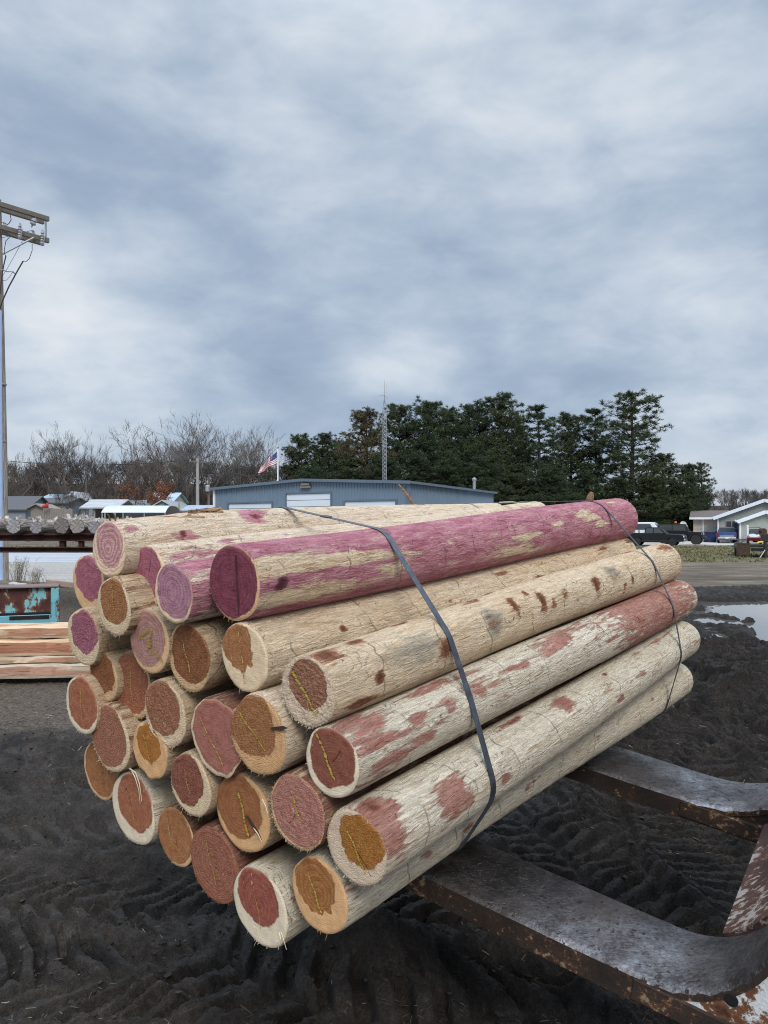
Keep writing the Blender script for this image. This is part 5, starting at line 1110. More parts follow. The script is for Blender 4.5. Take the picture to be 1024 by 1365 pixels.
def put_bare(kind, px, top, D, wide, lab, rz, grp='bare trees at the foot of the wooded hill'):
    r = PR[kind] if kind not in used else copy_tree(PR[kind]); used.add(kind)
    x = gx(px, D); gz = -.1 + max(0, float(hl(np.array(x), np.array(D)))) ; h = zz(top, D) - gz; s = h / 15; r.location = (x, D, gz); r.scale = (s * wide, s * wide, s); r.rotation_euler = (0, 0, rz); tag(r, lab, 'tree', grp)
for a in ((1, 100, 557, 112, .9, 'bare tree with the tallest round crown left of centre of the hillside', .3), (0, 62, 580, 116, 1.0, 'bushy bare tree over the small shed near the utility pole', 1.9), (3, 30, 590, 105, 1.0, 'low bare tree nearest the utility pole', 4.0), (4, 132, 564, 118, .9, 'upright bare tree just right of the tallest round crown', 2.2),
          (1, 160, 574, 120, .8, 'bare tree behind the silver roofed shed, left of the crooked tree', 5.1), (3, 192, 564, 96, 1.05, 'crooked dark bare tree with bent limbs above the silver roofed sheds', 1.2), (0, 222, 588, 122, .8, 'slim bare tree between the crooked tree and the tall pale pole', .6), (2, 276, 549, 92, 1.25, 'wide bare tree with fine branches right behind the tall pale pole', .2),
          (2, 318, 560, 96, 1.1, 'wide bare tree behind the left roof of the blue shed', 2.7), (4, 347, 568, 100, 1.0, 'bare tree left of the flag above the blue shed', 4.4), (0, 250, 585, 118, .8, 'thin bare tree left of the tall pale pole', 3.3), (4, 10, 600, 118, .9, 'bare tree right behind the utility pole', .9), (1, 408, 580, 118, .6, 'bare treetop poking out over the pines right of the flag', 2.0), (1, -40, 585, 110, .9, 'bare tree left of the photo frame, beyond the utility pole', 1.0)):
    put_bare(*a)
# nearer bare trees between the small houses
for a in ((0, 72, 640, 82, .8, 'bare yard tree with thick forked trunk behind the grey log row', 2.0), (3, 103, 622, 84, .95, 'bare yard tree with several limbs left of the silver roofed shed', 3.4)): put_bare(*a, 'bare yard trees by the houses')
# an oak that kept its russet leaves
def oak(px, top, D):
    big, fine = branch_tree(31, 12, depth=4, spread=.6, twig=.02); h = zz(top, D); s = h / 12; r = empty('oak_tree', (gx(px, D), D, -.1), 0, 'small oak still holding russet leaves beside the crooked bare tree', 'tree')
    t = big.build('trunk', tr_m, r, True, fix=False); rc = random.Random(3); m = MB(); m.v = list(fine.v); m.f = list(fine.f); m.mi = [0] * len(m.f); base = [Vector(v) for v in fine.v if v[2] > 4]
    for _ in range(5200):
        b = rc.choice(base) + Vector((rc.gauss(0, .25), rc.gauss(0, .25), rc.gauss(-.1, .25))); u = Vector((rc.gauss(0, 1), rc.gauss(0, 1), rc.gauss(0, 1))).normalized() * rc.uniform(.07, .15); w = u.orthogonal().normalized() * u.length * .6
        m.add([b - u, b + w, b + u, b - w], [(0, 1, 2, 3)], 1)
    m.build('crown', [tw_m, plain('russet_leaf', (.20, .075, .030), .8, 0, .4, .9)], r, fix=False); r.scale = (s, s, s)
oak(206, 632, 90)
# the woods on the slopes, too many to count: one mass of trunks and twigs
def woods(name, spots, seed, scale, mats):
    rg = random.Random(seed); vs = []; fs = []; protos = []
    for k in range(4):
        b, f = branch_tree(100 + k * 3, 12, depth=4, spread=.45, twig=.035, dense=1.2); v = np.array(b.v + f.v); q = np.array([x for x in [list(t) for t in b.f] + [[i + len(b.v) for i in t] for t in f.f] if len(x) == 4]); protos.append((v, q))
    o = 0
    for x, y, z, h in spots:
        v, q = protos[rg.randrange(4)]; a = rg.uniform(0, 6.28); c, s = math.cos(a), math.sin(a); k = h / 12; w = k * rg.uniform(.9, 1.3)
        vs.append(np.stack([x + (v[:, 0] * c - v[:, 1] * s) * w, y + (v[:, 0] * s + v[:, 1] * c) * w, z + v[:, 2] * k], -1)); fs.append(q + o); o += len(v)
    ob = np_mesh(name, np.concatenate(vs), np.concatenate(fs), mats, None, False); ob['kind'] = 'stuff'; return ob
wd_m = (lambda m: m.out(m.ramp(m.noise(m.pos(), .07, 5, .65), [(.34, (.042, .037, .037)), (.5, (.060, .051, .049)), (.64, (.084, .066, .058)), (.74, (.11, .068, .047))]), .95, 0, None, .1))(Mat('far_wood_twigs'))
rg_ = random.Random(11); sp = []
for _ in range(430):
    D = rg_.uniform(126, 225); px = rg_.uniform(-110, 430); x = gx(px, D); z = float(hl(np.array(x), np.array(D))); sp.append((x, D, z - .3, rg_.uniform(5.5, 8.5) * (.8 if px > 330 else 1)))
woods('woods', sp, 3, 1, wd_m)
sp = []
for _ in range(260):
    D = rg_.uniform(240, 350); px = rg_.uniform(850, 1250); x = gx(px, D); z = float(hr(np.array(x), np.array(D))); sp.append((x, D, z - .3, rg_.uniform(5, 9)))
wd_m2 = (lambda m: m.out(m.ramp(m.noise(m.pos(), .05, 5, .65), [(.34, (.085, .078, .080)), (.6, (.135, .12, .115)), (.74, (.16, .125, .10))]), .95, 0, None, .1))(Mat('haze_paled_twigs'))  # distant haze put into the colour: paler than the nearer woods
woods('woods', sp, 5, 1, wd_m2)

def needle_mat(name, a, b):
    m = Mat(name); v = m.pos(); f = m.noise(v, .5, 4, .6); g = m.noise(v, 3.0, 3, .6)
    return m.out(m.ramp(m.ma('ADD', m.ma('MULTIPLY', f, .55), m.ma('MULTIPLY', g, .45)), [(.33, a), (.68, b)]), .7, 0, None, .12)
nd = [needle_mat('dark_pine_needles', (.026, .042, .024), (.082, .108, .056)), needle_mat('mid_pine_needles', (.032, .048, .024), (.095, .115, .055)), needle_mat('brown_tinged_needles', (.058, .056, .030), (.15, .125, .07))]
pb_m = plain('pine_bark', (.060, .047, .040), .9, 0, .3, 2.0)
def pine(seed, layered, mat, bushy=1.0, gaps=0.0, name='pine_tree'):
    """16 m pine: trunk with whorls of limbs, tufts of needles along the outer part of each limb"""
    rc = random.Random(seed); g = np.random.default_rng(seed); root = empty(name); tr = MB(); Ht = 16.0
    wob = [(rc.gauss(0, .10), rc.gauss(0, .10)) for _ in range(9)]
    tp = [Vector((sum(w[0] for w in wob[:i]) * .6, sum(w[1] for w in wob[:i]) * .6, Ht * i / 8 - (.3 if i == 0 else 0))) for i in range(9)]
    tr.tube(tp, [.30 * (1 - i / 8) + .03 for i in range(9)], 9)
    def axis(t): i = min(7, int(t * 8)); return tp[i].lerp(tp[i + 1], t * 8 - i)
    C = []; 
    nw = 15 if layered else 22
    for w in range(nw):
        t = (.20 if layered else .06) + (.78 if layered else .92) * (w / (nw - 1)) ** (1.0); nb = rc.choice((4, 5, 5, 6)) if layered else rc.choice((5, 6, 7))
        prof = (min(1, (1 - t) * 1.9 + .10) ** .55) * rc.uniform(.8, 1.15) if not layered else (1 - t) ** .55 * 1.0 + .06
        for k in range(nb):
            if rc.random() < gaps: continue
            a = 6.283 * (k + rc.random() * .8) / nb; ln = (4.6 * bushy if not layered else 5.2 * bushy) * prof * rc.uniform(.45, 1.15) + .25
            b = axis(min(1, t + rc.uniform(-.015, .015))); up_ = rc.uniform(.05, .35) + .55 * t; d = Vector((math.cos(a), math.sin(a), up_ * (.5 if layered else .8))).normalized()
            P = [b]; q = b.copy()
            for i in range(4): d = (d + Vector((rc.gauss(0, .12), rc.gauss(0, .12), rc.gauss(.05, .07)))).normalized(); q = q + d * ln / 4; P.append(q.copy())
            tr.tube(P, [.075 * ln / 4 + .015, .055 * ln / 4 + .012, .04, .025, .012], 4, 0, False)
            nt = int((5 + ln * 4.6) * (1.0 if layered else 1.1))
            for _ in range(nt):
                s_ = rc.uniform(.22, 1.03) ** .8; i = min(3, int(s_ * 4)); c = P[i].lerp(P[i + 1], min(1.15, s_ * 4 - i)); sp_ = .16 + .13 * ln * (1 - abs(s_ - .6))
                C.append((c.x + rc.gauss(0, sp_), c.y + rc.gauss(0, sp_), c.z + rc.gauss(.05, sp_ * .30)))
    for _ in range(14): p_ = axis(rc.uniform(.93, 1)); C.append((p_.x + rc.gauss(0, .12), p_.y + rc.gauss(0, .12), p_.z + rc.gauss(.1, .2)))
    C = np.array(C); nn = 30; n = len(C)
    d = g.normal(size=(n, nn, 3)); d[..., 2] = d[..., 2] * .75 + .45; d /= np.linalg.norm(d, axis=-1, keepdims=True); L = g.uniform(.14, .40, (n, nn, 1))
    u = np.cross(d, g.normal(size=(n, nn, 3))); u /= np.linalg.norm(u, axis=-1, keepdims=True) + 1e-6; b = C[:, None, :] + d * .03; e = b + d * L
    V = np.stack([b - u * .020, b + u * .020, e + u * .012, e - u * .012], 2).reshape(-1, 3); f = np.arange(n * nn * 4).reshape(-1, 4)
    tr.build('trunk', pb_m, root, True, fix=False); np_mesh('crown', V, f, mat, root, False); return root
PP = [pine(1, False, nd[0], 1.0), pine(2, False, nd[0], .85, .1), pine(3, False, nd[1], 1.05, .12), pine(4, True, nd[1], 1.0, .1), pine(6, False, nd[2], .85, .22), pine(8, True, nd[0], .8, .15)]
pu = set()
def put_pine(k, px, top, D, wide, rz, lab):
    r = PP[k] if k not in pu else copy_tree(PP[k]); pu.add(k); h = zz(top, D) + .1; s = h / 16.2; wide *= 1.22; r.location = (gx(px, D), D, -.1); r.scale = (s * wide, s * wide, s); r.rotation_euler = (0, 0, rz); tag(r, lab, 'tree', 'pines in the belt behind the blue shed')
for a in ((2, 398, 586, 102, .85, .2, 'leftmost round topped pine, right beside the flag'), (1, 428, 582, 100, .9, 1.3, 'second pine right of the flag, over the ridge of the blue shed'), (0, 455, 592, 104, .8, 2.2, 'low dark pine left of the brown tinged evergreen'),
          (4, 490, 550, 92, .85, .5, 'brown tinged ragged evergreen left of the antenna mast'), (2, 534, 548, 96, .8, 3.0, 'open crowned pine right behind the antenna mast'), (0, 572, 543, 94, .80, 1.0, 'dark pine with pointed top between the antenna mast and the vent pipe'), (1, 604, 549, 100, .9, 4.0, 'dark pine right of the pointed one, left of the vent pipe'), (0, 632, 545, 95, .75, 5.2, 'dark dense pine above the vent pipe of the blue shed'),
          (2, 668, 534, 93, .80, .9, 'tall bushy pine just right of the vent pipe'), (1, 690, 560, 104, .8, 2.6, 'shorter pine in the dip right of the tall bushy pine'), (5, 722, 541, 92, 1.0, 1.7, 'open branched pine with bare lower trunk left of the tallest pine'), (2, 760, 560, 100, .9, 3.9, 'rounded pine filling the gap left of the tallest pine'), (5, 795, 545, 98, 1.0, .4, 'tiered pine touching the left side of the tallest pine'),
          (3, 842, 524, 90, 1.02, .8, 'tallest tiered pine with flat spreading limbs, right of centre'), (2, 885, 610, 92, .95, 2.0, 'low rounded pine under the right side of the tallest pine'), (1, 915, 622, 96, 1.0, .1, 'low dark pine left of the small tiered one'), (3, 936, 618, 100, .75, 2.9, 'small tiered pine at the right end of the belt, over the house roof')):
    put_pine(*a)
# lower evergreens that close the belt down to the ground
for i, (px, top, D, k, w) in enumerate(((415, 625, 88, 0, 1.1), (470, 615, 90, 2, 1.1), (515, 612, 89, 0, 1.0), (560, 608, 90, 1, 1.1), (600, 615, 89, 0, 1.1), (645, 612, 88, 0, 1.1), (690, 622, 89, 2, 1.1), (735, 626, 88, 0, 1.2), (780, 628, 90, 1, 1.2), (825, 640, 89, 0, 1.2), (865, 640, 88, 2, 1.2), (905, 648, 90, 0, 1.2))):
    r = copy_tree(PP[k]); h = zz(top, D); s = h / 16.2; r.location = (gx(px, D), D, -.1); r.scale = (s * w * 1.25, s * w * 1.25, s); r.rotation_euler = (0, 0, i * 1.1); tag(r, 'low evergreen in the closed front row of the tree belt, hiding the taller trunks', 'tree', 'low evergreens along the front of the belt')

# ------------------------------------------------------------------ the blue metal shed
def ribbed(name, a, b, z0, z1fun, mat, parent, holes=(), step=.30):
    """steel cladding between two plan points with standing ribs; door openings are cut out as whole panels"""
    a, b = Vector(a), Vector(b); L_ = (b - a).length; d = (b - a) / L_; nrm = Vector((d.y, -d.x, 0)); m = MB()
    n = int(L_ / step); xs = [L_ * i / n for i in range(n + 1)]
    for i in range(n):
        for (t0, t1, o0, o1) in ((0, .66, 0, 0), (.66, .74, 0, .06), (.74, .92, .06, .06), (.92, 1, .06, 0)):
            x0 = xs[i] + (xs[i + 1] - xs[i]) * t0; x1 = xs[i] + (xs[i + 1] - xs[i]) * t1; mid = (x0 + x1) / 2; zb0 = z0
            for h0, h1, ht in holes:
                if h0 < mid < h1: zb0 = ht
            p0, p1 = a + d * x0 + nrm * o0, a + d * x1 + nrm * o1
            m.add([(p0.x, p0.y, zb0), (p1.x, p1.y, zb0), (p1.x, p1.y, z1fun(x1)), (p0.x, p0.y, z1fun(x0))], [(0, 1, 2, 3)])
    return m.build(name, mat, parent, fix=False)
sh = empty('metal_shed', (0, 0, 0), 0, 'long low blue grey metal shed with ribbed walls and white overhead doors', 'shed')
A_ = Vector((-15.8, 71.7, 0)); B_c = Vector((1.96, 60.8, 0)); C_ = Vector((11.3, 79.7, 0)); D_c = A_ + (C_ - B_c)
sh.location = B_c
A_, B2, C2, D2 = A_ - B_c, Vector((0, 0, 0)), C_ - B_c, D_c - B_c
Lf = (B2 - A_).length; fd = (B2 - A_) / Lf; fn = Vector((fd.y, -fd.x, 0)); EV, RG = 5.12, 5.58
gab = lambda x: EV + (RG - EV) * (1 - abs(x / Lf * 2 - 1)) - .02
blue = plain('blue_grey_cladding', (.160, .228, .305), .5, .0, .10, .5); trim_d = plain('slate_trim', (.115, .155, .205), .5, 0, .1, 1); white_d = plain('white_door_panel', (.66, .74, .82), .5, 0, .05, 1); white_t = plain('white_trim', (.78, .80, .82), .5, 0, .08, 2)
def along(px):       # where a pixel column meets the front wall
    u = (px - 512) / F; P = A_ + sh.location; t = (u * P.y - P.x) / (fd.x - u * fd.y); return t
doors = []
for p0, p1, top in ((305, 363, 671), (382, 441.5, 658), (460, 528, 668)):
    t0, t1 = along(p0), along(p1); Dm = (A_ + sh.location + fd * (t0 + t1) / 2).y; doors.append((t0, t1, zz(top, Dm)))
ribbed('front_wall', A_, B2, 0, gab, blue, sh, doors); ribbed('side_wall', B2, C2, 0, lambda x: EV - .02, blue, sh); ribbed('rear_wall', C2, D2, 0, gab, blue, sh); ribbed('far_wall', D2, A_, 0, lambda x: EV - .02, blue, sh)
bk_d = (C2 - B2).normalized()
m = MB(); ov = .35; ap = (A_ + B2) / 2
def rp(p, z): return (p.x, p.y, z)
e0, e1, e2 = A_ - fd * ov + fn * ov, ap + fn * ov, B2 + fd * ov + fn * ov; bk_v = C2 - B2 + bk_d * ov * 2
for q0, q1, za, zb_ in ((e0, e1, EV, RG + .05), (e1, e2, RG + .05, EV)):
    vs = [rp(q0, za), rp(q1, zb_), rp(q1 + bk_v, zb_), rp(q0 + bk_v, za)]; m.add(vs + [(v[0], v[1], v[2] + .09) for v in vs], [(0, 1, 2, 3), (4, 7, 6, 5), (0, 4, 5, 1), (1, 5, 6, 2), (2, 6, 7, 3), (3, 7, 4, 0)])
m.build('roof', plain('grey_shed_roof', (.24, .27, .31), .45, .2, .1, .6), sh)
m = MB()
for q0, q1, za, zb_ in ((e0, e1, EV, RG + .05), (e1, e2, RG + .05, EV)): m.bar(Vector(rp(q0, za + .02)) + fn * .03, Vector(rp(q1, zb_ + .02)) + fn * .03, .05, .24)
m.bar(Vector(rp(e2, EV + .02)) + fd * .03, Vector(rp(e2 + bk_v, EV + .02)) + fd * .03, .05, .2); m.build('fascia', trim_d, sh)
for (p_, nm) in ((A_, 'corner_trim'), (B2, 'corner_trim')):
    m = MB(); m.box((p_.x, p_.y, EV / 2), (.22, .22, EV - .05), Matrix.Rotation(math.atan2(fd.y, fd.x), 3, 'Z')); m.build(nm, white_t if p_ is A_ else trim_d, sh)
for t0, t1, zt_ in doors:
    m = MB(); c = A_ + fd * (t0 + t1) / 2 - fn * .03; w = t1 - t0; rz = Matrix.Rotation(math.atan2(fd.y, fd.x), 3, 'Z'); n = 8
    for i in range(n): m.box((c.x, c.y, zt_ * (i + .5) / n), (w, .05, zt_ / n - .035), rz, 0, .012)
    d_ = m.build('overhead_door', white_d, sh)
    f = MB()
    for s_ in (t0 - .04, t1 + .04): q = A_ + fd * s_ + fn * .03; f.box((q.x, q.y, zt_ / 2), (.14, .12, zt_), rz)
    q = A_ + fd * (t0 + t1) / 2 + fn * .03; f.box((q.x, q.y, zt_ + .07), (w + .22, .12, .14), rz); f.build('door_frame', trim_d, d_)
q = A_ + fd * along(409) + fn * .18; m = MB(); m.box((q.x, q.y, zz(646, (q + sh.location).y)), (.9, .3, .22), Matrix.Rotation(math.atan2(fd.y, fd.x), 3, 'Z'), 0, .05); m.box((q.x, q.y, zz(649.5, (q + sh.location).y)), (1.1, .22, .18), Matrix.Rotation(math.atan2(fd.y, fd.x), 3, 'Z'), 0, .04); m.build('wall_lamp', plain('dusty_lamp_housing', (.20, .19, .16), .5, 0, .3, 5), sh)
q = B2 + bk_d * 17.5 - fd * .8; m = MB(); zq = zz(656, (q + sh.location).y); m.tube([(q.x, q.y, EV), (q.x, q.y, zz(641, (q + sh.location).y))], .16, 12); m.lathe([(.16, 0), (.24, .02), (.24, .22), (.05, .34)], (q.x, q.y, zz(641, (q + sh.location).y)), (0, 0, 1), 12); m.build('vent_pipe', galv, sh)

# flag and its pole
DF = 77.0; fp = empty('flagpole', (gx(370.5, DF), DF, 0), 0, 'white flagpole rising behind the left half of the blue shed', 'flagpole')
m = MB(); zt_ = zz(598, DF); m.tube([(0, 0, 0), (0, 0, zt_)], [.09, .06], 12); m.build('pole', white_t, fp); m = MB(); m.lathe([(.02, 0), (.10, .05), (.12, .12), (.10, .19), (.02, .24)], (0, 0, zt_), (0, 0, 1), 12); m.build('finial', plain('dull_gold', (.45, .33, .12), .35, .8, .1, 8), fp)
def flag():
    nx, nz = 60, 27; u = np.linspace(0, 1, nx); v = np.linspace(0, 1, nz); U_, V_ = np.meshgrid(u, v, indexing='ij'); s = DF / F
    tl, bl = np.array([-.8, 601.5]), np.array([-.8, 618.0]); tr_, br = np.array([-22, 619.5]), np.array([-25.5, 630.5])
    Pp = (1 - U_)[..., None] * ((1 - V_)[..., None] * tl + V_[..., None] * bl) + U_[..., None] * ((1 - V_)[..., None] * tr_ + V_[..., None] * br)
    wav = np.sin(U_ * 9 + V_ * 2.0) * .22 * U_ ** .6 + .1 * np.sin(U_ * 17 - V_ * 5) * U_
    X = Pp[..., 0] * s; Z = H + (HZ - Pp[..., 1] - 2.0 * np.sin(U_ * 8 + 1) * U_) * s; Y = wav * 1.4 - .1
    me_v = np.stack([X, Y, Z], -1).reshape(-1, 3); fq = grid_faces(nx, nz)
    mi = []
    for i in range(nx - 1):
        for j in range(nz - 1):
            st = int(j / (nz - 1) * 13); mi.append(2 if (i / (nx - 1) < .40 and st < 7) else (0 if st % 2 == 0 else 1))
    rd_, wh_, bl_ = plain('flag_red', (.42, .055, .07), .8, 0, .08, 2), plain('flag_white', (.74, .72, .72), .8, 0, .05, 2), plain('flag_blue', (.035, .05, .17), .8, 0, .08, 2)
    m = MB(); m.v = [tuple(p) for p in me_v]; m.f = [tuple(t) for t in fq.tolist()]; m.mi = mi; o = m.build('flag', [rd_, wh_, bl_], None, True, fix=False)
    so_ = o.modifiers.new('cloth', 'SOLIDIFY'); so_.thickness = .012; o.location = fp.location
    tag(o, 'red and white striped flag with blue starred canton drooping from the flagpole', 'flag')
    st = MB(); k = 0
    for r in range(9):
        for c in range(6 if r % 2 == 0 else 5):
            uu = .40 * ((c + .5) / 6 if r % 2 == 0 else (c + 1) / 6); vv = (7 / 13) * (r + .5) / 9; i = int(uu * (nx - 1)); j = int(vv * (nz - 1)); p = Vector(me_v[i * nz + j]); e1 = Vector(me_v[(i + 1) * nz + j]) - p; e2 = Vector(me_v[i * nz + j + 1]) - p; nn_ = e1.cross(e2).normalized(); nn_ = nn_ if nn_.y < 0 else -nn_; e1.normalize(); e2 = nn_.cross(e1); P5 = []
            for a in range(10): rr = .042 if a % 2 == 0 else .017; P5.append(p + nn_ * .012 + (e1 * math.sin(a * math.pi / 5) - e2 * math.cos(a * math.pi / 5)) * rr)
            st.add(P5, [tuple(range(10))])
    st.build('stars', wh_, o, fix=False)
flag()
# lattice antenna mast
DM = 84.0; am = empty('antenna_mast', (gx(512.5, DM), DM, 0), R(20), 'slender lattice antenna mast with whip aerials behind the blue shed', 'antenna')
zt_ = zz(545, DM); m = MB(); L3 = [Vector((.26 * math.cos(a), .26 * math.sin(a), 0)) for a in (0, 2.094, 4.189)]
for p in L3: m.tube([p, p * .9 + Vector((0, 0, zt_))], .032, 6)
m.build('legs', galv, am); m = MB(); n = 34
for i in range(n):
    for k in range(3): a, b = L3[k], L3[(k + 1) % 3]; m.tube([a + Vector((0, 0, zt_ * i / n)), b + Vector((0, 0, zt_ * (i + 1) / n))], .013, 4); m.tube([a + Vector((0, 0, zt_ * i / n)), b + Vector((0, 0, zt_ * i / n))], .013, 4)
m.build('lattice', galv, am)['kind'] = 'stuff'
m = MB(); z1 = zz(530, DM); m.tube([(L3[0]) * .9 + Vector((0, 0, zt_)), Vector((0, 0, z1))], .025, 5); m.tube([L3[1] * .9 + Vector((0, 0, zt_)), Vector((0, 0, z1))], .025, 5); m.tube([L3[2] * .9 + Vector((0, 0, zt_)), Vector((0, 0, z1))], .025, 5); m.tube([(0, 0, z1 - .6), (0, 0, z1 + .3)], .05, 8); m.build('head', galv, am)
m = MB(); zt2 = zz(507, DM); m.tube([(0, 0, z1), (0, 0, zt2)], [.035, .018], 6); m.tube([(.22, 0, z1 + .4), (.22, 0, zt2 - .3)], .010, 5); m.build('whip_aerial', galv, am)
m = MB()
for a, l, d in ((0, 2.2, .05), (3.14, 1.2, -.12), (1.2, 1.0, -.35), (4.2, 1.1, -.3), (5.3, 1.0, -.5)): m.tube([(0, 0, z1 + .25), (math.cos(a - R(20)) * l, math.sin(a - R(20)) * l, z1 + .25 + d)], [.018, .009], 5)
m.build('ground_radials', galv, am)
# poles and lines on the left
def wpole(px, top, D, r_, lab, arm, tank):
    e = empty('utility_pole', (gx(px, D), D, 0), 0, lab, 'utility pole'); zt_ = zz(top, D); m = MB(); m.tube([(0, 0, -.1), (0, 0, zt_)], [r_ * 1.2, r_], 10); m.build('pole', plain('pale_distant_pole', (.33, .31, .29), .85, 0, .2, 2) if not tank else plain('dark_distant_pole', (.12, .10, .09), .85, 0, .2, 2), e, True)
    if arm: m = MB(); m.box((0, -.12, zt_ - .5), (1.9, .10, .12), Matrix.Rotation(.5, 3, 'Z')); m.build('crossarm', pole_m2, e)
    if arm:
        for s_ in (-.8, 0.05, .8): m = MB(); m.lathe([(.03, 0), (.07, .06), (.05, .12), (.06, .18), (.02, .22)], (s_ * math.cos(.5), -.12 + s_ * math.sin(.5), zt_ - .44), (0, 0, 1), 8); m.build('insulator', porc, e)
    if tank: m = MB(); m.lathe([(.02, .72), (.20, .66), (.24, .6), (.24, .05), (.20, 0), (.02, -.02)], (-.05, -.36, zt_ - 1.5), (0, 0, 1), 14); m.build('transformer', plain('grey_transformer_tank', (.33, .36, .39), .5, .2, .1, 4), e)
    return e, zt_
wp, zt1 = wpole(263.5, 610, 86, .17, 'tall pale utility pole standing left of the blue shed', True, False)
wpole(278.5, 637, 84, .13, 'short dark pole with grey transformer tank by the blue shed corner', False, True)
wpole(115, 622, 120, .13, 'thin faint utility pole among the trees left of the crooked tree', True, False)
wpole(239, 670, 80, .10, 'short grey post right of the small metal roofs', False, False)
for (px0, py0, px1, py1, sag, lb) in ((263, 612, -60, 606, .9, 'overhead cable running left from the tall pale pole across the wooded hill'), (264, 613, 372, 629, 1.0, 'thick overhead cable sagging from the tall pale pole towards the flag'), (264, 615, 470, 640, 1.2, 'second overhead cable from the tall pale pole passing below the flag')):
    a, b = pt(px0, py0, 86), pt(px1, py1, 90); m = MB(); m.tube([a.lerp(b, t / 14) - a - Vector((0, 0, sag * 4 * (t / 14) * (1 - t / 14))) for t in range(15)], .035, 5); o = m.build('power_line', blackw, None); o.location = a; tag(o, lb, 'power line')

# ------------------------------------------------------------------ small houses at the left
def house(px0, px1, eave, ridge, D, dep, wall, roof, lab, axis='x', name='house', openings=(), open_front=False, rz=0.0, cat='house'):
    x0, x1 = gx(px0, D), gx(px1, D); W_ = x1 - x0; e = empty(name, ((x0 + x1) / 2, D, 0), rz, lab, cat); ze, zr = zz(eave, D), zz(ridge, D + dep / 2 if axis == 'x' else D)
    m = MB(); h = W_ / 2
    if axis == 'x':
        prof = [(0, 0), (0, ze), (dep / 2, zr), (dep, ze), (dep, 0)]
        if open_front: m.box((0, dep - .1, ze / 2), (W_, .12, ze)); m.box((-h + .06, dep * .72, ze / 2), (.12, dep * .5, ze))
        else: m.prism([(y, z) for y, z in prof], -h, h, 0, 'x')
    else: m.prism([(-h, 0), (h, 0), (h, ze), (0, zr), (-h, ze)], 0, dep)
    m.build('wall', wall, e); r_ = MB(); o = .35
    if axis == 'x':
        for ya, za, yb_, zb_ in ((-o, ze - o * (zr - ze) / (dep / 2), dep / 2, zr), (dep / 2, zr, dep + o, ze - o * (zr - ze) / (dep / 2))):
            vs = [(-h - o, ya, za), (h + o, ya, za), (h + o, yb_, zb_), (-h - o, yb_, zb_)]; r_.add([(x, y, z + .02) for x, y, z in vs] + [(x, y, z + .14) for x, y, z in vs], [(0, 1, 2, 3), (4, 7, 6, 5), (0, 4, 5, 1), (1, 5, 6, 2), (2, 6, 7, 3), (3, 7, 4, 0)])
    else:
        for xa, za, xb, zb_ in ((-h - o, ze - o * (zr - ze) / h, 0, zr), (0, zr, h + o, ze - o * (zr - ze) / h)):
            vs = [(xa, -o, za), (xa, dep + o, za), (xb, dep + o, zb_), (xb, -o, zb_)]; r_.add([(x, y, z + .02) for x, y, z in vs] + [(x, y, z + .14) for x, y, z in vs], [(0, 1, 2, 3), (4, 7, 6, 5), (0, 4, 5, 1), (1, 5, 6, 2), (2, 6, 7, 3), (3, 7, 4, 0)])
    r_.build('roof', roof, e)
    if open_front:
        for t in (-.97, -.33, .33, .97): m = MB(); m.box((t * h, .05, ze / 2), (.14, .14, ze)); m.build('post', plain('porch_post', (.30, .29, .27), .8), e)
    for (fx, z0, w, hh, kind) in openings:
        f = MB(); f.box((fx * h, -.02, z0 + hh / 2), (w + .18, .06, hh + .18)); fo = f.build('window' if kind == 'w' else 'door', white_t, e); g = MB(); g.box((fx * h, -.055, z0 + hh / 2), (w, .03, hh)); g.build('pane' if kind == 'w' else 'panel', plain('dark_window_glass', (.03, .04, .05), .12, 0, .2, 3) if kind == 'w' else plain('grey_door', (.2, .2, .2), .6), fo)
    return e
wl_grey, wl_white, wl_blue, wl_tan = plain('grey_siding', (.30, .32, .33), .8, 0, .15, 1.5), plain('white_siding', (.62, .65, .67), .7, 0, .1, 1.5), plain('blue_siding', (.20, .25, .30), .7, 0, .15, 1.5), plain('weathered_board_siding', (.22, .20, .18), .85, 0, .25, 4)
rf_tin = plain('weathered_tin_roof', (.46, .48, .50), .5, .25, .2, 1.2); rf_dark = plain('dark_shingle_roof', (.10, .105, .115), .85, 0, .2, 5); rf_blue = plain('pale_blue_metal_roof', (.42, .53, .64), .45, .2, .1, .8); rf_tan = plain('worn_board_roof', (.26, .23, .20), .85, 0, .25, 5)
house(-40, 34, 679, 663, 84, 7, wl_blue, rf_dark, 'blue grey house behind the utility pole and the first rack logs', 'x', openings=((.6, .9, 1.2, 1.2, 'w'), (.0, .9, 1.2, 1.2, 'w')))
house(47, 88, 671, 665, 90, 7, wl_blue, rf_dark, 'dark roofed grey house behind the board fence and the red cloth', 'x', openings=((-.5, 1.0, .9, 1.2, 'w'), (.35, 1.0, 1.3, 1.3, 'w')))
house(56, 80, 666, 660, 106, 6, wl_white, rf_blue, 'pale blue roof showing above the dark roofed house', 'x')
house(88, 104, 668, 656, 112, 6, wl_white, plain('white_tin_roof', (.62, .66, .70), .5, .1, .1, 1), 'white gabled house glimpsed between bare trunks', 'y')
house(41, 58, 677, 673, 72, 3, wl_tan, rf_tan, 'small weathered board shed with low gable behind the grey log row', 'y', 'shed', cat='shed')
house(112, 154, 677, 667.5, 78, 6, wl_tan, rf_tin, 'silver roofed open shed left of the arched carport', 'x', 'open_shed', open_front=True, cat='shed')
house(196, 238, 680, 668, 84, 8, wl_grey, rf_tin, 'grey gabled shed behind the right end of the arched carport', 'y', 'shed', cat='shed')
house(200, 230, 668, 658, 104, 7, wl_white, rf_blue, 'house with pale blue roof patch above the grey gabled shed', 'x')
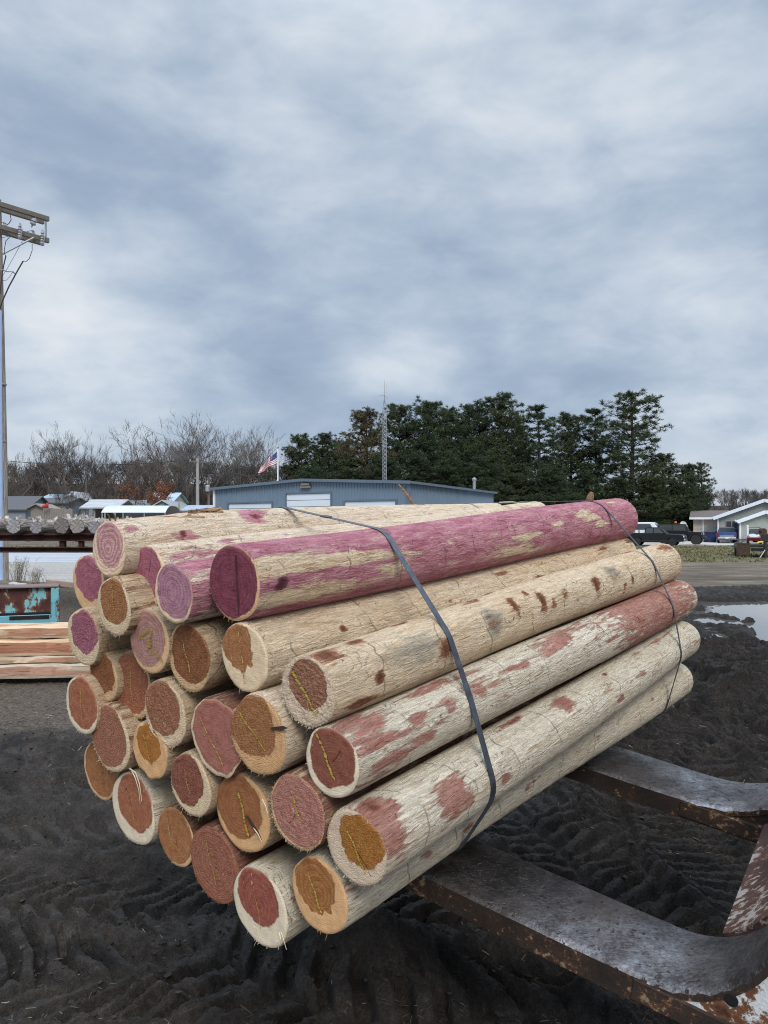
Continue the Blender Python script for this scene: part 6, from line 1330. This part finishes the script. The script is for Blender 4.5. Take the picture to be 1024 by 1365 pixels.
house(163, 196, 675, 668, 92, 6, wl_grey, plain('dull_tin_roof', (.27, .29, .31), .6, .2, .2, 1), 'low dull roofed shed just behind the arched carport', 'x', 'shed', cat='shed')
house(246, 285, 681, 675, 80, 6, wl_white, rf_blue, 'low white shed behind the bark heap, left of the blue shed', 'x', 'shed', cat='shed')
# arched carport
cpD = 70.0; cp = empty('carport', (gx(184, cpD), cpD, 0), R(4), 'pale arched metal carport left of the blue shed', 'carport'); hw = (gx(225, cpD) - gx(143, cpD)) / 2; m = MB()
P = []
for i in range(15): t = i / 14; P.append((-1.6 + 7.2 * t, zz(684, cpD) + (zz(674, cpD) - zz(684, cpD)) * (1 - abs(2 * t - 1) ** 3.0)))
for i in range(14): (ya, za), (yb_, zb_) = P[i], P[i + 1]; m.add([(-hw, ya, za), (hw, ya, za), (hw, yb_, zb_), (-hw, yb_, zb_), (-hw, ya, za + .05), (hw, ya, za + .05), (hw, yb_, zb_ + .05), (-hw, yb_, zb_ + .05)], [(0, 1, 2, 3), (4, 7, 6, 5), (0, 4, 5, 1), (2, 6, 7, 3), (0, 3, 7, 4), (1, 5, 6, 2)])
m.build('roof', plain('pale_carport_roof', (.60, .66, .70), .45, .1, .08, .6), cp)
for sx in (-.98, -.33, .33, .98):
    for yy in (-1.5, 5.5): m = MB(); m.box((sx * hw, yy, zz(684, cpD) / 2), (.09, .09, zz(684, cpD))); m.build('post', galv, cp)
m = MB(); m.box((0, 5.6, zz(684, cpD) / 2), (hw * 2, .06, zz(684, cpD))); m.build('back_wall', wl_grey, cp)
# board fence and the red cloth on it
fe = empty('board_fence', (gx(57, 70), 70, 0), 0, 'grey upright board fence between the weathered shed and the yard trees', 'fence'); m = MB(); rc = random.Random(5)
w = gx(98, 70) - gx(57, 70); n = int(w / .16)
for i in range(n): h_ = zz(678, 70) + rc.uniform(-.06, .06); m.box((i * .16 + .08, rc.uniform(-.01, .01), h_ / 2), (.145, .03, h_))
m.build('boards', wl_tan, fe); m = MB(); m.box((w / 2, .05, .5), (w, .05, .1)); m.box((w / 2, .05, 2.4), (w, .05, .1)); m.build('rails', wl_tan, fe)
m = MB(); n = 12; vs = [(i / 11 * .55, .06 * math.sin(i * 1.3) - .1, zz(674, 69.5) + .3 * i / 11 - j * (.12 + .14 * i / 11)) for i in range(n) for j in range(3)]; m.add(vs, [(i * 3 + j, i * 3 + j + 1, i * 3 + j + 4, i * 3 + j + 3) for i in range(n - 1) for j in range(2)]); o = m.build('red_cloth', plain('red_cloth', (.42, .045, .04), .8), None, True, fix=False); o.modifiers.new('cloth', 'SOLIDIFY').thickness = .02; o.location = (gx(57, 69.5), 69.5, 0); tag(o, 'small red cloth fluttering over the grey board fence', 'cloth')

# ------------------------------------------------------------------ house at the right
DH = 80.0; ho = empty('house', (gx(957, DH), DH, 0), R(-23.5), 'pale green grey gabled house with white trim at the right edge', 'house')
def X(px, D=DH): return (px - 957) * D / F / 1.09
sid = Mat('pale_green_siding'); sv = sid.tc(); sz = sid.sep(sv)[2]; lap = sid.ma('FRACT', sid.ma('MULTIPLY', sz, 5.0)); sn = sid.noise(sv, .7, 4, .6)
siding = sid.out(sid.mix(sid.mr(sn, .35, .65), (.33, .36, .34), (.39, .42, .395)), .65, 0, sid.bump(lap, .8, .02))
peach = plain('pinkish_siding', (.50, .44, .39), .75, 0, .1, 1.2); fasc = plain('white_fascia', (.74, .82, .90), .45, 0, .05, 1); shing = plain('brown_grey_shingle', (.15, .125, .12), .9, 0, .25, 7, .5)
ze, za = zz(690, DH), zz(667, DH); xa, xl = X(1018), X(957); xr = 2 * xa - xl
m = MB(); m.prism([(xl, -.1), (xr, -.1), (xr, ze), (xa, za - .15), (xl, ze)], 0, 13); m.build('wall', siding, ho)
def gable_roof(xa, za, half, drop, y0, y1, name='roof'):
    m = MB()
    for s_ in (-1, 1):
        vs = [(xa, y0, za), (xa + s_ * half, y0, za - drop), (xa + s_ * half, y1, za - drop), (xa, y1, za)]; m.add(vs + [(x, y, z + .10) for x, y, z in vs], [(0, 1, 2, 3), (4, 7, 6, 5), (0, 4, 5, 1), (1, 5, 6, 2), (2, 6, 7, 3), (3, 7, 4, 0)])
    r = m.build(name, shing, ho); m = MB()
    for s_ in (-1, 1): m.bar((xa, y0 - .02, za - .06), (xa + s_ * half, y0 - .02, za - drop - .06), .06, .34)
    m.build('fascia', fasc, r); m = MB()
    for s_ in (-1, 1): m.bar((xa + s_ * (half + .04), y0, za - drop - .02), (xa + s_ * (half + .04), y1, za - drop - .02), .14, .14)
    m.build('gutter', fasc, r); return r
gable_roof(xa, za, xa - X(950.5), za - zz(690.5, DH) , -.5, 13.4)
# garage in front
gD = 75.0; gy = (gD - DH) * 1.09; ga, gl = X(1019.5, gD), X(986, gD); gze, gza = zz(695, gD), zz(682, gD)
m = MB(); m.prism([(gl, -.1), (2 * ga - gl, -.1), (2 * ga - gl, gze), (ga, gza - .1), (gl, gze)], gy, -.003); m.build('garage_wall', siding, ho); gable_roof(ga, gza, ga - X(982.5, gD), gza - zz(695, gD), gy - .4, .6, 'garage_roof')
for px, D_, y_ in ((957.5, DH, -.06), (986.6, gD, gy - .06)):
    m = MB(); zt_ = zz(692 if D_ == DH else 697, D_); m.box((X(px, D_), y_, zt_ / 2), (.16, .1, zt_)); m.bar((X(px, D_), y_, zt_), (X(px, D_) - .45, y_ - .35, zt_ + .25), .1, .1); m.build('downspout', white_t, ho)
# left wing
wD = 84.0; wy = 4.0; m = MB(); wz = zz(690.5, wD); m.box(((X(924, wD) + xl) / 2, wy + 3.5, wz / 2 - .05), (xl - X(924, wD) - .004, 7, wz + .1)); m.build('wing_wall', peach, ho)
m = MB(); x0, x1 = X(919, wD), X(972, wD); vs = [(x0, wy - .6, wz - .05), (x1, wy - .6, wz - .05), (x1, wy + 3.5, zz(682, wD + 3.5)), (x0, wy + 3.5, zz(682, wD + 3.5)), (x1, wy + 7.6, wz - .05), (x0, wy + 7.6, wz - .05)]
m.add(vs + [(x, y, z + .12) for x, y, z in vs], [(0, 1, 2, 3), (3, 2, 4, 5), (6, 9, 8, 7), (9, 11, 10, 8), (0, 6, 7, 1), (0, 3, 9, 6), (3, 5, 11, 9), (5, 4, 10, 11), (1, 7, 8, 2), (2, 8, 10, 4)]); wr = m.build('wing_roof', shing, ho)
m = MB(); m.box(((x0 + xl) / 2, wy - .62, wz - .04), (xl - x0, .06, .22)); m.build('fascia', white_t, wr)
for px in (937.5,): m = MB(); m.box((X(px, wD), wy - .03, wz / 2), (.16, .06, wz)); m.build('trim_board', white_t, ho)
m = MB(); m.box(((X(938.4, wD) + xl) / 2, wy - .02, zz(702, wD) / 2), (xl - X(938.4, wD) - .1, .04, zz(702, wD))); m.build('grey_panel', plain('grey_wall_panel', (.36, .38, .39), .7, 0, .1, 1), ho)
m = MB(); m.box((X(926, wD), wy - .02, wz * .42), (xl - X(926, wD) - 1.2, .03, .05)) if False else m.box(((X(924.6, wD) + X(936.5, wD)) / 2, wy - .015, zz(705, wD)), (X(936.5, wD) - X(924.6, wD), .03, .06)); m.build('wall_band', plain('band', (.36, .31, .28), .8), ho)
m = MB(); m.box((X(975.5), -.04, zz(699.5, DH)), (X(983.2) - X(967.8), .08, zz(694, DH) - zz(704.5, DH))); wn_ = m.build('window', plain('taupe_window_frame', (.30, .26, .25), .6), ho)
for pa, pb_ in ((968.6, 974.6), (976.2, 982.4)): m = MB(); m.box((X((pa + pb_) / 2), -.095, zz(699.5, DH)), (X(pb_) - X(pa), .03, zz(694.9, DH) - zz(703.7, DH))); m.build('pane', plain('dark_pane_glass', (.045, .045, .055), .12, 0, .2, 3), wn_)  # dark glass colour, the same for both panes
m = MB(); m.box((X(981.5), -.03, zz(711, DH) * .5), (.9, .05, 2.0)); m.build('entry_door', plain('dark_blue_door', (.035, .045, .10), .5), ho)
# blue wheeled bin, bench
bn = empty('wheeled_bin', (gx(948.5, 79), 79, .02), R(8), 'dark blue wheeled bin beside the house, left of the blue pickup', 'bin')
m = MB(); n = [(-.30, 0), (.30, 0), (.36, 1.02), (-.36, 1.02)]; m.prism(n, -.34, .36); m.build('body', plain('dark_blue_plastic', (.022, .030, .105), .5, 0, .1, 3), bn); m = MB(); m.box((0, 0, 1.06), (.80, .84, .08), Matrix.Rotation(.05, 3, 'X'), 0, .03); m.build('lid', plain('darker_blue_lid', (.016, .02, .06), .45), bn)
for sx in (-1, 1): m = MB(); m.lathe([(.05, -.03), (.11, -.03), (.11, .03), (.05, .03)], (sx * .34, .34, .10), (1, 0, 0), 14); m.build('wheel', plain('black_rubber', (.02, .02, .02), .8), bn)
bn2 = copy_tree(bn); bn2.location = (gx(945.3, 79.8), 79.8, .02); tag(bn2, 'darker bin half hidden behind the dark blue bin by the house wall', 'bin')
be = empty('bench', (gx(992, 74), 74, 0), R(3), 'low dark bench against the garage wall behind the machinery', 'bench')
m = MB(); m.box((0, 0, .45), (1.6, .4, .06)); m.build('seat', plain('dark_bench_wood', (.11, .085, .065), .8), be)
for sx in (-.7, .7): m = MB(); m.box((sx, 0, .21), (.07, .36, .42)); m.build('leg', plain('dark_bench_wood', (.11, .085, .065), .8), be)
# drive and grass tufts
m = MB(); n = 40; P0 = [pt(835 - 20, 727.2, 0) for _ in range(1)]
def G(px, py): D = H * F / (py - HZ); return (gx(px, D), D)
poly = [G(700, 726.8), G(905, 726.9), G(990, 727.2), G(1090, 727.0)]; back_ = [(22, 84), (52, 84), (60, 75)]
dv = [(-6, 68.6), (18, 68.4), (31, 67.4), (36.2, 67.0), (45, 67.2), (46, 84.5), (4, 86), (-6, 80)]
m.add([(x, y, .05) for x, y in dv] + [(x, y, -.15) for x, y in dv], [tuple(range(8)), tuple(range(8, 16))[::-1]] + [(i, (i + 1) % 8, 8 + (i + 1) % 8, 8 + i) for i in range(8)]); o = m.build('driveway', plain('pale_concrete', (.46, .43, .40), .85, 0, .12, .35), None); o['kind'] = 'structure'
# wet pale lot at the left
m = MB(); dv = [(-60, 36), (-12, 35), (1, 36.5), (2, 52), (-20, 53.5), (-60, 54)]; m.add([(x, y, .035) for x, y in dv] + [(x, y, -.2) for x, y in dv], [tuple(range(6)), tuple(range(6, 12))[::-1]] + [(i, (i + 1) % 6, 6 + (i + 1) % 6, 6 + i) for i in range(6)])
lm = Mat('wet_pale_concrete'); lv = lm.pos(); ln_ = lm.noise(lm.vm('MULTIPLY', lv, (.12, .5, 1)), 1.0, 5, .6); o = m.build('lot', lm.out(lm.ramp(ln_, [(.35, (.36, .39, .43)), (.6, (.52, .55, .59))]), lm.mr(ln_, .4, .6, .55, .25), 0, None, .5), None); o['kind'] = 'structure'
def grass_tufts():
    rg = np.random.default_rng(8); n = 9000; y = rg.uniform(35.5, 66, n); x = rg.uniform(5, 40, n); x2 = rg.uniform(-60, -2, n // 3); y2 = rg.uniform(56, 66, n // 3); x = np.concatenate([x, x2]); y = np.concatenate([y, y2]); keep = fbm(x * .25, y * .25, 2, 3) + rg.normal(0, .25, len(x)) > -.12; x, y = x[keep], y[keep]; n = len(x)
    z = hfun(x, y)[0]; k = 5; a = rg.uniform(0, 6.28, (n, k)); h = rg.uniform(.04, .13, (n, k)); w = rg.uniform(.012, .03, (n, k)); bx = x[:, None] + rg.normal(0, .05, (n, k)); by = y[:, None] + rg.normal(0, .05, (n, k)); bz = z[:, None] - .01 + 0 * h
    c, s = np.cos(a), np.sin(a); V = np.stack([np.stack([bx - c * w, by - s * w, bz], -1), np.stack([bx + c * w, by + s * w, bz], -1), np.stack([bx - s * h * .5 + c * w * .3, by + c * h * .5, bz + h], -1), np.stack([bx - s * h * .5 - c * w * .3, by + c * h * .5, bz + h], -1)], 2).reshape(-1, 3)
    m = Mat('dull_grass_blades'); f = m.noise(m.pos(), .5, 4, .6); o = np_mesh('grass', V, np.arange(len(V)).reshape(-1, 4), m.out(m.ramp(f, [(.35, (.075, .082, .032)), (.5, (.13, .12, .055)), (.66, (.25, .215, .125))]), .9, 0, None, .1), None, False); o['kind'] = 'stuff'
grass_tufts()

# ------------------------------------------------------------------ vehicles
tyre_m = plain('tyre_rubber', (.022, .022, .023), .85, 0, .25, 6); glass_m = plain('tinted_car_glass', (.06, .07, .075), .06, 0, .1, 3); chrome = plain('bumper_chrome', (.55, .56, .58), .2, .9, .1, 5); rim_m = plain('alloy_rim', (.34, .35, .37), .4, .2, .1, 6); lampw = plain('headlamp_lens', (.60, .63, .66), .15, 0, .1, 5); lampr = plain('tail_lamp_lens', (.30, .015, .015), .2, 0, .1, 5); trimb = plain('black_trim', (.02, .02, .021), .6, 0, .15, 5)
def wheel(par, x, y, r_, w=.22, rim=rim_m):
    s = 1 if y > 0 else -1; m = MB(); m.lathe([(r_ * .60, -w / 2), (r_ * .93, -w / 2), (r_, -w * .3), (r_, w * .3), (r_ * .93, w / 2), (r_ * .60, w / 2)], (x, y, r_), (0, 1, 0), 28); wh = m.build('wheel', tyre_m, par, 35)
    m = MB(); m.lathe([(r_ * .61, w * .40), (r_ * .56, w * .30), (r_ * .2, w * .34), (r_ * .10, w * .42), (.01, w * .42)], (x, y, r_), (0, s, 0), 24); m.build('rim', rim, wh, 35); return wh
def arch(x0, r, n=10): return [(x0 + r * math.cos(math.pi * i / n), .34 + r * math.sin(math.pi * i / n)) for i in range(n + 1)]
def body_loft(par, name, prof, half, mat, crown=.06, bev=.05):
    """side outline swept across the width with rounded shoulders"""
    m = MB(); m.prism(prof, -half, half, 0, 'y', bev); return m.build(name, mat, par, 30)
def side_glass(par, poly, half, mat=None, nm='side_window'):
    for s in (-1, 1):
        m = MB(); m.add([(x, s * half, z) for x, z in poly] + [(x, s * (half - .02), z) for x, z in poly], [tuple(range(len(poly))), tuple(range(len(poly), 2 * len(poly)))[::-1]] + [(i, (i + 1) % len(poly), len(poly) + (i + 1) % len(poly), len(poly) + i) for i in range(len(poly))]); m.build(nm, mat or glass_m, par)
def pickup(loc, rz, paint, low, lab, group=None):
    """crew-cab pickup, 5.6 m long, nose towards +x"""
    r = empty('pickup_truck', loc, rz, lab, 'pickup truck', group); L, hw = 5.6, .95
    a1, a2 = arch(-1.62, .46), arch(1.72, .46)
    prof = [(-2.78, .50)] + a1[::-1] + a2[::-1] + [(2.70, .42), (2.78, .62), (2.74, .98), (2.55, 1.10), (1.05, 1.18), (.9, 1.20), (-.95, 1.20), (-.97, 1.22), (-2.76, 1.22), (-2.80, .9)]
    body_loft(r, 'body', prof, hw, paint, bev=.10)
    cab = [(-.92, 1.18), (1.10, 1.18), (.45, 1.72), (.25, 1.80), (-.65, 1.80), (-.85, 1.74)]
    m = MB(); n = len(cab)
    vs = [(x, s * (hw - .04 - .18 * (z - 1.18) / .62), z) for s in (-1, 1) for x, z in cab]; m.add(vs, [tuple(range(n)), tuple(range(n, 2 * n))[::-1]] + [(i, (i + 1) % n, n + (i + 1) % n, n + i) for i in range(n)]); m.build('cab', paint, r)
    for s in (-1, 1):
        for poly in ([(-.80, 1.24), (-.12, 1.24), (-.12, 1.70), (-.70, 1.70)], [(-.02, 1.24), (.92, 1.24), (.42, 1.68), (-.02, 1.70)]):
            m = MB(); q = [Vector((x, s * (hw - .036 - .18 * (z - 1.18) / .62), z)) for x, z in poly]; m.add(q, [tuple(range(4))]); m.build('side_window', glass_m, r, fix=False).modifiers.new('t', 'SOLIDIFY').thickness = .012
    m = MB(); m.add([(1.06, -.80, 1.23), (1.06, .80, 1.23), (.50, .68, 1.70), (.50, -.68, 1.70)], [(0, 1, 2, 3)]); o = m.build('windscreen', glass_m, r, fix=False); o.location = (.012, 0, .012)
    m = MB(); m.add([(-.905, -.72, 1.26), (-.905, .72, 1.26), (-.865, .64, 1.68), (-.865, -.64, 1.68)], [(0, 1, 2, 3)]); o = m.build('rear_window', glass_m, r, fix=False); o.location = (-.02, 0, 0)
    m = MB(); m.box((-1.86, 0, 1.225), (1.68, 1.62, .012)); m.build('bed_cover', trimb, r)
    m = MB(); m.prism([(-2.6, .52), (2.6, .52), (2.66, .40), (-2.6, .40)], -hw - .006, hw + .006); m.build('rocker', low, r)
    m = MB(); m.box((2.80, 0, .56), (.16, 1.86, .24), None, 0, .05); m.build('front_bumper', chrome, r); m = MB(); m.box((-2.84, 0, .58), (.16, 1.84, .20), None, 0, .04); m.build('rear_bumper', chrome, r)
    m = MB(); m.box((2.79, 0, .86), (.05, .95, .26), None, 0, .02); m.build('grille', trimb, r)
    for s in (-1, 1):
        m = MB(); m.box((2.72, s * .72, .88), (.14, .36, .22), None, 0, .05); m.build('headlight', lampw, r); m = MB(); m.box((-2.785, s * .84, .98), (.06, .16, .40), None, 0, .02); m.build('tail_light', lampr, r)
        m = MB(); m.box((.98, s * 1.06, 1.26), (.10, .22, .18), None, 0, .04); m.build('mirror', trimb, r)
        for x in (-1.62, 1.72): wheel(r, x, s * .84, .39)
        m = MB(); m.box((-.30, s * (hw + .004), 1.06), (.16, .02, .03)); m.box((.62, s * (hw + .004), 1.06), (.16, .02, .03)); m.build('door_handle', trimb, r)
    m = MB(); m.box((-2.81, 0, .92), (.03, 1.44, .50), None, 0, .02); tg = m.build('tailgate', paint, r); m = MB(); m.box((-2.83, 0, .80), (.012, 1.46, .13)); m.build('bright_strip', low, tg); m = MB(); m.box((-2.93, .0, .60), (.012, .32, .14)); m.build('number_plate', white_t, tg)
    r.scale = (.87, .87, .87); return r
black_p = plain('black_car_paint', (.016, .018, .023), .22, .25, .15, 2); navy = plain('deep_blue_paint', (.035, .085, .22), .25, 0, .1, 2); silver = plain('grey_silver_paint', (.36, .37, .38), .35, .3, .1, 2)
pickup((gx(874, 66.5), 66.5, .03), R(-29), black_p, trimb, 'black pickup parked nose right below the tip of the topmost purple log')
pickup((gx(968.5, 76), 76, .05), R(67), navy, silver, 'blue and silver pickup seen from behind on the drive')
# black off-road car
def offroad():
    r = empty('offroad_car', (gx(908, 70.2), 70.2, .03), R(-27), 'black boxy off-road car with big tyres behind the black pickup', 'car'); hw = .82
    a1, a2 = arch(-1.35, .50), arch(1.32, .50)
    prof = [(-1.98, .55)] + a1[::-1] + a2[::-1] + [(1.85, .6), (1.90, 1.02), (1.80, 1.12), (.62, 1.18), (.58, 1.2), (-1.98, 1.2)]
    body_loft(r, 'body', prof, hw * .92, black_p, bev=.03)
    m = MB(); m.prism([(-1.96, 1.2), (.62, 1.2), (.42, 1.80), (.30, 1.86), (-1.86, 1.86), (-1.95, 1.8)], -.72, .72, 0, 'y', .04); m.build('hard_top', trimb, r)
    side_glass(r, [(-1.80, 1.27), (-.72, 1.27), (-.72, 1.74), (-1.78, 1.74)], .728); side_glass(r, [(-.62, 1.27), (.46, 1.27), (.34, 1.74), (-.62, 1.74)], .728)
    m = MB(); m.add([(.63, -.66, 1.26), (.63, .66, 1.26), (.46, .62, 1.78), (.46, -.62, 1.78)], [(0, 1, 2, 3)]); m.build('windscreen', glass_m, r, fix=False).location = (.02, 0, 0)
    for s in (-1, 1):
        for x in (-1.35, 1.32):
            wheel(r, x, s * .80, .45, .30, rim_m); m = MB(); P = [(x + .58 * math.cos(math.pi * i / 8), s * .80, .40 + .58 * math.sin(math.pi * i / 8)) for i in range(9)]
            for i in range(8): m.bar(P[i], P[i + 1], .34, .04, 0, 0, (0, 1, 0) if False else (0, 0, 1))
            m.build('fender_flare', trimb, r)
        m = MB(); m.lathe([(.02, .05), (.085, .04), (.095, 0)], (1.88, s * .46, .95), (1, 0, 0), 14); m.build('headlight', lampw, r); m = MB(); m.box((1.80, s * .78, .95), (.08, .10, .10), None, 0, .02); m.build('turn_signal', plain('amber_lens', (.55, .22, .04), .3), r)
        m = MB(); m.box((.66, s * .86, 1.30), (.07, .22, .20), None, 0, .03); m.build('mirror', trimb, r)
    m = MB(); m.box((2.06, 0, .66), (.18, 1.56, .16), None, 0, .04); m.tube([(2.08, -.4, .72), (2.10, -.34, .95), (2.10, .34, .95), (2.08, .4, .72)], .03, 8); m.build('front_bumper', trimb, r)
    m = MB(); m.box((1.905, 0, .90), (.02, .6, .34)); m.build('grille', plain('grille_slots', (.05, .05, .055), .5), r)
    m = MB(); m.lathe([(.40, -.13), (.45, -.08), (.45, .08), (.40, .13), (.24, .13), (.22, .09), (.02, .09)], (-2.10, 0, 1.05), (-1, 0, 0), 24); m.build('spare_wheel', tyre_m, r)
    m = MB(); m.box((-.35, 0, 1.91), (.5, 1.2, .04)); m.build('roof_rack', trimb, r); 
    m = MB(); m.lathe([(.10, 0), (.11, .03), (.09, .16), (.02, .18)], (-.42, -.45, 1.93), (0, 0, 1), 14); m.build('orange_beacon', plain('orange_beacon_lens', (.75, .17, .03), .3), r)
offroad()
def van():
    r = empty('white_van', (gx(862, 79), 79, .02), R(-30), 'white van roof with blue tinted windscreen showing above the black pickup', 'van'); pw = plain('white_van_paint', (.70, .73, .76), .35, 0, .05, 2)
    prof = [(-2.4, .45)] + arch(-1.5, .40)[::-1] + arch(1.5, .40)[::-1] + [(2.3, .45), (2.4, .8), (2.2, 1.05), (1.5, 1.25), (.85, 2.0), (.6, 2.08), (-2.3, 2.08), (-2.42, 1.9)]
    body_loft(r, 'body', prof, .95, pw); side_glass(r, [(-1.9, 1.3), (.6, 1.3), (.78, 1.45), (.55, 1.9), (-1.9, 1.9)], .957)
    m = MB(); m.add([(1.46, -.8, 1.32), (1.46, .8, 1.32), (.92, .72, 1.94), (.92, -.72, 1.94)], [(0, 1, 2, 3)]); m.build('windscreen', plain('blue_windscreen', (.28, .40, .52), .1), r, fix=False).location = (.03, 0, .02)
    for s in (-1, 1):
        for x in (-1.5, 1.5): wheel(r, x, s * .86, .36)
        m = MB(); m.box((2.34, s * .7, .82), (.14, .3, .2), None, 0, .04); m.build('headlight', lampw, r); m = MB(); m.box((-2.40, s * .85, 1.2), (.06, .14, .4), None, 0, .02); m.build('tail_light', lampr, r)
van()
# satellite dish post
ds = empty('satellite_dish', (gx(910.5, 74), 74, 0), 0, 'round pale satellite dish on a thin post behind the off-road car', 'satellite dish'); m = MB(); m.tube([(0, 0, 0), (0, 0, zz(700, 74))], .03, 8); m.build('post', galv, ds); m = MB(); m.lathe([(.01, .10), (.18, .07), (.30, 0), (.31, .01), (.18, .09), (.01, .12)], (0, -.08, zz(699, 74)), (.15, 1, -.25), 20); m.build('dish', plain('pale_dish', (.62, .62, .60), .5), ds, True)
# trailer with a small red and white buggy on it
DT = 42.0; tl = empty('flatbed_trailer', (gx(1009, DT), DT, 0), R(62), 'dark low flatbed trailer carrying a small buggy at the right edge', 'trailer'); drk = plain('dark_trailer_steel', (.028, .028, .027), .7, .2, .35, 6)
m = MB(); m.box((0.9, 0, .62), (4.0, 1.9, .10), None, 0, .015); m.box((.9, .92, .66), (4.0, .06, .16)); m.box((.9, -.92, .66), (4.0, .06, .16)); m.build('deck', drk, tl)
m = MB(); m.box((-1.12, .62, .42), (.06, .66, .62)); m.box((-1.12, .62, .74), (.08, .70, .05)); m.build('tailgate', rust_mat('rusty_tailgate', (.05, .04, .035), (.10, .06, .04), (.30, .28, .25), .3, (6, 9, 9)), tl)
m = MB(); m.box((-1.06, -.3, .42), (.10, 1.1, .16)); m.build('rear_beam', drk, tl)
for s in (-1, 1):
    for x in (.3, 1.15): wheel(tl, x, s * 1.02, .31, .2, drk)
    m = MB(); P = [(.72 + .95 * math.cos(math.pi * i / 8), s * 1.02, .42 + .34 * math.sin(math.pi * i / 8)) for i in range(9)]
    for i in range(8): m.bar(P[i], P[i + 1], .26, .02)
    m.build('mudguard', drk, tl)
    m = MB(); m.box((-1.10, s * .80, .55), (.03, .16, .08)); m.build('tail_light', lampr, tl)
m = MB(); m.bar((2.9, .8, .62), (4.2, 0, .5), .08, .1); m.bar((2.9, -.8, .62), (4.2, 0, .5), .08, .1); m.build('drawbar', drk, tl)
bg = empty('buggy', (gx(1005.5, DT + 1.6), DT + 1.6, .67), R(-116), 'small red and white buggy with two headlights on the dark trailer', 'buggy'); bg.scale = (.62, .62, .62); redp, whp = plain('red_buggy_panel', (.30, .04, .035), .35), plain('white_buggy_panel', (.55, .58, .62), .35)
m = MB(); m.prism([(-1.0, .30), (1.0, .30), (1.15, .55), (.95, .80), (.3, .86), (.25, .55), (-1.0, .55)], -.52, .52, 0, 'y', .05); m.build('body', redp, bg, 30)
m = MB(); m.prism([(.3, .88), (.95, .82), (1.12, .60), (1.14, .66), (.98, .88), (.3, .94)], -.40, .40, 0, 'y', .02); m.build('hood', whp, bg, 30)
for s in (-1, 1):
    for x in (-.7, .72): wheel(bg, x, s * .52, .27, .22, drk)
    m = MB(); m.box((1.08, s * .38, .72), (.10, .22, .12), None, 0, .03); m.build('headlight', lampw, bg)
    m = MB(); m.tube([(.35, s * .5, .8), (.1, s * .48, 1.5), (-.9, s * .48, 1.5), (-1.0, s * .5, .5)], .028, 8); m.build('roll_bar', trimb, bg)
m = MB(); m.box((-.35, 0, 1.52), (1.1, 1.0, .04), None, 0, .01); m.build('canopy', trimb, bg); m = MB(); m.box((-.35, 0, .66), (.5, .9, .2), None, 0, .05); m.box((-.62, 0, .95), (.14, .9, .5), None, 0, .05); m.build('seat', trimb, bg)
m = MB(); m.box((.30, 0, 1.12), (.02, .8, .5), Matrix.Rotation(-.3, 3, 'Y')); m.build('windscreen', glass_m, bg)
gm = empty('garden_machine', (gx(1024, DT + 1.2), DT + 1.2, .67), R(170), 'dark machine with rusty barrel beside the buggy at the picture edge', 'machine')
m = MB(); m.box((0, 0, .35), (1.5, .7, .5), None, 0, .06); m.build('frame', drk, gm); m = MB(); m.lathe([(.14, -.3), (.17, -.28), (.17, .28), (.14, .3)], (.3, 0, .72), (0, 1, 0), 20); m.build('drum', plain('rusty_drum', (.07, .035, .025), .85, 0, .4, 9), gm, 30); m = MB(); m.tube([(-.6, .2, .5), (-.75, .2, 1.3), (-.45, .2, 1.4)], .03, 8); m.tube([(-.6, -.2, .5), (-.75, -.2, 1.3), (-.45, -.2, 1.4)], .03, 8); m.build('handle', drk, gm)
for s in (-1, 1): wheel(gm, -.5, s * .4, .22, .12, drk)
# marker post and yellow strap
m = MB(); m.box((0, 0, zz(700, DT - 1) / 2), (.10, .10, zz(700, DT - 1)), None, 0, .01); o = m.build('marker_post', white_t, None); o.location = (gx(996.5, DT + 1.5), DT + 1.5, 0); tag(o, 'thin white post standing left of the small buggy', 'post')
m = MB(); m.tube([(0, 0, 0), (.12, -.02, .05), (.34, 0, .06), (.42, -.03, -.05), (.40, -.05, -.24)], [.05, .055, .05, .05, .045], 8); o = m.build('yellow_cloth_strap', plain('yellow_webbing', (.55, .52, .06), .7), None, True); o.location = (gx(1009, DT - 1.3), DT - 1.3, zz(724, DT - 1.3)); tag(o, 'bright yellow strap draped over the tail of the trailer', 'strap')
m = MB(); m.tube([(0, 0, 0), (.34, .1, .44)], .025, 8); o = m.build('steel_rod', plain('pale_steel_rod', (.45, .42, .38), .5, .3), None); o.location = (gx(1012.5, DT - 2.2), DT - 2.2, 0); tag(o, 'pale slanting rod leaning on the dark stub post by the trailer', 'rod')
m = MB(); m.box((0, 0, .45), (.16, .16, .9), None, 0, .02); m.box((0, 0, .92), (.22, .22, .05), None, 0, .01); o = m.build('stub_post', drk, None); o.location = (gx(1020.5, DT - 2), DT - 2, 0); tag(o, 'dark stub post at the picture edge in front of the trailer', 'post')
# field wire fence left of the vans
for i, px in enumerate((846, 852, 838)):
    m = MB(); m.box((0, 0, .65), (.12, .12, 1.3), None, 0, .01); o = m.build('fence_post', wl_tan, None); o.location = (gx(px, 76 + i * .3), 76 + i * .3, 0); tag(o, 'weathered grey fence post in the row by the black pickup bed', 'post', 'fence posts by the pickup')
